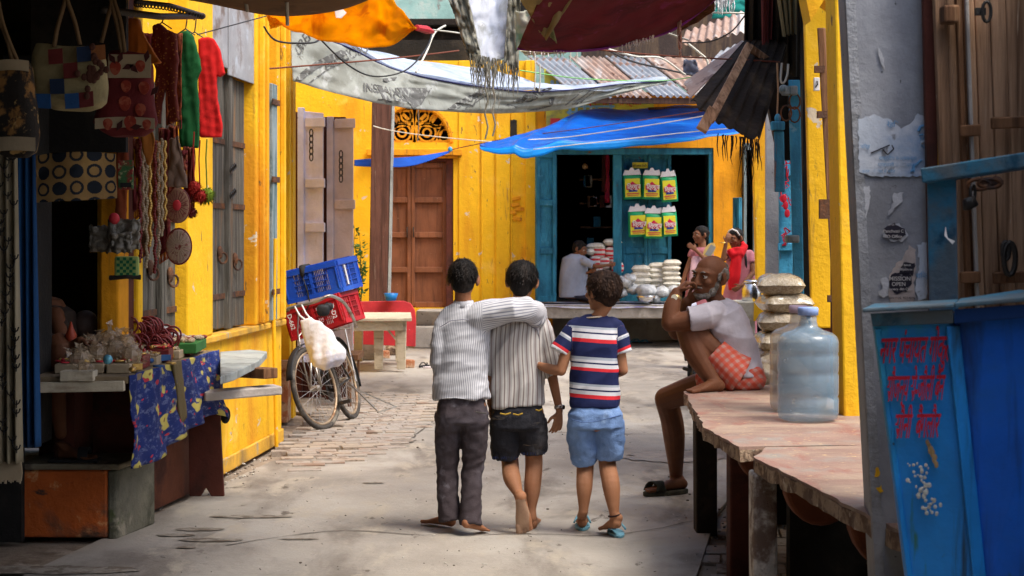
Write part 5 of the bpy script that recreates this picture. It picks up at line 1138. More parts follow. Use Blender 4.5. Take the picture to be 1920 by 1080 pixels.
# ------------------------------------------------------------ pale table, red board, plant, stones
t = thing('wooden_table', G(700,690), 'small pale weathered wooden table near the wooden post', 'table')
D = 19.6
zt_ = .60
tp = [V((P(x,0,d).x,d,zt_)) for x,d in ((645,19.2),(772,19.3),(770,20.7),(655,20.7))]
b = MB(); b.prism(tp, (0,0,-.035)); b.build('tabletop', BEIG, t, bevel=.006)
b = MB(); b.bar(tp[0]+V((.05,.06,-.09)), tp[1]+V((-.1,.06,-.09)), .03, .10); b.bar(tp[1]+V((-.08,.08,-.09)), tp[2]+V((-.1,-.1,-.09)), .03, .10); b.build('apron', BEIG, t, bevel=.004)
for q in ((tp[1]+V((-.12,.12,0))),(tp[0]+V((.36,.25,0))),(tp[2]+V((-.12,-.15,0))),(tp[3]+V((.12,-.12,0)))):
    b = MB(); b.hexa([V((q.x-.045,q.y-.045,.03)),V((q.x+.045,q.y-.045,.03)),V((q.x+.045,q.y+.045,.03)),V((q.x-.045,q.y+.045,.03)),V((q.x-.055,q.y-.045,.56)),V((q.x+.055,q.y-.045,.56)),V((q.x+.055,q.y+.045,.56)),V((q.x-.055,q.y+.045,.56))]); b.build('leg', BEIG, t, bevel=.005)
b = MB(); b.bar(tp[1]+V((-.28,.09,-.12)), tp[1]+V((-.13,.09,-.30)), .02, .02); b.build('brace', BEIG, t)
for k,(x,y) in enumerate(((762,690),(716,672))):
    c = G(x,y); b = MB(); b.box(c+V((0,.05,.045)), (.17,.14,.10), R=rotm('Z',.2)); b.build('brick_block', BRICK, label=['brown block under the right front leg of the pale table','brown block beneath the middle leg of the pale table'][k], cat='block', bevel=.012, wob=.01, ws=15)
for k,(x,y,rx,rz_) in enumerate(((690,672,.20,.14),(736,668,.16,.13))):
    c = G(x,y); b = MB(); b.ball(c+V((0,.3,rz_*.75)), (rx,.16,rz_), nu=18, nv=12)
    for i_,p in enumerate(b.v): b.v[i_] = p+V(noise.noise_vector(p*7))*.05
    b.build('rough_stone', STONEE, label=['rough brown boulder under the table, left of the post','rough brown boulder under the table, right of the post'][k], cat='stone', smooth=True)
D = 21.0
b = MB(); b.prism([P(655,645,D),P(779,650,D),P(780,600,D),P(778,582,D),P(770,569,D),P(756,564,D),P(655,566,D)], (0,.04,0)); b.build('red_board', REDP, label='red board with rounded corner leaning behind the pale table', cat='board', bevel=.006)
b = MB(); b.lathe(P(733,564,20.9), [(.03,0),(.06,.0),(.085,.09),(.08,.09),(.055,.01)], 20); b.build('blue_bowl', M('blue_plastic', (.01,.14,.40), bump=0, rough=.4), label='small blue plastic bowl on top of the red board', cat='bowl', smooth=True)
t = thing('potted_plant', P(678,570,21.5), 'leafy green plant in a clay pot behind the taupe door', 'plant')
c = P(672,570,21.5); b = MB(); b.lathe(V((c.x,c.y,.35)), [(.10,0),(.13,0),(.22,.28),(.24,.34),(.21,.34),(.17,.2)], 26); b.build('pot', M('terracotta', (.28,.12,.05), [((.2,.1,.05),6,.5,.7)]), t, smooth=True)
b = MB(); b.b2((c.x-.3,c.y-.3,0),(c.x+.3,c.y+.3,.345)); b.build('pedestal', CONC, label='grey block under the potted plant', cat='block', bevel=.01)
random.seed(17); bl = MB(); bs = MB()
for s in range(9):
    a = random.uniform(0,2*PI); top_ = V((c.x+math.cos(a)*random.uniform(.05,.24), c.y+math.sin(a)*.2, random.uniform(1.0,1.62))); root_ = V((c.x+random.uniform(-.05,.05),c.y,.62)); q = [root_, root_.lerp(top_,.5)+V((random.uniform(-.06,.06),0,.05)), top_]; bs.tube([cr(q,k/6) for k in range(7)], [.010,.009,.008,.007,.006,.004,.002], 5)
    for k in range(34):
        p = cr(q, random.uniform(.2,1)); d = V((random.uniform(-1,1),random.uniform(-1,1),random.uniform(-.3,.8))).normalized(); l = random.uniform(.05,.09); s_ = d.cross(V((random.uniform(-1,1),random.uniform(-1,1),1))).normalized()*l*.3; o_ = p+d*.03; nn = d.cross(s_).normalized()*l*.12
        bl.add([o_,o_+d*l*.4+s_+nn,o_+d*l,o_+d*l*.4-s_+nn], [(0,1,2,3)])
bs.build('stem', M('green_stem', (.08,.10,.03)), t); bl.build('foliage', M('leaf_green', (.045,.12,.025), [((.10,.17,.03),9,.5,.7)], trans=.3, rough=.5, bump=0), t)
# ------------------------------------------------------------ bicycle leaning on the left wall
f_ = V((-.14,-.99,0)).normalized(); u_ = V((-.26,0,.965)); u_ = (u_-f_*u_.dot(f_)).normalized(); s_ = f_.cross(u_)*-1
rearc = G(664,786); frontc = G(612,806)
f_ = (frontc-rearc).normalized(); u_ = (u_-f_*u_.dot(f_)).normalized(); s_ = u_.cross(f_)      # s_: rider's left
WB_ = (frontc-rearc).length
bike = thing('bicycle', frontc, 'old black roadster bicycle loaded with crates, leaning on the yellow wall', 'bicycle')
def L(x, y, z): return rearc+f_*x+s_*y+u_*z     # x forward, y left, z up
R_ = .335
STEELD = M('dull_chrome', (.45,.43,.40), [((.2,.12,.07),10,.55,.7)], metal=.8, rough=.35, bump=.1)
TYRE = M('dusty_tyre', (.06,.052,.045), [((.18,.16,.13),8,.52,.7)], rough=.9, bump=.5)
RIMM = M('rusty_rim', (.40,.30,.20), [((.2,.1,.05),8,.5,.7)], metal=.5, rough=.5)
def wheel(hub, fwd, up, name, spokes=28):
    fwd = fwd.normalized(); up = (up-fwd*up.dot(fwd)).normalized(); ax = fwd.cross(up)
    def circ(r, off=0, n=40): return [hub+fwd*(r*math.cos(2*PI*k/n))+up*(r*math.sin(2*PI*k/n))+ax*off for k in range(n+1)]
    b = MB(); b.tube(circ(R_-.02), .021, 8, cap=False); w = b.build(name, TYRE, bike, smooth=True)
    b = MB(); b.tube(circ(R_-.048), .012, 6, cap=False); b.build('rim', RIMM, w, smooth=True)
    b = MB()
    for k in range(spokes):
        a = 2*PI*k/spokes; tw = .25*(1 if k%2 else -1); o = .03*(1 if k%4 < 2 else -1)
        b.tube([hub+ax*o+(fwd*math.cos(a+tw*4)+up*math.sin(a+tw*4))*.022, hub+(fwd*math.cos(a)+up*math.sin(a))*(R_-.05)], .0016, 4, cap=False)
    b.tube([hub-ax*.045,hub-ax*.03,hub+ax*.03,hub+ax*.045], [.012,.022,.022,.012], 10); b.build('spokes', STEELD, w)
    return fwd, up, ax
sf = V((-.36,-.93,0)); 
hubF = L(WB_,0,R_); hubR = L(0,0,R_)
fwF, upF, axF = wheel(hubF, (f_*.93+s_*-.30 if 0 else V((-.42,-.90,0))), u_, 'front_wheel'); wheel(hubR, f_, u_, 'rear_wheel')
b = MB(); T = lambda a, c, r=.014: b.tube([a,c], r, 8)
head_t, head_b = L(WB_-.17,0,.82), L(WB_-.12,0,.62); bb = L(.46,0,.28); seat_t = L(.30,0,.80)
T(head_b, head_t, .02); T(head_t, seat_t); T(head_b, bb, .016); T(bb, seat_t); T(bb, hubR+s_*.05,.009); T(bb, hubR-s_*.05,.009); T(seat_t, hubR+s_*.05,.008); T(seat_t, hubR-s_*.05,.008)
b.build('frame', IRON, bike, smooth=True)
b = MB(); T(head_b, hubF+axF*.05,.010); T(head_b, hubF-axF*.05,.010); 
ft_ = hubF+upF*.37
for s in (-1,1): b.tube([hubF+axF*.055*s, hubF+axF*.06*s+upF*.2, ft_+axF*.05*s+upF*.06, head_t], .007, 6)
b.build('fork', STEELD, bike, smooth=True)
def guard(hub, fwd, up, ax, a0, a1, nm):
    b = MB(); n = 20
    def fn(u, v):
        a = a0+(a1-a0)*u; r = R_+.022+.006*math.cos((v-.5)*PI); return hub+(fwd*math.cos(a)+up*math.sin(a))*r+ax*(v-.5)*.06
    b.sheet(fn, n, 4, .003); b.build(nm, BLK, bike, smooth=True)
guard(hubF, fwF, upF, axF, .25, 2.7, 'front_mudguard'); guard(hubR, f_, u_, s_, .6, 3.4, 'rear_mudguard')
b = MB(); hb = L(WB_-.19,0,.98); hx = axF*-1 if axF.dot(V((1,0,0))) < 0 else axF
hx = V((.94,-.18,.27)).normalized()     # bar is swung across the lane
b.tube([head_t, hb], .012, 8)
bk_ = V((.0,.9,-.1))
pl_ = [P(518,588,13.5),P(545,577,13.35),P(590,566,13.25),P(612,556,13.25),P(625,556,13.3),P(645,568,13.45),P(660,592,13.7),P(668,612,13.9)]
b.tube([cr(pl_, k/40) for k in range(41)], .013, 8)
b.build('handlebar', STEELD, bike, smooth=True)
b = MB(); b.tube([P(510,592,13.52),P(522,587,13.5),P(540,580,13.4)], .019, 10); b.build('grip', WOODB, bike, smooth=True)
b = MB(); b.tube([P(522,592,13.5),P(516,600,13.4),P(520,608,13.35)], .006, 6); b.tube([P(560,585,13.3),P(558,620,13.3),P(562,650,13.35)], .006, 6); b.build('brake_lever', STEELD, bike)
b = MB(); b.ball(P(606,582,13.15), (.05,.04,.045), nu=16, nv=10, pw=.7); b.ball(P(616,575,13.2), (.035,.05,.03), pw=.7); b.build('headlamp', BLK, bike, smooth=True)
b = MB(); b.tube([bb-s_*.07,bb+s_*.07], .02, 10); b.lathe(bb+s_*.0, [(.085,-.003),(.085,.003)], 24, R=frame(f_, s_)); 
for s in (-1,1): e = bb+s_*.09*s+(f_*.12-u_*.11)*s; b.tube([bb+s_*.08*s, e], .009, 6); b.box(e+s_*.05*s, (.09,.05,.03), R=frame(s_, u_))
b.build('pedals', IRON, bike)
b = MB(); b.box(L(.18,0,.9), (.27,.18,.05), R=frame(f_, u_)); b.build('saddle', BLK, bike, bevel=.02)
b = MB()
for s in (-1,1): b.bar(L(-.28,.08*s,.74), L(.20,.08*s,.76), .012, .012); b.bar(L(-.02,.09*s,.30), L(-.12,.08*s,.74), .01, .01)
for k in range(5): b.bar(L(-.26+.1*k,-.09,.75), L(-.26+.1*k,.09,.75), .02, .008)
b.build('rear_carrier', STEELD, bike)
b = MB(); b.bar(L(-.05,.02,.30), L(-.03,.20,.02), .012, .012); b.bar(L(-.05,-.02,.30), L(-.28,.30,.0), .012, .012); b.bar(L(-.28,.30,.006), L(-.03,.20,.006), .012, .012); b.build('prop_stand', STEELD, bike)
# white shopping bag on the handlebar
t = thing('carrier_bag', P(610,680,13.1), 'white cloth carrier bag hanging from the bicycle handlebar', 'bag')
secs = []
for (x,y,wx,wd) in ((572,598,10,.015),(585,608,20,.03),(597,630,26,.05),(606,650,31,.075),(613,668,34,.09),(617,680,30,.08),(621,690,14,.04)):
    secs.append((P(x,y,13.0), (V((wx*13/3300,0,wx*13/3300*.28))), V((0,wd,0))))
b = MB(); b.loft(secs, 28, 2.2); 
organic(b, 'bag', M('white_bag_cloth', (.70,.68,.68), [((.48,.52,.70),2.6,.55,.70)], bump=.25), t, .006, 5, disp=lambda p,n: .016*noise.noise(V((p.x*16,p.y*10,p.z*4)))+.003*noise.noise(p*30))
b = MB(); b.tube([P(553,575,13.2),P(562,592,13.1),P(578,604,13.02)], .007, 6); b.tube([P(566,572,13.2),P(574,588,13.1),P(588,604,13.02)], .007, 6); b.build('strap', WHT, t, smooth=True)
# crates
def crate(o, ex, ey, ez, m, label, code=None, nx=6, nz=3, lab2=None):
    """open plastic crate; o = corner, ex long side, ey depth, ez height"""
    root = thing('plastic_crate', o, label, 'crate'); ex, ey, ez = V(ex), V(ey), V(ez)
    q = lambda a, c, e: o+ex*a+ey*c+ez*e
    lx, ly, lz = ex.length, ey.length, ez.length
    def panel(b, p0, eu, ev, nrm, n, m_):
        # frame of solid edges with a slotted grid between
        eu, ev = V(eu), V(ev); lu = eu.length; th = .006
        uu, vv = eu.normalized(), ev.normalized()
        def strip(a0, a1, c0, c1, d=0): 
            A_ = p0+eu*a0+ev*c0; b_ = p0+eu*a1+ev*c0; c_ = p0+eu*a1+ev*c1; d_ = p0+eu*a0+ev*c1; k = nrm*(th+d); b.hexa([A_,b_,c_,d_,A_+k,b_+k,c_+k,d_+k] if eu.cross(ev).dot(nrm) > 0 else [d_,c_,b_,A_,d_+k,c_+k,b_+k,A_+k])
        strip(0,1,0,.14,.004); strip(0,1,.84,1,.010); strip(0,.19,.141,.839); strip(.81,1,.141,.839); strip(.475,.525,.141,.839,.004)
        for k in range(1,4): z = .141+.698*k/4; strip(.191,.474,z-.012,z+.012,.006); strip(.526,.809,z-.012,z+.012,.006)
        nn = n
        for k in range(nn): 
            for (a0_, a1_) in ((.191,.474),(.526,.809)):
                w = (a1_-a0_)/nn; strip(a0_+w*k+w*.0, a0_+w*k+w*.42, .142, .838, -.002)
        for c in (.03,.97): strip(c-.012,c+.012,.141,.839,.008)
    nz_ = ez.normalized(); b = MB()
    panel(b, o, ex, ez, -ey.normalized(), 9, m); panel(b, o+ey, ex, ez, ey.normalized(), 9, m); panel(b, o, ey, ez, -ex.normalized(), 6, m); panel(b, o+ex, ey, ez, ex.normalized(), 6, m)
    b.build('side_panel', m, root, bevel=.0015)
    return root, q
BLUC = M('blue_crate_plastic', (.008,.055,.36), [((.02,.10,.42),3,.5,.75)], rough=.42, bump=.12, spec=.4); REDC = M('red_crate_plastic', (.42,.012,.018), [((.3,.02,.02),4,.5,.75)], rough=.45, bump=.12)
# upside-down crates, tilted over the bicycle: measured corners
def tri(p0, p1, dx, dy, D0):
    pass
DZ = 13.9
o = P(395+147, 625-0, DZ)
# blue: front face corners left-bottom (543,572) right-bottom (640,556), left-top (527,512), right-top (655-25,481); end face to (671,535)-(655,468)
blo = P(541,571,DZ); bex = P(643,547,DZ-.05)-blo; bez = P(527,513,DZ+.03)-blo; bey = V((.12,.36,.03))
bl, q = crate(blo, bex, bey, bez, BLUC, 'blue slotted plastic crate tied upside down on top of the red one')
b = MB()
A_, B__, C_, D_ = q(0,0,1.0),q(1,0,1.0),q(1,1,1.0),q(0,1,1.0); e = bez.normalized()
b.hexa([A_,B__,C_,D_,A_+e*.008,B__+e*.008,C_+e*.008,D_+e*.008])
for k in range(1,9): 
    a = k/9; b.bar(q(a,.02,1)+e*.009, q(a,.98,1)+e*.009, .008, .006, e)
for k in range(1,5): b.bar(q(.02,k/5,1)+e*.0095, q(.98,k/5,1)+e*.0095, .010, .006, e)
b.build('base_panel', BLUC, bl, bevel=.001)
reo = P(548,640,DZ+.02); rex = P(648,606,DZ-.1)-reo; rez = P(531,584,DZ+.05)-reo; rey = V((.12,.34,.02))
rl, q2 = crate(reo, rex, rey, rez*1.0, REDC, 'red plastic crate strapped on the bicycle under the blue crate')
nrm2 = -rey.normalized()
text('D-D2', .05, q2(.84,0,.72)-rey.normalized()*.02, rez*-1, rex, WHT, rl, 'crate_code', bold=.02); text('D-662', .05, q2(.07,0,.85)-rey.normalized()*.02, rez*-1, rex, WHT, rl, 'crate_code', bold=.02)
b = MB(); 
for k in range(6): b.box(q(1,.3,.25+k*.1)+bex.normalized()*.012, (.006,.035,.03), R=frame(bex, bez))
b.build('crate_lettering', WHT, bl)
b = MB(); b.tube([q(.40,.3,1.03),q(.40,-.03,1.03),q(.38,-.05,.75)], [.02,.026,.014], 8); b.tube([q(.38,-.05,.75),q(.40,-.04,.3),q(.40,-.05,-.1),q2(.42,-.05,.8)], .005, 6); b.build('tie_cord', [M('black_cord', (.03,.03,.03))], label='black knotted strap with red cord holding the two crates together', cat='strap', smooth=True)
# dark bench end behind bicycle
b = MB(); D = 15.4; b.b2((P(640,0,D).x,D,.42),(P(672,0,D).x,D+.6,.47)); b.b2((P(650,0,D).x,D+.05,0),(P(657,0,D).x,D+.1,.419)); b.b2((P(664,0,D).x,D+.3,0),(P(668,0,D).x,D+.35,.419)); b.build('low_stool', WOODB, label='low dark stool half hidden behind the bicycle', cat='stool', bevel=.005)
# ------------------------------------------------------------ trinket stall, left foreground
ZT = .85
t = thing('stall_table', V((-2.0,9.4,0)), 'long dark stall table of boards spread with trinkets', 'table')
edge0, edge1 = V((-1.855,8.5,ZT)), V((-1.735,10.36,ZT))
b = MB(); b.prism([edge0,edge1,V((-1.9,10.38,ZT)),V((-2.04,9.2,ZT)),V((-2.06,8.96,ZT)),V((-2.9,8.95,ZT)),V((-2.9,8.45,ZT))], (0,0,-.035)); b.build('tabletop', M('dusty_table_board', (.20,.15,.09), bump=.4), t, bevel=.004)
b = MB(); b.bar(V((-2.55,8.46,ZT-.055)), V((-1.87,8.5,ZT-.045)), .05, .05); b.build('front_rail', BEIG, t, bevel=.005)
b = MB()        # notched end board
x0_, D_ = -1.86, 10.3
q = [P(355,928,10.3),P(376,929,10.3),P(386,914,10.3),P(396,928,10.3),P(420,926,10.3),P(413,792,10.3),P(413,690,10.3),P(352,700,10.3)]
for p in q[:2]+q[3:5]: p.z = 0.0
q[2].z = .05
b.prism(q, (0,.03,0)); b.build('leg', DRED, t, bevel=.004)
b = MB(); b.prism([G(282,960)*1,G(356,925),V((G(356,925).x,G(356,925).y,.8)),V((G(282,960).x,G(282,960).y,.8))], (-.03,0,0)); b.build('side_board', M('rust_brown_board', (.13,.042,.02), [((.06,.02,.012),3,.5,.7)], bump=.3), t)
b = MB(); b.b2((-2.5,9.3,0),(-1.98,9.34,.8)); b.build('back_board', DRED, t)  # another dark board standing in for shade under the table
def fpat(tt, tc):
    uv = tc.outputs['UV']; m_ = tt.mapped(uv, (9,4,1))
    w = tt.N('ShaderNodeVectorMath', operation='ADD'); tt.set(w.inputs[0], m_); nz = tt.N('ShaderNodeTexNoise'); tt.set(nz.inputs['Vector'], m_); nz.inputs['Scale'].default_value = 1.2; tt.set(w.inputs[1], nz.outputs[1])
    v1 = tt.N('ShaderNodeTexVoronoi'); tt.set(v1.inputs['Vector'], w.outputs[0]); v1.inputs['Scale'].default_value = 1.0
    v2 = tt.N('ShaderNodeTexVoronoi'); tt.set(v2.inputs['Vector'], tt.mapped(w.outputs[0], (1.3,1.4,1))); v2.inputs['Scale'].default_value = 1.35
    n = tt.noise(m_, 3.2, 5, .7)
    c = tt.mix(tt.ramp(n, .50, .64), (.008,.020,.12), (.10,.12,.24))
    c = tt.mix(tt.ramp(v1.outputs[0], .36, .28), c, (.50,.42,.10)); c = tt.mix(tt.ramp(v1.outputs[0], .10, .06), c, (.18,.10,.03))
    c = tt.mix(tt.ramp(v2.outputs[0], .20, .15), c, (.38,.03,.05)); return c
FLOR = M('floral_cloth', (0,0,0), pattern=fpat, bump=.15, var=.25, vscale=3)
tp = [edge0.lerp(edge1, k/5)+V((.006,0,.004)) for k in range(6)]
bt_ = [V((-1.86,8.53,.845-.445)),V((-1.82,8.9,.39)),V((-1.78,9.4,.45)),V((-1.75,9.8,.48)),V((-1.72,10.15,.50)),V((-1.70,10.42,.44))]
fc = ruled(tp, bt_, wr=.02, wf=6, ws=(2,.4), nrm=(1,.1,0))
b = MB(); b.sheet(lambda u, v: fc(u,v)+V((.018*math.sin(u*34+math.sin(v*3))*v+.012*v,0,0)), 90, 26, .004); b.build('floral_cloth', FLOR, label='blue cloth with yellow and red flowers hanging off the stall edge', cat='cloth', smooth=True)
b = MB(); b.sheet(ruled([V((-1.785,9.25,.86)),V((-1.775,9.42,.86))],[V((-1.765,9.36,.52)),V((-1.755,9.48,.55))], wr=.02), 8, 20, .012); b.build('brown_rag', M('brown_rag', (.12,.09,.04), bump=.4), label='brown rag dangling over the middle of the floral cloth', cat='rag', smooth=True)
b = MB(); b.ball(V((-1.70,10.44,.46)), (.03,.05,.05)); b.build('dark_rag', DARK, label='dark rag corner at the far lower end of the floral cloth', cat='rag', smooth=True)
# plinth with orange face
t = thing('stone_plinth', V((-2.2,9,0)), 'low plinth with rough orange front and mossy concrete end', 'plinth')
zp_ = .377; A0_ = V((-2.47,8.88,0)); A1_ = V((-1.995,8.88,0)); A2_ = V((-1.895,9.33,0)); A3_ = V((-2.47,9.33,0))
b = MB(); b.prism([A0_+V((.0,.0,0)),A1_-V((.045,0,0)),A2_-V((.045,0,0)),A3_], (0,0,zp_-.03)); b.build('orange_face', ORG, t, bevel=.012, wob=.01)
b = MB(); b.prism([A1_-V((.044,.005,0)),A1_+V((.0,-.005,0)),A2_,A2_-V((.044,0,0))], (0,0,zp_-.028)); b.build('concrete_end', CONCD, t, bevel=.012, wob=.012, ws=8)
b = MB(); b.prism([V((p.x,p.y,zp_-.027)) for p in (A0_+V((-.02,-.02,0)),A1_+V((.02,-.02,0)),A2_+V((.01,.02,0)),A3_)], (0,0,.03)); b.build('top_slab', M('worn_top_slab', (.22,.19,.13), [((.1,.08,.06),6,.5,.7)], bump=.6), t, bevel=.008, wob=.008)
# goods
def heap(n, x0, x1, y0, y1, D0, D1, grp):
    cols = [M('tiny_red_lacquer', (.30,.02,.02), rough=.3), M('tiny_gilt', (.45,.28,.08), metal=.7, rough=.3), M('tiny_green', (.03,.12,.04)), M('tiny_cream', (.36,.3,.2)), M('tiny_blue', (.03,.08,.2))]
    for k in range(n):
        c = P(random.uniform(x0,x1), random.uniform(y0,y1), random.uniform(D0,D1)); c.z = ZT+.03; b = MB(); t_ = k%4
        if t_ == 0: b.lathe(c, [(.012,-.02),(.02,-.01),(.009,.015),(.014,.03),(.003,.05)], 10)
        elif t_ == 1: b.box(c, (.05,.07,.03), R=rotm('Z',random.random()*3))
        elif t_ == 2: b.tube([c+V((.022*math.cos(a*PI/6),.022*math.sin(a*PI/6),0)) for a in range(13)], .006, 6, cap=False)
        else: b.ball(c, (.02,.03,.014), nu=9, nv=6)
        b.build(('toy_pot','tiny_box','bangle','wrapped_sweet')[t_], cols[k%5], label=('little turned toy pot among the stall trinkets','tiny wrapped box among the stall trinkets','single bangle lying among the stall trinkets','small wrapped oval lying among the stall trinkets')[t_], cat=('toy','box','bangle','sweet')[t_], group=('turned toy pots','tiny wrapped boxes','loose bangles','wrapped ovals')[t_]+' on the stall', smooth=t_ != 1)
CREAM = M('cream_bead', (.33,.26,.17), bump=.2); MARD = M('maroon_bead', (.16,.02,.02), rough=.4, bump=.3); GOLD = M('gilt', (.55,.35,.10), metal=.7, rough=.35, bump=.3); GLASSB = M('amber_cellophane', (.50,.36,.22), rough=.12, spec=.9, bump=.9, bscale=30, alpha=.55, coat=.5)
random.seed(51)
def at(x, y, D, z=ZT+.005): p = P(x, y, D); p.z = z; return p
# rows of bangle boxes on the table: cream boxes with red lids stripes
for k in range(13):
    r_ = k%6; c_ = k//6
    D_ = 8.75+.24*r_; ed = edge0.lerp(edge1, (D_-8.5)/1.86)
    p = ed+V((-.10-.13*c_,0,.025+.012*(k%2)))
    root = thing('trinket_box', p, 'long %s trinket box, number %d of the %s row back from the cloth edge' % (('cream','red edged')[k%2], r_+1, ('outer','inner','innermost')[c_]), 'box', 'flat trinket boxes on the stall')
    R = rotm('Z', .06+random.uniform(-.06,.06)); b = MB(); b.box(p, (.115,.20,.045+.02*(k%2)), R=R); b.build('tray', (M('cream_card', (.42,.33,.22), bump=.2), M('dark_red_card', (.20,.03,.03), bump=.2))[k%2] if 0 else (CREAM if k%2 == 0 else MARD), root, bevel=.004)
    b = MB()
    for j in range(22): 
        c = p+R@V((random.uniform(-.05,.05), random.uniform(-.09,.09), .03+.012*(k%2)+random.uniform(0,.008))); 
        if j%2: b.ball(c, random.uniform(.006,.013), nu=7, nv=5, mi=j%3)
        else: b.tube([c+V((.02*math.cos(a*PI/4),.02*math.sin(a*PI/4),0)) for a in range(9)], .004, 5, mi=j%3, cap=False)
    b.build('trinkets', [GOLD, CREAM, (REDP if k%3 == 0 else GLASSB)], root, smooth=True)
heap(44, 130, 330, 640, 700, 8.55, 9.9, '')
for k,(x,y,D_,r) in enumerate(((150,668,8.7,.07),(180,660,8.8,.07),(215,655,8.85,.08),(245,662,8.8,.07),(170,640,8.95,.06),(205,635,8.95,.07),(235,640,8.9,.06),(160,690,8.55,.05))):
    c = P(x,y,D_); b = MB()
    for j in range(40):
        d = V((random.gauss(0,1),random.gauss(0,1),random.gauss(0,1))).normalized(); p = c+d*r*random.uniform(.5,1); s = V((random.uniform(-1,1),random.uniform(-1,1),random.uniform(-1,1)))*.035; b.add([p, p+s, p+d*.03+s.cross(d)*.6], [(0,1,2)])
    b.ball(c-V((0,0,.01)), r*.8, nu=10, nv=8); b.build('cellophane_packet', GLASSB, label='crinkled amber cellophane packet in the heap on the stall', cat='packet', group='amber cellophane packets on the stall')
for k,(x,y,D_) in enumerate(((215,618,9.4),(240,614,9.5),(262,622,9.55),(250,645,9.4),(285,640,9.6),(300,650,9.6),(278,615,9.6),(310,632,9.75))):
    c = P(x,y,D_); b = MB()
    for j in range(9): 
        rr = .045; o_ = c+V((random.uniform(-.04,.04), .018*(j-4), random.uniform(-.02,.02))); b.tube([o_+V((rr*math.cos(a*PI/7), .0, rr*math.sin(a*PI/7))) for a in range(15)], .006, 5, cap=False)
    b.build('bangle_bundle', MARD, label='bundle of dark red bangles heaped at the back of the stall', cat='bangles', group='dark red bangle bundles on the stall', smooth=True)
GCR = M('green_tray', (.03,.13,.03), bump=.2)
root = thing('green_tray', P(335,655,10.0), 'shallow green tray of small packets at the far end of the stall', 'tray')
c = at(336,0,10.0); b = MB(); b.box(c+V((0,0,.045)), (.25,.50,.055), R=rotm('Z',.06)); b.build('tray', GCR, root, bevel=.004)
b = MB()
for j in range(40): cc = c+V((random.uniform(-.11,.11),random.uniform(-.22,.22),.085)); b.ball(cc, (.02,.016,.012), nu=7, nv=5, mi=j%3)
b.build('packets', [CREAM,MARD,GLASSB], root)
for k in range(6):
    b = MB(); c = P(270+k*14,606+k*6,9.9+.06*k); b.box(c, (.14,.2,.012), R=rotm('Z',.3+k*.1)@rotm('X',.1)); b.build('flat_packet', M('silvery_packet', (.45,.45,.48), rough=.25, bump=.3, metal=.3) if k == 0 else MATS['silvery_packet'], label='silvery flat packet in the fanned pile at the wall end of the stall', cat='packet', group='fanned silvery packets', bevel=.002)
b = MB(); c = P(133,640,8.9); b.lathe(c, [(.03,-.06),(.035,-.05),(.022,0),(.03,.03),(.012,.07),(.004,.10)], 16); b.build('shrine_toy', M('red_lacquer', (.35,.05,.02), rough=.3), label='small red lacquered toy shrine standing behind the cellophane packets', cat='toy', smooth=True)
b = MB(); c = P(202,674,8.45); b.ball(c+V((0,0,.0)), .024); b.build('blue_bauble', M('pale_blue_bauble', (.12,.35,.45), rough=.2, metal=.3), label='shiny pale blue bauble among trinkets at the near corner of the stall', cat='bauble', smooth=True)
b = MB(); b.box(P(148,704,8.5), (.16,.1,.05)); b.build('cardboard_box', BEIG, label='pale cardboard box at the near left end of the stall', cat='box', bevel=.004)
b = MB(); b.ball(P(160,608,9.3), (.07,.07,.075), nu=18, nv=12); b.build('clay_pot', M('dark_clay', (.08,.05,.04), rough=.5), label='dark round clay pot in the shadow behind the toy shrine', cat='pot', smooth=True)
# hanging stock -------------------------------------------------
rod = MB(); rod.tube([P(190,18,8.2),P(300,31,9.0),P(380,30,9.6)], .018, 10); rod.tube([P(255,3,8.6),P(320,10,9.1),P(378,28,9.55)], .012, 8); 
rd = rod.build('hanging_rod', IRON, label='dark iron rod wound with chain from which the clothes hang', cat='rod', smooth=True)
b = MB()
for k in range(24): 
    c = cr([P(255,6,8.6),P(320,14,9.1),P(378,30,9.55)], k/23); b.tube([c+V((.012*math.cos(a*PI/4),.01,.016*math.sin(a*PI/4))) for a in range(9)], .004, 5, cap=False)
b.build('chain', IRON, rd)
def garment(name, outline, D, m, label, th=.05, wr=.015, seed=0, cat='garment', extra=None, group=None):
    """hanging garment: closed outline in the photo, given thickness and folds"""
    root = thing(name, P(*outline[0], D), label, cat, group)
    pts = [P(x, y, D) for x, y in outline]; q = []
    for i in range(len(pts)):
        for k in range(4): q.append(pts[i].lerp(pts[(i+1)%len(pts)], k/4))
    b = MB(); b.prism([p-V((0,th/2,0)) for p in q], (0,th,0))
    organic(b, 'fabric', m, root, .007, 4, disp=lambda p, n: wr*(1.2*noise.noise(V((p.x*20+p.z*3+seed, p.y*2, p.z*1.3)))+.3*noise.noise(V((p.x*40, seed, p.z*3))))*(abs(n.y)+.1)+.004*noise.noise(p*25))
    if extra: extra(root)
    return root
def hanger(x, y0, y1, D):
    def f(root):
        b = MB(); b.tube([P(x-2,y0,D),P(x+3,y0-4,D),P(x+2,y0+6,D),P(x,y1-6,D),P(x-18,y1+6,D)], .004, 6); b.tube([P(x,y1-6,D),P(x+18,y1+6,D)], .004, 6); b.build('hanger', IRON, root)
    return f
def dotpat(c0, c1, sc=38, thr=.28):
    def f(tt, tc):
        v = tt.N('ShaderNodeTexVoronoi'); tt.set(v.inputs['Vector'], tt.mapped(tc.outputs['Object'], (1,.05,1))); v.inputs['Scale'].default_value = sc
        return tt.mix(tt.ramp(v.outputs[0], thr+.05, thr-.05), c0, c1)
    return f
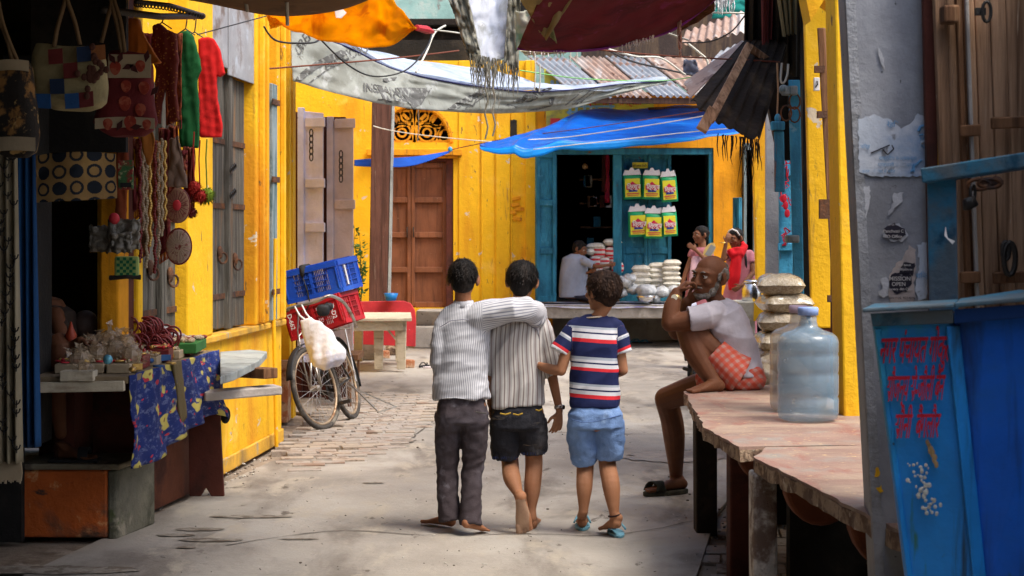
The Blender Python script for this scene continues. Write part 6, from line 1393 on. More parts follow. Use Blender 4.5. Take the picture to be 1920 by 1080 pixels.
garment('red_shirt', [(374,74),(392,70),(402,74),(412,92),(422,138),(412,146),(406,130),(408,190),(417,232),(416,258),(375,258),(373,200),(372,120)], 9.9, M('bright_red_cotton', (.50,.008,.008), bump=.1), 'plain bright red child\'s shirt hanging at the right end of the rod', cat='shirt', extra=hanger(365,38,66,9.9), seed=3)
garment('green_shirt', [(338,62),(352,58),(362,66),(374,108),(378,130),(370,150),(374,200),(373,278),(338,276),(334,200),(330,120)], 9.7, M('deep_green_cotton', (.004,.075,.018), bump=.1), 'dark green shirt hanging next to the red one', cat='shirt', extra=hanger(348,36,60,9.7), seed=6)
garment('patterned_kurta', [(288,50),(300,44),(312,56),(330,64),(334,110),(330,170),(336,225),(318,232),(312,150),(300,232),(290,228),(292,130),(284,110)], 9.4, M('rust_patterned_cotton', (0,0,0), pattern=dotpat((.11,.015,.008),(.26,.09,.02),60)), 'rust red patterned tunic hanging left of the green shirt', cat='tunic', extra=hanger(304,30,48,9.4), seed=8)
garment('orange_garment', [(238,34),(262,36),(268,60),(296,110),(304,118),(290,122),(268,100),(258,110),(240,100),(230,80),(236,50)], 9.2, M('orange_saffron_cotton', (.38,.10,.01), bump=.15), 'saffron orange garment hanging above the strawberry bag', cat='garment', seed=2)
garment('orange_scarf', [(262,250),(285,240),(292,262),(286,300),(278,312),(268,285)], 9.0, M('saffron_scarf', (.30,.10,.015), bump=.15), 'saffron scarf end hanging below the strawberry bag', th=.03, cat='scarf', seed=4)
garment('lower_red_cloth', [(222,262),(238,258),(240,300),(236,430),(216,430),(218,300)], 9.1, M('rust_red_cloth', (.20,.04,.012), bump=.2), 'rust red cloth strip hanging behind the game pouch', th=.03, cat='cloth', seed=5)
# bags
def bagf(name, secs, D, m, label, straps, extra=None, vox=.006):
    root = thing(name, P(secs[0][0], secs[0][1], D), label, 'bag')
    b = MB(); ss = [(P(x,y,D), V((w*D/3300,0,-k*w*D/3300)), V((0,d,0))) for x,y,w,d,k in secs]
    b.loft(ss, 36, 3.2)
    organic(b, 'body', m, root, vox, 3, disp=lambda p, n: .008*noise.noise(p*9))
    b = MB()
    for st in straps: b.tube([cr([P(x,y,D-.05) for x,y in st], k/14) for k in range(15)], .010, 7)
    b.build('handle', M(name+'_handle_rope', (.16,.10,.05), bump=.3), root, smooth=True)
    if extra: extra(root, D)
    return root
def checkpat(D):
    cols = {(0,1):'r',(0,3):'b',(0,4):'o',(1,2):'r',(2,1):'b',(2,4):'m',(3,0):'B',(3,2):'B',(3,3):'r',(1,4):'m'}
    return cols
def ck(root, D):
    cols = {'r':MATS['maroon_patch'],'b':MATS['navy_patch'],'B':MATS['blue_patch'],'m':MATS['brown_patch'],'o':MATS['orange_patch']}
    def q(u, v): # front face map, curved
        x = 62+ (198-62)*u + (v*6); y = 93+ (200-93)*v - 10*u*(1-v)*1.2 - 0*v + 6*math.sin(PI*u)*v - (14*u-7)*v*.6
        return P(x, y, D-.072-.012*math.sin(PI*u))
    for (r, c), k in {(0,1):'r',(0,3):'b',(0,4):'o',(1,2):'r',(2,1):'b',(3,0):'B',(3,2):'B',(3,3):'r'}.items():
        b = MB(); b.sheet(lambda a, e: q((c+a)/5*.98+.01, (r+e)/4*.96+.02), 4, 4, .004); b.build('patch', cols[k], root)
    b = MB(); random.seed(2)
    for j in range(26): b.ball(P(178+random.gauss(0,9), 142+random.gauss(0,17), D-.09), (.014,.006,.016), nu=7, nv=4)
    b.build('flower_applique', MATS['brown_patch'], root)
M('maroon_patch', (.13,.02,.02)); M('navy_patch', (.015,.03,.075)); M('blue_patch', (.02,.08,.24)); M('brown_patch', (.08,.03,.02)); M('orange_patch', (.25,.09,.03))
bagf('patchwork_bag', [(130,86,62,.03,.08),(130,110,70,.055,.08),(131,150,70,.065,.06),(133,190,66,.065,.05),(134,200,55,.055,.05),(135,207,34,.035,.05)], 7.6, M('cream_canvas', (.30,.25,.13), [((.2,.16,.08),4,.5,.7)], bump=.3), 'patchwork shoulder bag of cream, maroon and blue squares', [[(101,88),(108,50),(122,0),(126,-30)],[(150,84),(140,40),(126,0),(120,-30)]], ck)
STR = M('strawberry_red', (.26,.035,.02), [((.35,.09,.05),20,.5,.6)]); LFD = M('dark_leaf', (.05,.012,.012))
def straw(root, D):
    b = MB()
    def berry(x, y, s): c = P(x,y,D-.082); b.prism([c+V((s*math.cos(a)*(1-.25*math.sin(-a)), 0, s*1.25*math.sin(a))) for a in [2*PI*k/14 for k in range(14)]], (0,.004,0))
    for x,y,s in ((216,128,.026),(263,124,.022),(236,162,.023),(270,165,.025),(234,194,.028),(263,206,.024),(202,233,.022),(244,231,.028),(275,234,.02)): berry(x,y,s)
    b.build('strawberry_print', STR, root)
    b = MB(); 
    for x,y,a in ((225,108,.4),(240,125,1.2),(250,128,-.8),(275,105,.2),(210,110,-.6),(224,235,.5),(255,238,1.4),(290,170,.7)):
        c = P(x,y,D-.083); R = rotm('Y',a); b.prism([c+R@V(p) for p in ((0,0,-.03),(.014,0,0),(0,0,.03),(-.014,0,0))], (0,.004,0))
    b.build('leaf_print', LFD, root)
    b = MB(); b.sheet(lambda u, v: P(203+ (283-203)*u, 102+44*v, D-.078), 4, 3, .004); b.sheet(lambda u, v: P(178+ (290-178)*u, 222+20*v-3*math.sin(PI*u), D-.079), 6, 3, .004); b.build('cream_panel', CREAM, root)
bagf('strawberry_bag', [(242,98,36,.03,.1),(242,120,42,.06,.05),(240,160,46,.07,.03),(238,200,52,.075,0),(236,230,60,.075,0),(238,246,48,.06,0),(240,256,30,.04,0)], 8.2, M('wine_canvas', (.12,.014,.016), [((.16,.02,.02),6,.5,.7)], bump=.3), 'wine red canvas bag printed with strawberries', [[(228,98),(220,50),(208,0),(206,-30)],[(234,98),(226,40),(214,0),(212,-30)],[(190,80),(200,40),(210,0),(212,-30)]], straw)
bagf('elephant_bag', [(20,115,34,.03,0),(20,128,40,.05,0),(22,160,42,.06,0),(25,200,44,.065,0),(28,250,44,.065,0),(30,285,38,.05,0),(32,298,20,.03,0)], 7.4, M('black_gold_print', (.02,.016,.014), [((.26,.13,.04),7,.52,.6), ((.40,.26,.10),16,.62,.68)]), 'black canvas bag with golden figures and a cream base, cut by the left edge', [[(24,115),(12,70),(0,40),(-8,10)],[(34,118),(18,80),(4,40),(-4,0)]], 
     lambda root, D: (MB().sheet(lambda u, v: P(-14+80*u, 258+26*v-2*math.sin(PI*u), D-.075-.01*math.sin(PI*u)), 8, 4, .006).build('cream_base', CREAM, root), MB().sheet(lambda u, v: P(-12+66*u, 114+20*v-3*math.sin(PI*u), D-.062-.01*math.sin(PI*u)), 8, 4, .006).build('cream_top', CREAM, root)))
# circles cloth
def circ(u, v):
    w, h = 1.0, .58; x, y = u*5.2-.2, v*2.9+.35
    cx_ = round(x-.5)+.5; cy_ = round(y-.5)+.5; d = math.hypot((x-cx_), (y-cy_)); k = (int(cx_-.5)+int(cy_-.5)*1)%2
    if k: return 1 if d < .42 else 0
    return 1 if .27 < d < .42 else 0
b = MB(); b.sheet(ruled([P(66,292,8.4),P(140,284,8.4),P(217,288,8.5)],[P(67,380,8.4),P(140,376,8.4),P(219,372,8.5)], wr=.01), 150, 84, .004, mi=circ)
b.build('circle_print_cloth', [M('ochre_cotton', (.25,.15,.055), [((.35,.22,.07),3,.5,.7)]), M('navy_print', (.008,.012,.02), bump=0)], label='ochre cloth printed with black discs and rings across the shop mouth', cat='cloth', smooth=True)
# curtains at the left edge
def curtain(x0, x1, y0, y1, D, m, label, folds=5, name='curtain', amp=.03, dec=None):
    b = MB(); A = P(x0,y0,D); B_ = P(x1,y0,D); C = P(x0+4,y1,D)
    b.sheet(lambda u, v: A+(B_-A)*u+(P(x0+(x1-x0)*u+8*v, y0+(y1-y0)*v, D)-(A+(B_-A)*u))+V((0,amp*math.sin(u*folds*2*PI+v*1.2)*(0.4+.6*v),.0)), 50, 30, .005)
    o = b.build(name, m, label=label, cat='curtain', smooth=True); return o
cc = curtain(-14, 32, 285, 868, 8.0, M('cream_curtain', (.24,.20,.13), [((.35,.30,.2),2,.5,.7,(4,4,.4))], trans=.1), 'cream curtain with small black motifs hanging at the left edge', 3)
b = MB(); random.seed(61)
for k in range(34):
    x = -2+random.choice((0,8,17,27)); y = 300+ (k*17)%560; c = P(x+random.uniform(-2,2)+8*(y-285)/580,y,7.955)
    for s in (-1,1): b.tube([c, c+V((s*.012,0,.008)), c+V((s*.018,-.0,.024))], .0035, 5)
    b.tube([c+V((0,0,-.014)), c+V((.002,0,.02))], .0035, 5)
b.build('motif', DARK, cc)
b = MB(); random.seed(62); 
for k in range(26): p = P(-8+k*1.9,866,8.0); b.tube([p,p+V((.004,0,-.05)),p+V((0,0,-.08-random.uniform(0,.02)))], .004, 5)
b.build('fringe', CREAM, cc)
curtain(26, 66, 288, 838, 8.3, M('blue_curtain', (.008,.055,.16), [((.004,.02,.06),2,.45,.7,(6,6,.4))], trans=.1), 'deep blue curtain beside the cream one', 3)
b = MB(); b.box(P(52,470,8.7)+V((0,0,0)), (.16,.3,1.9)); b.b2((P(-60,0,8.78).x,8.78,0),(P(40,0,8.78).x,8.84,.75)); b.build('curtain_shade', DARK, label='black sheet put in as shade behind the blue curtain', cat='board')  # black sheets added where only deep shade lies behind the curtain
b = MB(); b.b2((P(58,0,8.8).x,8.8,P(0,285,8.8).z),(P(236,0,8.8).x,8.86,3.1)); b.build('stall_mouth_shade', DARK, label='black sheet put in as shade above the stall mouth behind the hanging bags', cat='board')  # black sheet added for the darkness over the stall mouth
random.seed(77)
RG = [M('rust_scarf', (.24,.05,.015), [((.10,.02,.01),9,.5,.6)]), M('maroon_scarf', (.12,.012,.015), [((.22,.06,.03),12,.52,.6)]), M('saffron_stole', (.34,.11,.015), [((.2,.04,.01),7,.5,.65)]), M('brown_stole', (.10,.05,.03), [((.2,.1,.05),9,.5,.62)])]
SC_ = [(222,262,244,430,0,'rust'),(246,258,262,400,1,'maroon'),(262,250,280,470,3,'brown'),(278,262,300,420,2,'saffron'),(300,240,318,478,1,'maroon'),(318,235,332,360,0,'rust'),(330,280,350,330,1,'maroon'),(252,60,286,250,1,'maroon'),(312,60,340,236,0,'rust'),(346,275,364,390,1,'maroon')]
for k,(xa_,ya_,xb_,yb_,mi_,cn) in enumerate(SC_):
    dd = 9.45+.02*k; b = MB(); b.sheet(ruled([P(xa_-2,ya_,dd),P(xb_+1,ya_+3,dd)],[P(xa_,yb_,dd),P(xb_,yb_-12,dd)], wr=.035, wf=5, ws=(2,.5), seed=k), 12, 24, .008)
    o = b.build('scarf', RG[mi_], label='%s scarf, %s of the scarves hanging behind the bead strands' % (cn, ('first from the left','second from the left','third from the left','fourth from the left','long fifth','short sixth','stubby seventh','high one above the first','high one beside the patterned tunic','rightmost')[k]), cat='scarf', group='scarves hanging behind the bead strands', smooth=True)
    f = MB(); 
    for j in range(9): p = P(xa_+(xb_-xa_)*j/8, yb_-12*j/8, dd); f.tube([p,p+V((random.uniform(-.004,.004),0,-.03)),p+V((0,0,-.05))], .0035, 4)
    f.build('tassels', RG[(mi_+1)%4], o)
# small things hanging at the shop mouth
def hang_string(p0, p1, m, n, r, label, cat, grp=None, name='bead_strand'):
    b = MB(); 
    for k in range(n): b.ball(p0.lerp(p1, k/(n-1))+V((.004*math.sin(k),0,0)), r, nu=7, nv=5)
    return b.build(name, m, label=label, cat=cat, group=grp, smooth=True)
random.seed(71)
BEADS = [('maroon',MARD),('amber',GLASSB),('cream',CREAM),('gilt',GOLD)]
for k,x in enumerate((262,268,274,281,290,297,303,309)):
    n_, m_ = BEADS[k%4]; yb = 470+[20,-40,30,-10,40,10,-30,-60][k]
    hang_string(P(x,262+4*(k%3),9.1+.03*k), P(x+1,yb,9.1+.03*k), m_, 44, .010, '%s bead strand, %s from the left in the row by the round pouches' % (n_, ('first','second','third','fourth','fifth','sixth','seventh','eighth')[k]), 'bead strand', 'bead strands hanging at the stall')
for k,(x,y,r,D_) in enumerate(((333,385,23,9.4),(335,462,24,9.4))):
    c = P(x,y,D_); root = thing('round_pouch', c, ['upper round embroidered pouch with red centre','lower round pale pouch with radiating pleats'][k], 'pouch'); rr = r*D_/3300
    b = MB(); b.ball(c, (rr,.02,rr*1.45 if k == 0 else rr*1.35), nu=24, nv=16); b.build('body', M('pleated_pouch_%d'%k if 0 else ('embroidered_pouch' if k == 0 else 'pale_pouch'), (.30,.17,.11) if k == 0 else (.36,.25,.20), [((.2,.05,.04),18,.55,.65)]), root, smooth=True)
    b = MB(); 
    for j in range(20): a = 2*PI*j/20; b.tube([c+V((rr*.25*math.cos(a),-.021,rr*.3*math.sin(a))), c+V((rr*.9*math.cos(a),-.013,rr*1.2*math.sin(a)))], .002, 4)
    b.build('pleats', MARD if k == 0 else CREAM, root)
    b = MB(); b.tube([c+V((rr*math.cos(2*PI*j/24),0,rr*1.4*math.sin(2*PI*j/24))) for j in range(25)], .005, 5, cap=False); b.build('piping', MARD, root)
    if k == 0: b = MB(); b.ball(c+V((0,-.02,0)), (rr*.35,.008,rr*.45)); b.build('centre', REDP, root, smooth=True)
b = MB(); b.sheet(ruled([P(318,262,9.35),P(334,255,9.35)],[P(314,350,9.35),P(352,352,9.35)], wr=.03), 10, 14, .01); b.build('net_bag', M('dusty_net', (.30,.20,.15), trans=.3), label='dusty pale net pouch hanging above the round pouches', cat='pouch', smooth=True)
def pompom(x, y, r, D, m, label):
    root = thing('pompom', P(x,y,D), label, 'pompom'); b = MB(); c = P(x,y,D); b.ball(c, r*.7, nu=10, nv=8)
    for j in range(260):
        d = V((random.gauss(0,1),random.gauss(0,1),random.gauss(0,1))).normalized(); s = d.cross(V((.3,.5,.8))).normalized()*.004; b.add([c+d*r*.5-s, c+d*r*.5+s, c+d*r*random.uniform(.85,1.1)+V((0,0,-r*.15))], [(0,1,2)])
    b.build('wool', m, root); b = MB(); b.tube([P(x,y-8,D),P(x-2,y-70,D),P(x,y-105,D)], .004, 5); b.build('cord', m, root)
pompom(364,352,.052,9.6,M('red_wool', (.32,.02,.015)),'upper red woollen pompom'); pompom(375,368,.048,9.6,MATS['red_wool'],'lower red woollen pompom beside the green one'); pompom(388,366,.056,9.65,M('lime_wool', (.16,.24,.02)),'lime green woollen pompom')
pompom(360,398,.035,9.6,MARD,'small maroon tassel ball under the red pompoms')
t = thing('game_pouch', P(236,350,8.9), 'printed green card pouch hanging beside the circle cloth', 'pouch')
b = MB(); b.box(P(236,328,8.9), (.075,.02,.15)); b.build('card', M('green_print_card', (.05,.13,.05), [((.25,.03,.03),16,.5,.6), ((.4,.38,.2),30,.6,.66)]), t, bevel=.003)
b = MB(); b.box(P(236,347,8.885), (.055,.004,.022)); b.build('label', BLK, t); text('PUZZLE', .014, P(228,349,8.88), (1,0,0), (0,0,1), LINK, t) if 0 else None
for k,(x,y,w,h) in enumerate(((190,448,.12,.13),(232,440,.16,.15),(228,455,.10,.10))):
    b = MB(); b.sheet(ruled([P(x,y,8.9-.05*k)+V((-w/2,0,h/2)),P(x,y,8.9-.05*k)+V((w/2,0,h/2))],[P(x,y,8.9-.05*k)+V((-w/2,0,-h/2)),P(x,y,8.9-.05*k)+V((w/2,0,-h/2))], wr=.03, wf=6, seed=k), 12, 12, .012); b.build('clear_packet', M('clear_packet_plastic', (.16,.14,.11), rough=.2, spec=.7, bump=.5) if k == 0 else MATS['clear_packet_plastic'], label=['clear plastic packet at the left of the hanging cluster','large clear packet above the green checked cushion','small clear packet overlapping the large one'][k], cat='packet', smooth=True)
b = MB(); b.ball(P(214,410,8.85), (.028,.02,.03)); b.build('red_toy', REDP, label='small red toy hanging above the clear packets', cat='toy', smooth=True)
t = thing('checked_cushion', P(236,500,8.9), 'small square cushion of green and cream checks with dark tassels', 'cushion')
b = MB(); c0_ = P(238,500,8.9); b.box(c0_, (.125,.03,.105)); b.build('pad', M('lime_cotton', (.30,.38,.12)), t, bevel=.012)
b = MB()
for i in range(6):
    for j in range(6):
        if (i+j)%2: b.box(c0_+V((-.040+i*.016,-.017,-.038+j*.0155)), (.0155,.004,.015))
b.build('check_print', M('check_green', (.01,.12,.05), bump=0), t)
b = MB(); b.tube([P(206,521,8.9),P(238,519,8.88),P(264,520,8.9)], [.013,.010,.013], 8); b.build('tassel', DARK, t)
for k,(x,y) in enumerate(((145,80),(95,245),(150,250),(190,255))): 
    b = MB(); b.ball(P(x,y,9.5), (.07,.05,.10), nu=14, nv=10, pw=.8); b.build('dark_bag', M('dark_stock_cloth', (.03,.022,.02), [((.10,.05,.03),9,.55,.65)]) if k == 0 else MATS['dark_stock_cloth'], label='dark cloth bag hanging deep inside the shop mouth', cat='bag', group='dark bags hanging inside the shop', smooth=True)
# ------------------------------------------------------------ people
def skin(nm, c, c2): return M(nm, c, [(c2,6,.5,.75)], rough=.6, spec=.22, bump=.12, bscale=80, var=.08, sss=.08)
SK1 = skin('brown_skin', (.29,.125,.062), (.35,.16,.085)); SK2 = skin('warm_brown_skin', (.36,.165,.085), (.42,.21,.12)); SK3 = skin('dark_brown_skin', (.125,.047,.021), (.16,.065,.032)); SKF = skin('mid_brown_skin', (.20,.085,.045), (.26,.12,.06))
HAIR = M('black_hair', (.010,.008,.007), [((.030,.022,.018),30,.5,.7,(1,1,.25))], rough=.6, spec=.2, bump=.5, bscale=60, bstretch=(1,1,.2)); HAIRB = M('dark_brown_hair', (.022,.011,.007), [((.05,.025,.014),30,.5,.7,(1,1,.25))], rough=.6, spec=.2, bump=.5, bscale=60); HAIRG = M('grey_stubble_hair', (.13,.11,.09), [((.26,.24,.22),60,.5,.65),((.08,.05,.03),30,.55,.7)], bump=.5, bscale=90)
EYEW = M('eye_white', (.55,.5,.45), bump=0, rough=.2); PUP = M('eye_dark', (.01,.008,.006), bump=0, rough=.1)
def limb(b, pts, rs, flat=0):
    pts = [V(p) for p in pts]; q = []; rr = []; n = len(pts)-1
    for k in range(n*6+1):
        u = k/(n*6); q.append(cr(pts, u)); i = min(int(u*n), n-1); f = u*n-i; f = f*f*(3-2*f); rr.append(rs[i]*(1-f)+rs[i+1]*f)
    b.tube(q, rr, 14)
    if not flat: b.ball(pts[0], rs[0]*.99, nu=14, nv=10)
    if flat != 2: b.ball(pts[-1], rs[-1]*.99, nu=14, nv=10)
def hand(b, wrist, d, nrm, thumb, s=1.0, curl=.5, spread=1.0):
    """d: towards fingertips, nrm: out of the back of the hand, thumb: side of the thumb"""
    d = V(d).normalized(); th = V(thumb); th = (th-d*th.dot(d)).normalized(); nn = th.cross(d)
    if nn.dot(V(nrm)) < 0: nn = -nn
    w = V(wrist)
    b.loft([(w,(th*.018*s),(nn*.013*s)),(w+d*.03*s,th*.026*s,nn*.013*s),(w+d*.06*s,th*.031*s,nn*.012*s),(w+d*.078*s,th*.030*s,nn*.010*s)], 16, 2.6, round_=.5)
    for k, L_ in enumerate((.062,.070,.066,.052)):
        off = (.024-.016*k)*s; dd = (d+th*(.12-.08*k)*spread).normalized(); p = w+d*.078*s+th*off; c = curl*(1+.12*k)
        a1 = dd*math.cos(c*.6)-nn*math.sin(c*.6); a2 = dd*math.cos(c*1.3)-nn*math.sin(c*1.3); a3 = dd*math.cos(c*1.9)-nn*math.sin(c*1.9)
        p1 = p+a1*L_*.45*s; p2 = p1+a2*L_*.32*s; p3 = p2+a3*L_*.24*s
        for (a, e, r0, r1) in ((p-d*.012*s,p1,.0085,.0078),(p1,p2,.0078,.0070),(p2,p3,.0070,.0058)):
            b.tube([a,e], [r0*s,r1*s], 10); b.ball(e, r1*s, nu=10, nv=6)
    p = w+d*.028*s+th*.022*s; t1 = (th*.75+d*.62-nn*.25).normalized(); p1 = p+t1*.034*s; t2 = (th*.25+d*.92-nn*.35).normalized(); p2 = p1+t2*.030*s
    b.tube([p-t1*.01*s,p1], [.012*s,.0095*s], 10); b.ball(p1,.0095*s,nu=10,nv=6); b.tube([p1,p2],[.0095*s,.007*s],10); b.ball(p2,.007*s,nu=10,nv=6)
def foot(b, ankle, heel, toe, s=1.0, up=(0,0,1)):
    """heel and toe are points on the sole"""
    a, h, t_ = V(ankle), V(heel), V(toe); d = (t_-h); Ln = d.length; d.normalize(); u = V(up); u = (u-d*u.dot(d)).normalized(); sd = d.cross(u)
    b.ball(h+u*.026*s+d*.022*s, (.030*s,.030*s,.030*s), nu=14, nv=10)
    sec = []
    for f, w, hh in ((.06,.026,.030),(.25,.027,.032),(.45,.031,.027),(.62,.038,.020),(.76,.040,.015),(.86,.036,.011)):
        sec.append((h+d*Ln*f+u*hh*s*.98, sd*w*s, u*hh*s))
    b.loft(sec, 16, 2.3, round_=.4)
    b.loft([(a+u*.012, sd*.024*s, d*.030*s),(h+d*Ln*.28+u*.035*s, sd*.026*s, d*.045*s)], 14, 2, round_=.4)
    for k in range(5):
        o = (-.030+.015*k)*s; r = (.0125,.0095,.009,.0085,.0078)[k]*s if True else 0
        L_ = (.16,.17,.155,.135,.11)[k]; p0 = h+d*Ln*.80+sd*o+u*.012*s; p1 = h+d*Ln*(.83+L_)+sd*o*1.08+u*.009*s; b.tube([p0,p1],[r*1.05,r],10); b.ball(p1, r, nu=10, nv=6)
def head(b, c, fw, up, s=1.0, neck=None, neckr=.045, jaw=1.0):
    """c: centre of skull; face looks along fw"""
    fw = V(fw).normalized(); up = V(up); up = (up-fw*up.dot(fw)).normalized(); rt = fw.cross(up)
    R = Matrix((rt, fw, up)).transposed(); q = lambda x, y, z: c+R@V((x*s,y*s,z*s)); c = V(c)
    b.ball(q(0,-.012,.022), (.072*s,.088*s,.078*s), R=R, nu=22, nv=16)
    b.loft([(q(0,.010,.02),R@V((.066*s,0,0)),R@V((0,.082*s,0))),(q(0,.016,-.03),R@V((.061*s,0,0)),R@V((0,.072*s,0))),(q(0,.022,-.065),R@V((.052*s*jaw,0,0)),R@V((0,.062*s,0))),(q(0,.036,-.095),R@V((.036*s*jaw,0,0)),R@V((0,.042*s,0)))], 20, 2.2, round_=.5)
    b.ball(q(0,.072,-.095), (.019*s,.014*s,.013*s), R=R)                                    # chin
    b.loft([(q(0,.088,.010),R@V((.007*s,0,0)),R@V((0,.010*s,0))),(q(0,.101,-.018),R@V((.011*s,0,0)),R@V((0,.014*s,0))),(q(0,.106,-.034),R@V((.017*s,0,0)),R@V((0,.014*s,0)))], 12, 2, round_=.6)
    for sg in (-1,1):
        b.ball(q(sg*.012,.098,-.037), (.009*s,.010*s,.008*s), R=R, nu=10, nv=8)
        b.ball(q(sg*.040,.066,-.025), (.022*s,.020*s,.020*s), R=R)                           # cheek
        b.ball(q(sg*.030,.080,.024), (.024*s,.013*s,.008*s), R=R)                            # brow
        E = R@rotm('Z', sg*-.35)@rotm('X', -.15)
        b.ball(q(sg*.083,-.010,-.006), (.011*s,.021*s,.033*s), R=E, nu=14, nv=10); b.ball(q(sg*.079,.0,-.028), (.009*s,.012*s,.014*s), R=E)
    b.ball(q(0,.086,-.058), (.024*s,.012*s,.007*s), R=R); b.ball(q(0,.083,-.070), (.020*s,.012*s,.007*s), R=R)
    if neck is not None: b.loft([(q(0,-.020,-.045),rt*neckr,fw*neckr*1.05),(q(0,-.022,-.09),rt*neckr*.98,fw*neckr),(V(neck),rt*neckr*1.15,fw*neckr*1.1)], 16, 2, round_=.2)
    return q, R
def face_bits(q, R, s, par, body, brow=True, hairm=None, mouth=(.18,.05,.04)):
    for sg in (-1,1):
        e = MB(); e.ball(q(sg*.030,.076,.004), .0125*s, nu=14, nv=10); e.build('eye', EYEW, body, smooth=True)
        e = MB(); e.ball(q(sg*.030,.0855,.003), .0055*s, nu=10, nv=8); e.build('iris', PUP, body, smooth=True)
        e = MB(); e.tube([q(sg*.014,.0935,.022),q(sg*.030,.094,.028),q(sg*.048,.083,.022)], [.003*s,.0042*s,.0015*s], 6); e.build('eyebrow', hairm or HAIR, body, smooth=True)
        e = MB(); e.tube([q(sg*.017,.086,.010),q(sg*.030,.0905,.0165),q(sg*.044,.081,.009)], .0028*s, 6); e.build('eyelid', body.data.materials[0], body, smooth=True)
    e = MB(); e.tube([q(-.022,.090,-.064),q(-.008,.0975,-.062),q(.008,.0975,-.062),q(.022,.090,-.064)], [.001,.0022*s,.0022*s,.001], 6); e.build('mouth', M('lip_line', mouth, bump=0) if 'lip_line' not in MATS else MATS['lip_line'], body, smooth=True)
def hair_on(q, R, s, body, m, vox=.005, nape=-.055, fringe=.055, tufts=700, thick=1.0, seed=0, crown=(.0,-.02,.10), tl=.028):
    """short hair: a shell over the skull, open at the face, finished with strands lying on it"""
    random.seed(seed+5); Ri = R.transposed(); c = q(0,0,0)
    b = MB(); cen = q(0,-.016,.026)
    b.ball(cen, (.081*s*thick,.096*s*thick,.088*s*thick), R=R, nu=26, nv=18)
    b.ball(q(0,-.050,-.022), (.066*s,.050*s,.055*s), R=R, nu=20, nv=14); b.ball(q(0,-.058,nape), (.045*s,.026*s,.026*s), R=R, nu=16, nv=10)
    for sg in (-1,1): b.ball(q(sg*.062,.020,.018), (.013*s,.016*s,.030*s), R=R, nu=14, nv=10)
    # carve face opening by leaving out: build then pull in anything in front of the hairline
    def dsp(p, n):
        l = Ri@(p-c)/s
        st = noise.noise(V((l.x*60+seed, l.y*60, l.z*14)))*.5+noise.noise(V((l.x*130, l.y*130+seed, l.z*30)))*.4
        d = .0028*st
        front = l.y-(.052+.25*max(0,l.z-.055)); 
        if front > 0 and l.z < fringe+.012*noise.noise(V((l.x*40,seed,0))): d -= min(.03, front*1.4)
        return d*s
    h = organic(b, 'hair', m, body, vox, 3, disp=dsp)
    t_ = MB(); cr0 = Ri@(q(*crown)-cen); 
    for k in range(tufts):
        az = random.uniform(0,2*PI); el = math.asin(random.uniform(-.35,1)); d = V((math.cos(el)*math.cos(az), math.cos(el)*math.sin(az), math.sin(el)))
        if d.y > .45 and d.z < .45: continue
        base = V((d.x*.081*thick, d.y*.096*thick, d.z*.088*thick))*s
        flow = (base-cr0); flow -= d*flow.dot(d); 
        if flow.length < 1e-4: continue
        flow.normalize(); flow = (flow+V((random.uniform(-.22,.22),random.uniform(-.22,.22),random.uniform(-.45,.0)))).normalized()
        L_ = tl*s*random.uniform(.6,1.3); sd = d.cross(flow).normalized()*.0021*s; lift = (random.uniform(.001,.005) if random.random() > .1 else random.uniform(.006,.014))*s
        p0 = base*.985; p1 = base+flow*L_*.5+d*lift; p2 = base*1.0+flow*L_+d*lift*.6-d*L_*L_*3.4
        P_ = [cen+R@x for x in (p0-sd*1.2,p0+sd*1.2,p1+sd,p1-sd,p2)]
        t_.add(P_, [(0,1,2,3),(3,2,4)])
    t_.build('hair_strands', m, h)
    return h
def folds(amp, dirs, f=18, f2=40, along=(0,0,1), seed=0):
    """cloth folds: ridged noise stretched along a direction"""
    al = V(along).normalized()
    def fn(p, n):
        q_ = p-al*p.dot(al)*.78
        r1 = 1-abs(noise.noise(q_*f*.6+V((seed,0,0))))*2; r2 = noise.noise(q_*f2*.7+V((0,seed,0)))
        return amp*(r1*.7-.35+.3*r2)
    return fn
def mixf(*fs): return lambda p, n: sum(f(p, n) for f in fs)
def attrpat(fn): return lambda t, tc: fn(t, t.N('ShaderNodeAttribute', attribute_name='su').outputs['Fac'], t.N('ShaderNodeAttribute', attribute_name='sv').outputs['Fac'])
def seg_t(p, a, c):
    ab = c-a; return (p-a).dot(ab)/ab.length_squared
def seg_d(p, a, c):
    t = min(1,max(0,seg_t(p,a,c))); return (p-(a+(c-a)*t)).length
def hem_cut(me_obj): pass

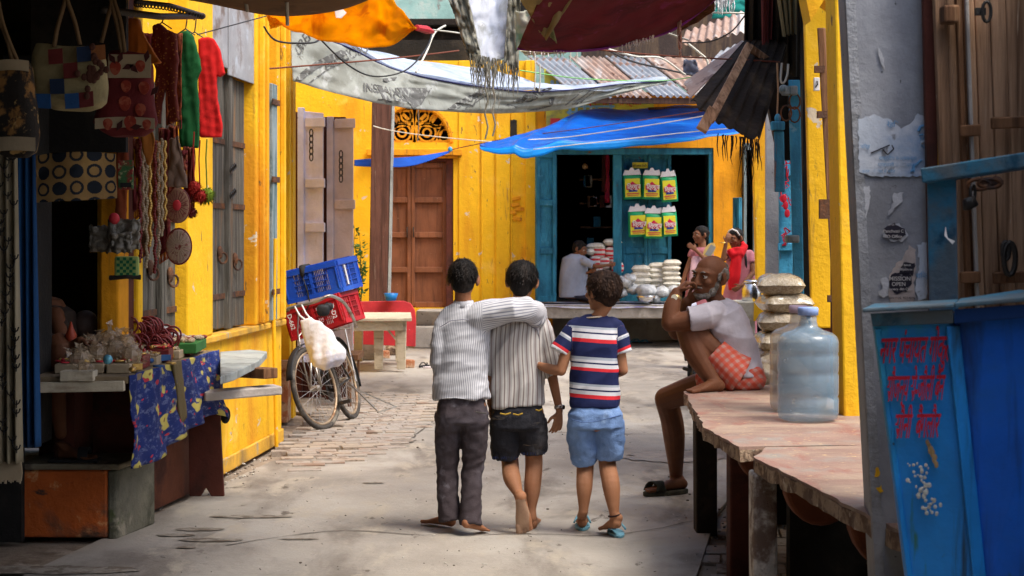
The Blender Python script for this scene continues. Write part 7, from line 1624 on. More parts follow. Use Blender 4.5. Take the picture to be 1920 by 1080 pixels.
# ---- boy one: striped long-sleeved shirt, arm round his friend ----
def boyA():
    D = 9.05; Z = lambda x, y, dd=0.0: P(x, y, D+dd)
    root = thing('person', V((Z(868,1000).x, D, 0)), 'barefoot boy in finely striped long sleeved shirt and dark trousers, arm round his friend', 'person')
    fw = V((.02,1,.05)); c = Z(868,523)
    b = MB(); q, R = head(b, c, fw, (0,0,1), .93, neck=Z(869,583,.01), neckr=.043)
    sL, eL, wL = Z(833,601), Z(820,668,-.03), Z(850,690,.17)
    sR, eR, wR = Z(905,598), Z(992,585,-.01), Z(1004,622,.16)
    b.loft([(Z(870,585),V((.07,0,0)),V((0,.05,0))),(Z(870,600),V((.11,0,0)),V((0,.06,0))),(Z(866,680),V((.10,0,0)),V((0,.07,0))),(Z(865,750),V((.10,0,0)),V((0,.075,0)))], 20, 2.3, round_=.3)
    limb(b, [sL,eL,wL], [.036,.030,.022]); limb(b, [sR,eR,wR], [.036,.031,.022])
    hand(b, wR, (wR-eR)+V((0,.05,-.2)), (0,1,0), (-1,0,0), .85, .5); hand(b, wL, wL-eL, (0,-1,0), (0,0,1), .85, .5)
    hL, kL, aL = Z(842,765), Z(838,880,.06), Z(841,958,-.02); hR, kR, aR = Z(890,765), Z(887,880,.03), Z(884,972,-.08)
    limb(b, [hL,kL,aL], [.065,.042,.030]); limb(b, [hR,kR,aR], [.065,.042,.030])
    heelL = G(851,987,.012); toeL = heelL+V((-.155,.13,.0)); b.loft([(aL,V((.03,0,0)),V((0,.03,0))),(heelL+V((-.01,.02,.05)),V((.028,0,0)),V((0,.03,0)))], 14, round_=.3)
    foot(b, heelL+V((-.015,.03,.07)), heelL, toeL, .88)
    ballR = G(906,1003,.004); heelR = ballR+V((-.105,-.075,.055)) if 0 else V((Z(870,985).x, 8.93, .05)); toeR = V((Z(912,1003).x, 9.06, .004))
    foot(b, V((aR.x,aR.y-.0,.11)), heelR, toeR, .88); limb(b, [aR, V((aR.x-.01,8.97,.11))], [.034,.030])
    body = organic(b, 'body', SK1, root, .0048, 3)
    face_bits(q, R, .93, root, body); hair_on(q, R, .93, body, HAIR, seed=1, tufts=2200, nape=-.05, thick=1.0, tl=.026)
    # shirt
    a, e_, w_ = Z(897,603), Z(955,592,.06), Z(1000,588,.11)
    s = MB()
    s.loft([(Z(869,571),V((.050,0,0)),V((0,.052,0))),(Z(869,580),V((.085,0,0)),V((0,.066,0))),(Z(870,592),V((.125,0,.01)),V((0,.078,0))),(Z(869,612),V((.136,0,.01)),V((0,.090,0))),(Z(866,650),V((.134,0,0)),V((0,.096,0))),(Z(865,700),V((.138,0,0)),V((0,.100,0))),(Z(865,738),V((.146,0,.006)),V((0,.104,0))),(Z(865,747),V((.147,0,.006)),V((0,.105,0)))], 36, 2.4)
    s.tube([Z(846,592),Z(832,612,-.01),Z(823,650,-.03),Z(822,675,-.03),Z(832,690,.03),Z(850,692,.09),Z(862,688,.14)], [.05,.052,.050,.046,.045,.042,.038], 18)
    s.tube([Z(876,604),Z(902,596,-.03),Z(932,587,-.06),Z(962,580,-.075),Z(984,578,-.05),Z(1000,586,.0),Z(1006,602,.07),Z(1006,616,.12)], [.078,.076,.069,.064,.062,.060,.056,.050], 20)
    s.ball(Z(846,594), .055); s.ball(Z(890,598), (.08,.065,.065))
    ax0, ax1 = Z(890,594,-.02), Z(1000,580,-.03)
    def su(p):
        if p.x > ax0.x+.01 and p.z > Z(0,625).z and p.x > Z(905,0).x: 
            r = p-ax0; d = (ax1-ax0).normalized(); r = r-d*r.dot(d); return math.atan2(r.z, -r.y)*.055+.01
        return p.x + .02*noise.noise(p*5)
    f1 = folds(.020, None, 13, 30, (1,0,.9), 3); f2 = folds(.008, None, 26, 60, (1,0,.15), 7)
    o = organic(s, 'shirt', M('fine_striped_cotton', (0,0,0), rough=.8, bump=.1, var=.06, pattern=attrpat(lambda t, u, v: t.mix(t.ramp(t.math('ABSOLUTE', t.math('SUBTRACT', t.math('FRACT', t.math('MULTIPLY', u, 104)), .5)), .10,.26), (.24,.25,.30), (.60,.60,.62)))), root, .006, 3, disp=mixf(f1, f2), attrs={'su': su, 'sv': lambda p: p.z})
    b = MB(); b.loft([(Z(869,563),V((.050,0,0)),V((0,.05,0))),(Z(869,577),V((.062,0,0)),V((0,.062,0)))], 24, 2); b.build('collar', M('striped_collar_cotton', (.42,.42,.45), bump=.2, bscale=60), o, smooth=True)
    yk = MB(); yk.tube([Z(826,612)+V((0,-.07,0)),Z(845,600)+V((0,-.088,0)),Z(870,597)+V((0,-.096,0)),Z(893,602)+V((0,-.09,0))], .0022, 5); yk.build('yoke_seam', M('grey_seam_thread', (.2,.2,.24)), o)  # thin grey line along the yoke seam
    # trousers
    t_ = MB(); t_.loft([(Z(866,735),V((.110,0,0)),V((0,.078,0))),(Z(866,752),V((.118,0,0)),V((0,.084,0))),(Z(866,772),V((.131,0,0)),V((0,.098,0))),(Z(866,790),V((.132,0,0)),V((0,.10,0)))], 30, 2.6, round_=.15)
    t_.tube([Z(843,775),Z(840,820,.02),Z(839,880,.05),Z(839,930,.02),Z(846,976,.0)], [.076,.068,.056,.054,.064], 20); t_.tube([Z(889,775),Z(890,820,.0),Z(886,880,.02),Z(883,930,-.03),Z(882,984,-.07)], [.076,.068,.056,.052,.058], 20)
    t_.ball(Z(843,790), (.078,.09,.08)); t_.ball(Z(889,790), (.078,.09,.08))
    def td(p, n):
        k = (1 if p.z < .75 else .5); zz_ = 1-abs(noise.noise(V((p.x*9+p.z*9, p.y*7, p.z*16-p.x*14))))*2
        return .0095*k*(zz_*.6-.2)+.004*noise.noise(p*30)
    tro = organic(t_, 'trousers', M('dark_grey_trouser', (.045,.034,.038), [((.085,.075,.09),4,.5,.75),((.11,.10,.115),7,.62,.72)], bump=.2, bscale=80), root, .006, 3, disp=td)
    b = MB(); b.tube([Z(893,768)+V((0,-.115,0)),Z(912,772)+V((0,-.09,0))], .003, 5); b.build('pocket_edge', IRON, tro)
boyA()
# ---- boy two: broad-striped shirt, cut-off jeans ----
def boyB():
    D = 9.12; Z = lambda x, y, dd=0.0: P(x, y, D+dd)
    root = thing('person', V((Z(978,1000).x, D, 0)), 'barefoot middle boy in brown striped shirt and cut-off dark jeans, one sole lifted', 'person')
    c = Z(979,527); fw = V((.10,1,-.05))
    b = MB(); q, R = head(b, c, fw, (.05,0,1), .93, neck=Z(973,588,.0), neckr=.042)
    b.loft([(Z(973,590),V((.07,0,0)),V((0,.05,0))),(Z(973,606),V((.11,0,0)),V((0,.06,0))),(Z(972,690),V((.10,0,0)),V((0,.07,0))),(Z(971,770),V((.10,0,0)),V((0,.07,0)))], 20, 2.3, round_=.3)
    sL, eL, wL = Z(934,612), Z(923,690,.02), Z(920,757,.06); sR, eR, wR = Z(1013,612), Z(1033,695,.02), Z(1049,770,-.01)
    limb(b, [sL,eL,wL], [.035,.029,.020]); limb(b, [sR,eR,wR], [.035,.028,.019])
    hand(b, wL, (.0,.1,-1), (-1,0,0), (0,1,0), .86, .6); hand(b, wR, (-.12,.0,-1), (1,.3,0), (-.9,-.5,0), .90, .45, 1.6)
    hL, kL, aL = Z(949,775), Z(956,862,.07), Z(972,926,-.11); hR, kR, aR = Z(995,775), Z(1001,860,.05), Z(996,955,.0)
    b.loft([(Z(972,760),V((.10,0,0)),V((0,.07,0))),(Z(972,790),V((.10,0,0)),V((0,.08,0)))], 20, round_=.3)
    limb(b, [hL,kL,(kL+aL)/2+V((-.012,-.018,0)),aL], [.070,.046,.046,.026]); limb(b, [hR,kR,(kR+aR)/2+V((.0,-.02,0)),aR], [.070,.046,.045,.026])
    # lifted foot, sole to the viewer, toes on the ground
    toe = G(985,1001,.006)+V((0,.03,0)); heel = Z(975,928,-.17); foot(b, aL, heel, toe, 1.08, up=(0,1,.25)); limb(b, [aL, heel+V((0,.035,-.01))], [.027,.030])
    foot(b, aR, G(998,992,.0), V((Z(1004,0).x, 9.42, .0)), .92); limb(b, [aR, V((aR.x,aR.y,.07))], [.026,.028])
    body = organic(b, 'body', [SK2, skin('dusty_sole_skin', (.42,.27,.18), (.30,.18,.12))], root, .0045, 3, mi=lambda c: 1 if c.z < .185 and c.x < Z(992,0).x and c.y < 8.965+(.19-c.z)*.5 else 0)
    face_bits(q, R, .93, root, body); hair_on(q, R, .96, body, HAIR, seed=4, tufts=2600, tl=.045, nape=-.062, thick=1.02, crown=(.01,-.01,.10))
    s = MB()
    s.loft([(Z(973,574),V((.050,0,0)),V((0,.052,0))),(Z(973,583),V((.085,0,0)),V((0,.064,0))),(Z(974,597),V((.122,0,-.01)),V((0,.076,0))),(Z(973,620),V((.132,0,-.01)),V((0,.086,0))),(Z(971,665),V((.128,0,0)),V((0,.092,0))),(Z(970,715),V((.134,0,0)),V((0,.096,0))),(Z(970,752),V((.142,0,.012)),V((0,.100,0))),(Z(970,760),V((.143,0,.012)),V((0,.101,0)))], 36, 2.4)
    s.tube([Z(940,600),Z(931,625,.0),Z(925,660,.01),Z(924,702,.03)], [.048,.050,.048,.046], 18); s.tube([Z(1005,600),Z(1018,622),Z(1026,660,.01),Z(1036,703,.01)], [.050,.053,.050,.049], 18)
    s.ball(Z(942,602), .05); s.ball(Z(1004,602), .052)
    def su(p):
        if p.x > Z(1019,0).x: return (p.x-(.12+(1.0-p.z)*.20))*1.0
        return p.x+.015*noise.noise(p*4)
    f1 = folds(.021, None, 12, 28, (.7,0,1), 13); f2 = folds(.009, None, 24, 55, (.35,0,1), 17)
    o = organic(s, 'shirt', M('broad_striped_cotton', (0,0,0), rough=.8, bump=.1, var=.07, pattern=attrpat(lambda t, u, v: t.mix(t.ramp(t.math('ABSOLUTE', t.math('SUBTRACT', t.math('FRACT', t.math('MULTIPLY', u, 44)), .5)), .08,.17), (.22,.17,.16), t.mix(t.ramp(t.math('FRACT', t.math('MULTIPLY', u, 22)), .46,.54), (.54,.52,.49), (.40,.38,.37))))), root, .006, 3, disp=mixf(f1, f2), attrs={'su': su, 'sv': lambda p: p.z})
    b = MB(); b.loft([(Z(973,566),V((.048,0,0)),V((0,.05,0))),(Z(973,580),V((.06,0,0)),V((0,.062,0)))], 24, 2); b.build('collar', MATS['striped_collar_cotton'], o, smooth=True)
    yk = MB(); yk.tube([Z(938,612)+V((0,-.075,0)),Z(973,596)+V((0,-.092,0)),Z(1008,618)+V((0,-.075,0)),Z(1012,640)+V((0,-.06,0))], .0022, 5); yk.build('yoke_seam', MATS['grey_seam_thread'], o)
    t_ = MB(); t_.loft([(Z(971,745),V((.112,0,0)),V((0,.078,0))),(Z(971,762),V((.122,0,0)),V((0,.086,0))),(Z(971,780),V((.136,0,0)),V((0,.098,0))),(Z(971,800),V((.136,0,0)),V((0,.10,0)))], 30, 2.6, round_=.15)
    t_.tube([Z(948,790),Z(947,825,.02),Z(949,853,.05)], [.080,.077,.074], 20); t_.tube([Z(996,790),Z(999,822,.02),Z(1000,845,.04)], [.080,.078,.072], 20)
    def td(p, n): return .007*(1-abs(noise.noise(V((p.x*9,p.y*9,p.z*20))))*2)*.7+.004*noise.noise(p*34)+(.006*noise.noise(V((p.x*60,p.y*60,0))) if p.z < .43 else 0)
    tro = organic(t_, 'shorts', M('faded_black_denim', (.022,.022,.028), [((.12,.11,.11),2.6,.52,.72,(1,1,.5)),((.20,.16,.12),9,.64,.74,(.4,1,3))], bump=.35, bscale=90), root, .006, 3, disp=td)
    b = MB(); random.seed(8)
    for (x0,x1,y,dx) in ((938,958,771,0),(962,980,772,0),(1004,1016,764,0)):
        b.tube([Z(x0,y)+V((0,-.108,0)),Z((x0+x1)/2,y+2)+V((0,-.112,0)),Z(x1,y-1)+V((0,-.108,0))], .0045, 5)
    b.build('yellow_stitching', M('mustard_thread', (.35,.22,.03)), tro)
    b = MB()
    for k in range(70):
        x = random.uniform(925,972) if k%2 else random.uniform(976,1022); p = Z(x, 853 if k%2 else 845, .03)+V((0,random.choice((-1,1))*.068,0)); b.tube([p,p+V((random.uniform(-.006,.006),0,-random.uniform(.008,.02)))], .0012, 4)
    b.build('frayed_hem', M('blue_black_thread', (.02,.03,.09)), tro)
    w = MB(); d = (wR-eR).normalized(); w.tube([wR-d*.028,wR-d*.012], [.0235,.0235], 18); wt = w.build('wristwatch', STEELD if 'dull_chrome' in MATS else STEEL, root, smooth=True); w = MB(); w.tube([wR-d*.020+V((.018,-.012,0)),wR-d*.020+V((.026,-.018,0))], .012, 12); w.build('watch_face', STEEL, wt)
boyB()
# ---- boy three: striped T-shirt, blue shorts, flip-flops ----
def boyC():
    D = 8.98; Z = lambda x, y, dd=0.0: P(x, y, D+dd)
    root = thing('person', V((Z(1120,1000).x, D, 0)), 'smallest boy in navy, white and red striped T-shirt, pale blue shorts and flip-flops', 'person')
    c = Z(1129,546); fw = V((-.72,.75,.02))
    b = MB(); q, R = head(b, c, fw, (0,0,1), .90, neck=Z(1114,603,.01), neckr=.038)
    b.loft([(Z(1113,604),V((.06,0,0)),V((0,.045,0))),(Z(1113,620),V((.10,0,0)),V((0,.055,0))),(Z(1114,690),V((.09,0,0)),V((0,.065,0))),(Z(1115,770),V((.09,0,0)),V((0,.065,0)))], 20, 2.3, round_=.3)
    sL, eL, wL = Z(1071,625), Z(1052,695,-.02), Z(1008,684,.09); sR, eR, wR = Z(1157,625), Z(1168,694,-.01), Z(1150,705,.14)
    limb(b, [sL,(sL+eL)/2,eL], [.033,.031,.027]); limb(b, [eL,(eL+wL)/2+V((0,-.0,-.006)),wL], [.0275,.027,.018]); limb(b, [sR,eR], [.033,.027]); limb(b, [eR,wR], [.027,.018])
    hand(b, wL, (-1,.45,.35), (0,-1,0), (0,0,1), .82, .35); hand(b, wR, wR-eR, (0,0,1), (-1,0,0), .82, .6)
    hL, kL, aL = Z(1094,780), Z(1097,868,.06), Z(1094,958,.02); hR, kR, aR = Z(1137,780), Z(1138,862,.05), Z(1152,966,-.07)
    b.loft([(Z(1115,760),V((.10,0,0)),V((0,.07,0))),(Z(1115,800),V((.10,0,0)),V((0,.08,0)))], 20, round_=.3)
    limb(b, [hL,kL,(kL+aL)/2+V((.0,-.02,.02)),aL], [.066,.045,.043,.024]); limb(b, [hR,kR,(kR+aR)/2+V((.0,-.022,.02)),aR], [.066,.045,.046,.025])
    hl = G(1092,991,.018)+V((0,.03,0)); foot(b, aL, hl, hl+V((.01,.20,0)), .88); limb(b, [aL, hl+V((0,.03,.055))], [.025,.026])
    hr = V((Z(1157,0).x, 8.88, .055)); tr = V((Z(1136,0).x, 9.06, .014)); foot(b, aR, hr, tr, .88); limb(b, [aR, hr+V((0,.025,.045))], [.025,.026])
    body = organic(b, 'body', SK2, root, .0045, 3)
    face_bits(q, R, .90, root, body); hair_on(q, R, .97, body, HAIRB, seed=9, tufts=2600, tl=.048, nape=-.06, thick=1.03, crown=(.0,-.02,.10), fringe=.045)
    s = MB()
    s.loft([(Z(1113,591),V((.048,0,0)),V((0,.050,0))),(Z(1113,597),V((.080,0,0)),V((0,.060,0))),(Z(1114,609),V((.118,0,0)),V((0,.073,0))),(Z(1114,632),V((.126,0,0)),V((0,.083,0))),(Z(1115,680),V((.122,0,0)),V((0,.087,0))),(Z(1115,725),V((.124,0,0)),V((0,.09,0))),(Z(1115,752),V((.130,0,0)),V((0,.094,0))),(Z(1115,762),V((.128,0,0)),V((0,.092,0)))], 36, 2.4)
    cL, cR = Z(1049,660,-.01), Z(1171,662,-.01)
    s.tube([Z(1082,610),Z(1068,628),cL], [.045,.048,.050], 18); s.tube([Z(1148,610),Z(1160,628),cR], [.045,.046,.047], 18); s.ball(Z(1083,612), .046); s.ball(Z(1147,612), .046)
    a1, a2 = Z(1080,612), Z(1150,612)
    def sv(p):   # height down the shirt in photo pixels, or distance along a sleeve
        if seg_d(p, Z(1070,628), cL) < .055 and p.x < Z(1072,0).x+.0: return 600+ 1000+min(1.0,max(0,seg_t(p, a1, cL)))*100
        if seg_d(p, Z(1160,628), cR) < .055 and p.x > Z(1157,0).x: return 600+ 1000+min(1.0,max(0,seg_t(p, a2, cR)))*100
        return HY+(CH-p.z)*F/D-3*math.sin((p.x-Z(1115,0).x)*9)
    navy, wh, red, gry = (.012,.018,.075), (.66,.66,.68), (.62,.025,.035), (.38,.42,.48)
    bands = [(612,gry),(616,wh),(622,navy),(625,wh),(634,red),(641,navy),(668,gry),(673,wh),(678,navy),(681,wh),(688,red),(694,navy),(718,gry),(722,wh),(728,navy),(731,wh),(738,red),(745,navy)]
    sl = [(1640,wh),(1645,gry),(1652,navy),(1680,red),(1690,wh)]
    def pat(t, u, v):
        c_ = navy
        for y, k in bands: c_ = t.mix(t.math('GREATER_THAN', v, y), c_, k)
        for y, k in [(1600,navy)]+sl: c_ = t.mix(t.math('GREATER_THAN', v, y), c_, k)
        return c_
    f1 = folds(.014, None, 13, 30, (1,0,.4), 23); f2 = folds(.007, None, 26, 55, (.6,0,1), 27)
    o = organic(s, 'tshirt', M('striped_jersey', (0,0,0), rough=.8, bump=.1, var=.05, pattern=attrpat(pat)), root, .0055, 3, disp=mixf(f1, f2), attrs={'su': lambda p: p.x, 'sv': sv})
    b = MB(); b.tube([Z(1113,594)+V((.050*math.cos(2*PI*k/24),.052*math.sin(2*PI*k/24),.004*math.cos(2*PI*k/24))) for k in range(25)], .0045, 6, cap=False); b.build('neckband', M('pale_neckband', (.5,.4,.3)), o, smooth=True)
    t_ = MB(); t_.loft([(Z(1115,742),V((.100,0,0)),V((0,.07,0))),(Z(1116,758),V((.108,0,0)),V((0,.078,0))),(Z(1116,775),V((.134,0,0)),V((0,.096,0))),(Z(1117,800),V((.140,0,0)),V((0,.10,0)))], 30, 2.6, round_=.1)
    t_.tube([Z(1094,790),Z(1092,830,.02),Z(1096,866,.05)], [.080,.078,.064], 20); t_.tube([Z(1140,790),Z(1142,825,.02),Z(1141,857,.04)], [.080,.078,.070], 20)
    def td(p, n): return .010*((1-abs(noise.noise(V((p.x*11-p.z*6,p.y*8,p.z*12+p.x*8))))*2)*.6)+.004*noise.noise(p*30)
    tro = organic(t_, 'shorts', M('pale_blue_denim', (.19,.31,.56), [((.12,.21,.42),5,.5,.75),((.30,.43,.66),8,.62,.74)], bump=.3, bscale=90), root, .0055, 3, disp=td)
    b = MB(); b.tube([Z(1070,783)+V((0,-.08,0)),Z(1090,788)+V((0,-.108,0)),Z(1115,786)+V((0,-.112,0)),Z(1140,780)+V((0,-.108,0)),Z(1163,776)+V((0,-.06,0))], .0022, 5); b.build('seam', M('denim_seam', (.08,.14,.30)), tro)
    an = MB(); an.tube([V((aR.x,aR.y,aR.z-.0))+V((.029*math.cos(2*PI*k/16),.029*math.sin(2*PI*k/16),.006*math.cos(2*PI*k/16))) for k in range(17)], .0045, 6, cap=False); an.build('anklet', M('dark_cord_anklet', (.03,.012,.01)), root)
    FLIP = M('pale_blue_rubber', (.16,.38,.48), bump=.1, rough=.6)
    for (h, d, z) in ((hl, V((.05,1,0)), .0), (V((1,1,0)), None, 0)):
        if d is None: h = V((hr.x+.008, 8.90, 0)); d = V((-.115,.99,0)); 
        d.normalize(); sd_ = V((d.y,-d.x,0)); n = 24; pts = []
        for i in range(n):
            a = 2*PI*i/n; x = math.cos(a)*.115; w = .040*(1+.12*math.cos(a))*math.sin(a); pts.append(V((h.x,h.y,0))+d*(.10+x)+sd_*w+V((0,0,.002+0)))
        f = MB(); f.prism(pts, (0,0,.014)); so = f.build('flip_flop', FLIP, root, bevel=.003)
        f = MB(); k0 = V((h.x,h.y,.016))+d*.165
        for s_ in (-1,1): f.tube([k0, k0-d*.04+sd_*.028*s_+V((0,0,.04)), k0-d*.10+sd_*.042*s_+V((0,0,.018))], .006, 6)
        f.build('strap', FLIP, so, smooth=True)
boyC()
# ---- old man on the bench ----
def oldman():
    D = 9.55; Z = lambda x, y, dd=0.0: P(x, y, D+dd)
    root = thing('person', V((Z(1360,0).x, D, .70)), 'bald grey bearded old man in white T-shirt and orange checked cloth, chin on hand', 'person')
    c = Z(1331,517); fw = V((-.70,-.71,-.04)); up = V((.14,0,1))
    b = MB(); q, R = head(b, c, fw, up, 1.10, neck=Z(1352,575,.02), neckr=.055, jaw=1.02)
    hip = Z(1385,700)
    b.loft([(Z(1350,585),V((.07,0,.02)),V((0,.11,0))),(Z(1362,625),V((.10,0,.03)),V((0,.13,0))),(Z(1378,680),V((.11,0,.02)),V((0,.13,0))),(Z(1388,712),V((.11,0,0)),V((0,.13,0)))], 22, 2.3, round_=.3)
    sN, eN, wN = Z(1322,590,-.17), Z(1256,606,-.15), Z(1269,549,-.12)      # near (left) arm
    sF, eF, wF = Z(1335,592,.17), Z(1268,622,.16), Z(1288,566,.02)
    limb(b, [sN,(sN+eN)/2+V((0,0,-.008)),eN], [.056,.053,.046]); limb(b, [eN,(eN+wN)/2+V((-.008,0,.0)),wN], [.047,.046,.031]); limb(b, [sF,eF], [.052,.044]); limb(b, [eF,wF], [.045,.030])
    hand(b, wN, (.62,-.02,.62), (-.6,0,.7), (.3,-.9,.1), 1.0, 1.15); hand(b, wF, (.55,-.5,.40), (-.6,.4,.5), (.3,-.3,.8), 1.0, 1.0)
    hN, kN, aN = Z(1375,693,-.12), Z(1290,617,-.10), V((Z(1338,0,-.15).x, 9.36, .745))
    limb(b, [hN,(hN+kN)/2+V((0,0,.0)),kN], [.084,.076,.066]); limb(b, [kN,(kN*.6+aN*.4)+V((-.012,0,-.01)),aN], [.068,.068,.042])
    foot(b, aN+V((0,0,.01)), V((aN.x+.045,9.36,.702)), V((aN.x-.15,9.25,.702)), 1.05)
    hF = Z(1370,705,.14); kF = V((.875,10.0,.60)); aF = V(((1268-960)*10.45/3300,10.45,.10))
    limb(b, [hF,(hF+kF)/2,kF], [.09,.078,.066]); limb(b, [kF,(kF*.62+aF*.38)+V((.02,.01,0)),aF], [.066,.066,.040])
    foot(b, V((aF.x,aF.y,.10)), V((aF.x+.055,10.42,.03)), V((aF.x-.19,10.30,.025)), 1.05); limb(b, [aF, V((aF.x+.02,10.43,.075))], [.03,.032])
    body = organic(b, 'body', SK3, root, .005, 3)
    face_bits(q, R, 1.10, root, body, hairm=HAIRG)
    h = MB()
    for (x,y,z,rx,ry,rz_) in ((0,-.075,.0,.062,.030,.050),(0,-.085,.035,.050,.020,.035),(.064,-.030,.012,.016,.040,.034),(-.064,-.030,.012,.016,.040,.034),(.067,.010,-.002,.010,.014,.026),(-.067,.010,-.002,.010,.014,.026)): h.ball(q(x,y,z), (rx*1.1,ry*1.1,rz_*1.1), R=R, nu=18, nv=12)
    organic(h, 'hair', HAIRG, body, .005, 3, disp=lambda p, n: .002*noise.noise(p*90))
    h = MB()
    for (x,y,z,rx,ry,rz_) in ((0,.074,-.098,.028,.018,.018),(.026,.058,-.092,.026,.022,.018),(-.026,.058,-.092,.026,.022,.018),(.046,.030,-.070,.016,.028,.026),(-.046,.030,-.070,.016,.028,.026),(.055,.014,-.040,.012,.018,.026),(-.055,.014,-.040,.012,.018,.026)): h.ball(q(x,y,z), (rx*1.1,ry*1.1,rz_*1.1), R=R, nu=16, nv=10)
    h.tube([q(-.026,.086,-.055),q(-.010,.102,-.049),q(.010,.102,-.049),q(.026,.086,-.055)], [.004,.0065,.0065,.004], 8)
    organic(h, 'beard', HAIRG, body, .004, 2, disp=lambda p, n: .0015*noise.noise(p*110))
    s = MB()
    s.loft([(Z(1345,566,.01),V((.060,0,.02)),V((0,.062,0))),(Z(1349,574,.01),V((.070,0,.03)),V((0,.11,0))),(Z(1354,586),V((.090,0,.04)),V((0,.175,0))),(Z(1360,612),V((.118,0,.045)),V((0,.185,0))),(Z(1372,650),V((.128,0,.035)),V((0,.175,0))),(Z(1382,685),V((.120,0,.02)),V((0,.172,0))),(Z(1388,704),V((.118,0,.01)),V((0,.176,0)))], 36, 2.3)
    s.tube([Z(1340,588,-.13),Z(1325,590,-.17),Z(1292,597,-.165)], [.068,.072,.070], 20); s.ball(Z(1340,588,-.12), .068); s.tube([Z(1345,590,.13),Z(1330,594,.17),Z(1300,606,.165)], [.068,.070,.068], 20); s.ball(Z(1345,590,.12), .068)
    f1 = folds(.020, None, 11, 26, (1,0,-.5), 33); f2 = folds(.006, None, 22, 50, (1,0,.3), 37)
    organic(s, 'tshirt', M('off_white_jersey', (.46,.43,.47), [((.38,.36,.40),4,.5,.75)], rough=.85, bump=.15, bscale=60), root, .006, 3, disp=mixf(f1, f2))
    l = MB()
    l.loft([(Z(1390,690),V((.118,0,0)),V((0,.165,0))),(Z(1392,712),V((.128,0,0)),V((0,.17,0))),(V((Z(1390,0).x,D,.712)),V((.118,0,0)),V((0,.16,0)))], 30, 2.4, round_=.2)
    l.tube([Z(1388,703,-.12),Z(1362,686,-.12),Z(1336,661,-.11)], [.112,.108,.102], 20); l.tube([Z(1380,708,.12),Z(1345,710,.15),Z(1322,712,.22)], [.10,.088,.078], 20); l.ball(Z(1340,700,.0), (.08,.12,.06))
    l.loft([(Z(1338,672,-.10),V((.06,0,.03)),V((0,.07,0))),(Z(1345,700,-.13),V((.05,0,0)),V((0,.05,0))),(Z(1352,716,-.15),V((.04,0,0)),V((0,.03,0)))], 16, round_=.2)
    def lpat(t, u, v):
        g1 = t.ramp(t.math('ABSOLUTE', t.math('SUBTRACT', t.math('FRACT', t.math('MULTIPLY', u, 24)), .5)), .20,.28); g2 = t.ramp(t.math('ABSOLUTE', t.math('SUBTRACT', t.math('FRACT', t.math('MULTIPLY', v, 24)), .5)), .20,.28)
        c_ = t.mix(g1, (.42,.20,.15), (.50,.045,.01)); return t.mix(t.math('MULTIPLY', g2, .6), t.mix(.25, c_, (.5,.32,.30)), (.50,.05,.012))
    organic(l, 'checked_cloth', M('orange_checked_cotton', (0,0,0), rough=.8, bump=.1, pattern=attrpat(lpat)), root, .006, 3, disp=mixf(folds(.008, None, 20, 44, (1,0,-.9), 41)), attrs={'su': lambda p: p.x*.8+p.z*.75, 'sv': lambda p: p.z*.8-p.x*.75+p.y*.6})
    w = MB(); d = (wN-eN).normalized(); w.tube([wN-d*.035,wN-d*.015], [.035,.034], 20); wt = w.build('wristwatch', M('gold_tone_band', (.45,.30,.12), metal=.8, rough=.3), root, smooth=True)
    w = MB(); n_ = V((-.3,-.95,.0)).normalized(); w.tube([wN-d*.025+n_*.028,wN-d*.025+n_*.041], .0165, 18); w.build('watch_face', M('cream_dial', (.75,.72,.55), rough=.2, bump=0), wt)
    # sandals on the far foot
    SND = M('olive_sandal', (.045,.042,.028), [((.09,.08,.05),8,.5,.7)], bump=.3)
    ctr = V((aF.x-.07,10.36,0)); d = V((-.245,-.12,0)).normalized(); sd = V((d.y,-d.x,0)); pts = []
    for i in range(24):
        a = 2*PI*i/24; pts.append(ctr+d*(math.cos(a)*.152)+sd*(math.sin(a)*.050*(1+.12*math.cos(a))))
    f = MB(); f.prism(pts, (0,0,.028)); so = f.build('sandal', SND, root, bevel=.006)
    f = MB()
    for k0, k1 in ((.095,.05),(.02,.07)):
        f.sheet(lambda u, v: ctr+d*(k0+(k1-k0)*u+(v-.5)*.05)+sd*(math.cos(PI*u)*.052)+V((0,0,.028+.055*math.sin(PI*u))), 16, 3, .006)
    f.build('strap', SND, so, smooth=True)
    slipper2 = V((aF.x+.10, 10.62, 0))
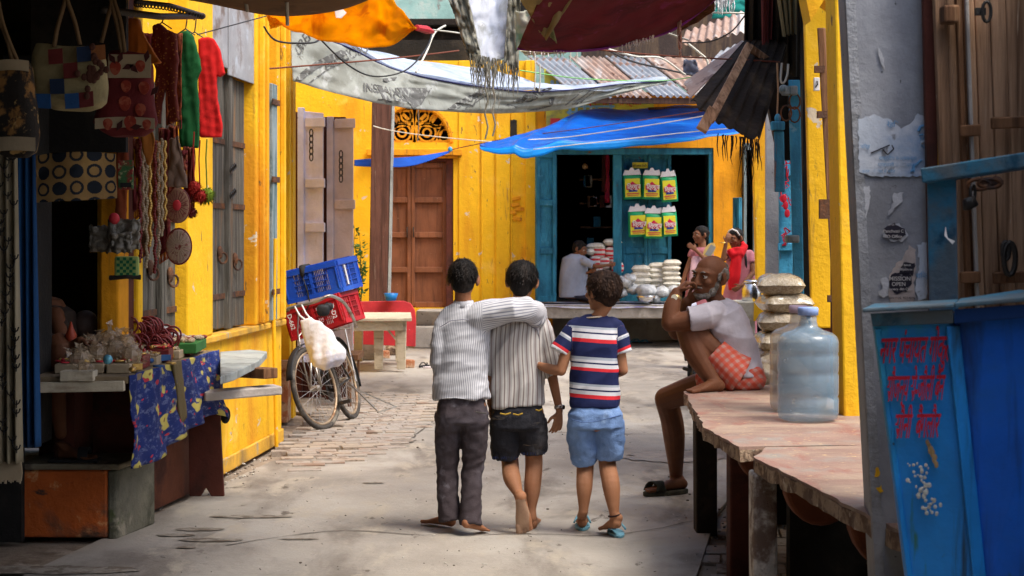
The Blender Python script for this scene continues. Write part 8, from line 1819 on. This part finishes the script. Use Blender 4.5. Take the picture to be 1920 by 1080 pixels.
    # cup held at the mouth
oldman()
def simple_person(nm, lab, D, hd, headc, fw, secs, arms, cloth, skin_, s=.95, legs=None, hairlong=False, extra=None, vox=.009):
    root = thing('person', V((P(headc[0],0,D).x, D, 0)), lab, 'person')
    Z = lambda x, y, dd=0.0: P(x, y, D+dd)
    b = MB(); q, R = head(b, Z(*headc), fw, (0,0,1), s, neck=Z(*hd), neckr=.042)
    b.loft([(Z(x,y,dd),V((w*.8,0,0)),V((0,dp*.8,0))) for x,y,dd,w,dp in secs], 18, 2.2, round_=.2)
    for a in arms:
        pts = [Z(*p) for p in a['p']]; limb(b, [pts[0],pts[1]], [.034,.029]); limb(b, [pts[1],pts[2]], [.029,.021]); hand(b, pts[2], a.get('d', pts[2]-pts[1]), a.get('n',(0,-1,0)), a.get('t',(0,0,1)), .9, a.get('c',.4))
    if legs:
        for lg in legs: limb(b, [Z(*p) for p in lg], [.07,.05,.032])
    body = organic(b, 'body', skin_, root, vox*.75, 2); face_bits(q, R, s, root, body)
    c_ = MB(); c_.loft([(Z(x,y,dd),V((w,0,0)),V((0,dp,0))) for x,y,dd,w,dp in secs], 28, 2.3)
    for a in arms:
        p0, p1 = Z(*a['p'][0]), Z(*a['p'][1]); k = a.get('sl',.6); c_.tube([p0,p0.lerp(p1,k)], [.056,.052], 16); c_.ball(p0, .056)
    organic(c_, cloth[0], cloth[1], root, vox, 2, disp=folds(.009, None, 14, 34, (.5,0,1), D))
    hair_on(q, R, s*1.0, body, HAIR, vox=.008, seed=int(D*3), tufts=300, nape=-.06)
    if extra: extra(root, Z, q, R)
    return root
# shopkeeper sitting on his platform
simple_person('person', 'seated shopkeeper in grey T-shirt at the left of the shop platform, reaching right', 24.0, (1080,478,0), (1087,466), (.75,-.35,-.25), [(1080,476,0,.07,.06),(1078,484,0,.17,.11),(1076,510,0,.19,.13),(1074,540,0,.19,.14),(1076,557,0,.20,.16)],
    [{'p':[(1096,490,-.12),(1118,500,-.2),(1140,497,-.2)],'c':.8,'sl':.75},{'p':[(1062,492,.1),(1080,520,.1),(1105,510,-.1)],'sl':.6}], ('tshirt', M('grey_blue_jersey', (.33,.36,.43), bump=.1)), SKF, 1.0)
b = MB(); c = P(1095,553,23.95); b.loft([(V((P(1080,0,24).x,24.0,.68)),V((.17,0,0)),V((0,.15,0))),(V((P(1110,0,24).x,23.9,.66)),V((.02,0,.08)),V((0,.2,0)))], 16, round_=.3); b.build('lap_cloth', M('dark_trouser_cloth', (.04,.04,.06)), label='dark folded cloth over the seated shopkeeper\'s knees', cat='cloth', smooth=True)
PINK = M('dusty_pink_cotton', (.40,.15,.17), [((.30,.10,.12),3,.5,.7)], bump=.1); PINK2 = M('rose_pink_cotton', (.52,.20,.24), [((.42,.14,.18),3,.5,.7)], bump=.1)
def g1x(root, Z, q, R):
    b = MB(); c = Z(1330,470,-.15); n = 20; pts = []
    for i in range(n): a = 2*PI*i/n; pts.append(c+rotm('Y',.55)@V((.055*math.cos(a), 0, .10*math.sin(a)*(1 if abs(math.sin(a)) < .9 else 1))))
    b.prism(pts, (0,.012,0)); o = b.build('paper_fan', M('yellow_card_fan', (.62,.45,.16), bump=.05), label='yellow edged grey sole-shaped card held by the girl left of the other', cat='card'); b = MB(); b.box(c+V((.012,-.004,0)), (.065,.004,.13), R=rotm('Y',.55)); b.build('grey_face', M('grey_card_face', (.25,.26,.25), bump=.1), o)
    b = MB(); b.loft([(Z(1306,480,-.07),V((.06,0,0)),V((0,.06,0))),(Z(1302,520,-.07),V((.06,0,0)),V((0,.06,0))),(Z(1302,570,-.07),V((.08,0,0)),V((0,.06,0)))], 16); b.build('pale_front', M('pale_pink_bib', (.65,.42,.45)), root, smooth=True)
    b = MB(); b.ball(q(0,-.09,.02), .035); b.build('hair_bun', HAIR, root, smooth=True)
simple_person('person', 'girl in maroon pink dress raising an open hand to her face', 20.0, (1316,466,0), (1314,440), (-.85,-.45,0), [(1316,464,0,.06,.05),(1316,470,0,.13,.08),(1314,495,0,.15,.10),(1312,530,0,.14,.11),(1312,590,0,.20,.16),(1312,655,0,.22,.18)],
    [{'p':[(1328,474,-.05),(1334,498,-.16),(1306,470,-.14)],'d':(-1,-.2,.75),'n':(.4,-.6,.5),'c':.1,'sl':.4},{'p':[(1300,474,-.05),(1288,505,-.06),(1278,535,-.08)],'sl':.3}], ('dress', PINK), SKF, .92, legs=[[(1306,600),(1306,640),(1306,672)],[(1320,600),(1320,640),(1320,672)]], extra=g1x)
def g2x(root, Z, q, R):
    RS = M('red_scarf_cotton', (.60,.008,.015), bump=.15)
    b = MB(); b.tube([Z(1368,468,-.12),Z(1374,478,-.14),Z(1388,476,-.13),Z(1396,462,-.04),Z(1388,452,.06)], [.035,.05,.05,.04,.03], 12); b.loft([(Z(1384,465,-.12),V((.05,0,0)),V((0,.04,0))),(Z(1380,490,-.15),V((.06,0,0)),V((0,.04,0))),(Z(1376,520,-.16),V((.07,0,0)),V((0,.035,0))),(Z(1374,543,-.16),V((.045,0,0)),V((0,.03,0)))], 16, round_=.2)
    organic(b, 'scarf', RS, root, .009, 2, disp=folds(.012, None, 18, 40, (0,0,1), 5))
    b = MB(); b.tube([q(-.085,.02,.03),q(-.06,.03,.085),q(0,.035,.108),(q(.06,.03,.085)),q(.085,.02,.03)], .009, 8); b.build('hairband', WHT, root, smooth=True)
    b = MB(); b.tube([Z(1356,455,-.2)+V((.028*math.cos(2*PI*k/12),.028*math.sin(2*PI*k/12),0)) for k in range(13)], .005, 5, cap=False); b.build('bangle', GOLD, root)
    b = MB(); b.tube([Z(1396,466,-.05),Z(1399,490,-.11),Z(1400,530,-.06)], .014, 8); b.build('bag_strap', BLK, root, smooth=True)
simple_person('person', 'girl in pink tunic with bright red scarf and white hairband, hand over her eyes', 19.2, (1384,470,0), (1379,446), (-.70,-.65,-.2), [(1384,466,0,.06,.05),(1385,472,0,.14,.09),(1388,500,0,.155,.11),(1388,535,0,.16,.12),(1384,570,0,.19,.14),(1384,640,0,.22,.17),(1384,672,0,.22,.17)],
    [{'p':[(1366,478,-.03),(1356,486,-.18),(1361,456,-.20)],'d':(.35,-.1,1),'n':(-.3,-.9,0),'c':.6,'sl':.45},{'p':[(1406,478,-.03),(1412,512,-.1),(1391,535,-.22)],'d':(-.8,-.2,-.5),'c':.7,'sl':.45}], ('tunic', PINK2), SKF, .95, legs=[[(1378,620),(1378,655),(1378,690)],[(1392,620),(1392,655),(1392,690)]], extra=g2x)
# trinket seller, mostly lost in the dark of the stall
def seller():
    D = 8.95; Z = lambda x, y, dd=0.0: P(x, y, D+dd)
    root = thing('person', V((Z(100,0).x, D, .38)), 'seated stall keeper in shadow by the blue curtain, sandalled foot on the plinth', 'person')
    b = MB(); q, R = head(b, Z(44,500,.25), (.7,-.6,-.1), (0,0,1), 1.05, neck=Z(60,560,.25), neckr=.055)
    b.loft([(Z(82,565,.25),V((.10,0,0)),V((0,.08,0))),(Z(78,600,.25),V((.17,0,0)),V((0,.11,0))),(Z(76,690,.25),V((.16,0,0)),V((0,.12,0))),(Z(76,730,.25),V((.17,0,0)),V((0,.14,0)))], 20, 2.3, round_=.3)
    limb(b, [Z(74,730,.15),Z(112,645,-.05),Z(106,740,-.05),Z(114,812,-.02)], [.085,.06,.048,.032]); foot(b, V((Z(112,0).x,8.97,.46)), V((Z(106,0).x,8.99,.392)), V((Z(176,0).x,8.92,.392)), 1.05)
    limb(b, [Z(104,590,.15),Z(122,650,.0),Z(150,640,-.1)], [.045,.036,.025]); hand(b, Z(150,640,-.1), (1,-.1,-.1), (0,0,1), (0,-1,0), 1, .5)
    body = organic(b, 'body', SK3, root, .006, 3); face_bits(q, R, 1.05, root, body); hair_on(q, R, 1.05, body, HAIR, vox=.008, seed=3, tufts=200)
    s = MB(); s.loft([(Z(82,566,.25),V((.07,0,0)),V((0,.07,0))),(Z(80,585,.25),V((.17,0,0)),V((0,.11,0))),(Z(77,650,.25),V((.185,0,0)),V((0,.14,0))),(Z(76,735,.25),V((.20,0,0)),V((0,.17,0)))], 26, 2.3); s.tube([Z(96,590,.2),Z(112,622,.1)], [.06,.055], 14); s.tube([Z(72,738,.18),Z(100,670,.0),Z(113,642,-.04)], [.10,.085,.078], 16)
    organic(s, 'dark_clothes', M('dark_brown_cloth', (.035,.022,.016), bump=.1), root, .009, 2, disp=folds(.01, None, 14, 34, (.5,0,1), 3))
    f = MB(); ctr = V((Z(140,0).x,8.95,.388)); f.box(ctr, (.25,.10,.016)); so = f.build('sandal', BLK, root, bevel=.004); f = MB(); f.sheet(lambda u, v: ctr+V((.05+(v-.5)*.05, math.cos(PI*u)*.05, .01+.055*math.sin(PI*u))), 12, 3, .006); f.build('strap', BLK, so)
seller()
SUNAZ, EXPO = 125, 1.15
# ------------------------------------------------------------ camera and daylight
cd = bpy.data.cameras.new('camera'); cam = bpy.data.objects.new('camera', cd); COL.objects.link(cam)
cam.location = (0,0,CH); cam.rotation_euler = (PI/2,0,0); cd.sensor_width = 36; cd.lens = 36*F/1920
cd.shift_y = -(540-HY)/1920; cd.clip_end = 500; cd.clip_start = .1
cd.dof.use_dof = True; cd.dof.focus_distance = 9.1; cd.dof.aperture_fstop = 10
SC.camera = cam
EL, AZ = math.radians(60), math.radians(SUNAZ)     # azimuth of the sun, measured from +Y towards +X
sd = bpy.data.lights.new('sun', 'SUN'); sun = bpy.data.objects.new('sun', sd); COL.objects.link(sun)
dirv = V((math.sin(AZ)*math.cos(EL), math.cos(AZ)*math.cos(EL), math.sin(EL)))
sun.rotation_euler = dirv.to_track_quat('Z', 'Y').to_euler(); sd.energy = 1.7; sd.angle = math.radians(24); sd.color = (1,.95,.87)
w = bpy.data.worlds.new('World'); SC.world = w; w.use_nodes = True; nt = w.node_tree; nt.nodes.clear()
sky = nt.nodes.new('ShaderNodeTexSky'); sky.sky_type = 'NISHITA'; sky.sun_disc = False; sky.sun_elevation = EL; sky.sun_rotation = AZ; sky.air_density = 1; sky.dust_density = 4; sky.ozone_density = 1
bg = nt.nodes.new('ShaderNodeBackground'); bg.inputs[1].default_value = .15; o = nt.nodes.new('ShaderNodeOutputWorld'); nt.links.new(sky.outputs[0], bg.inputs[0]); nt.links.new(bg.outputs[0], o.inputs[0])
SC.view_settings.view_transform = 'Standard'; SC.view_settings.look = 'None'; SC.view_settings.exposure = EXPO; SC.view_settings.gamma = 1
SC.cycles.use_denoising = True; SC.cycles.max_bounces = 8; SC.cycles.diffuse_bounces = 4; SC.cycles.transmission_bounces = 6; SC.cycles.caustics_reflective = False; SC.cycles.caustics_refractive = False; SC.cycles.sample_clamp_indirect = 6
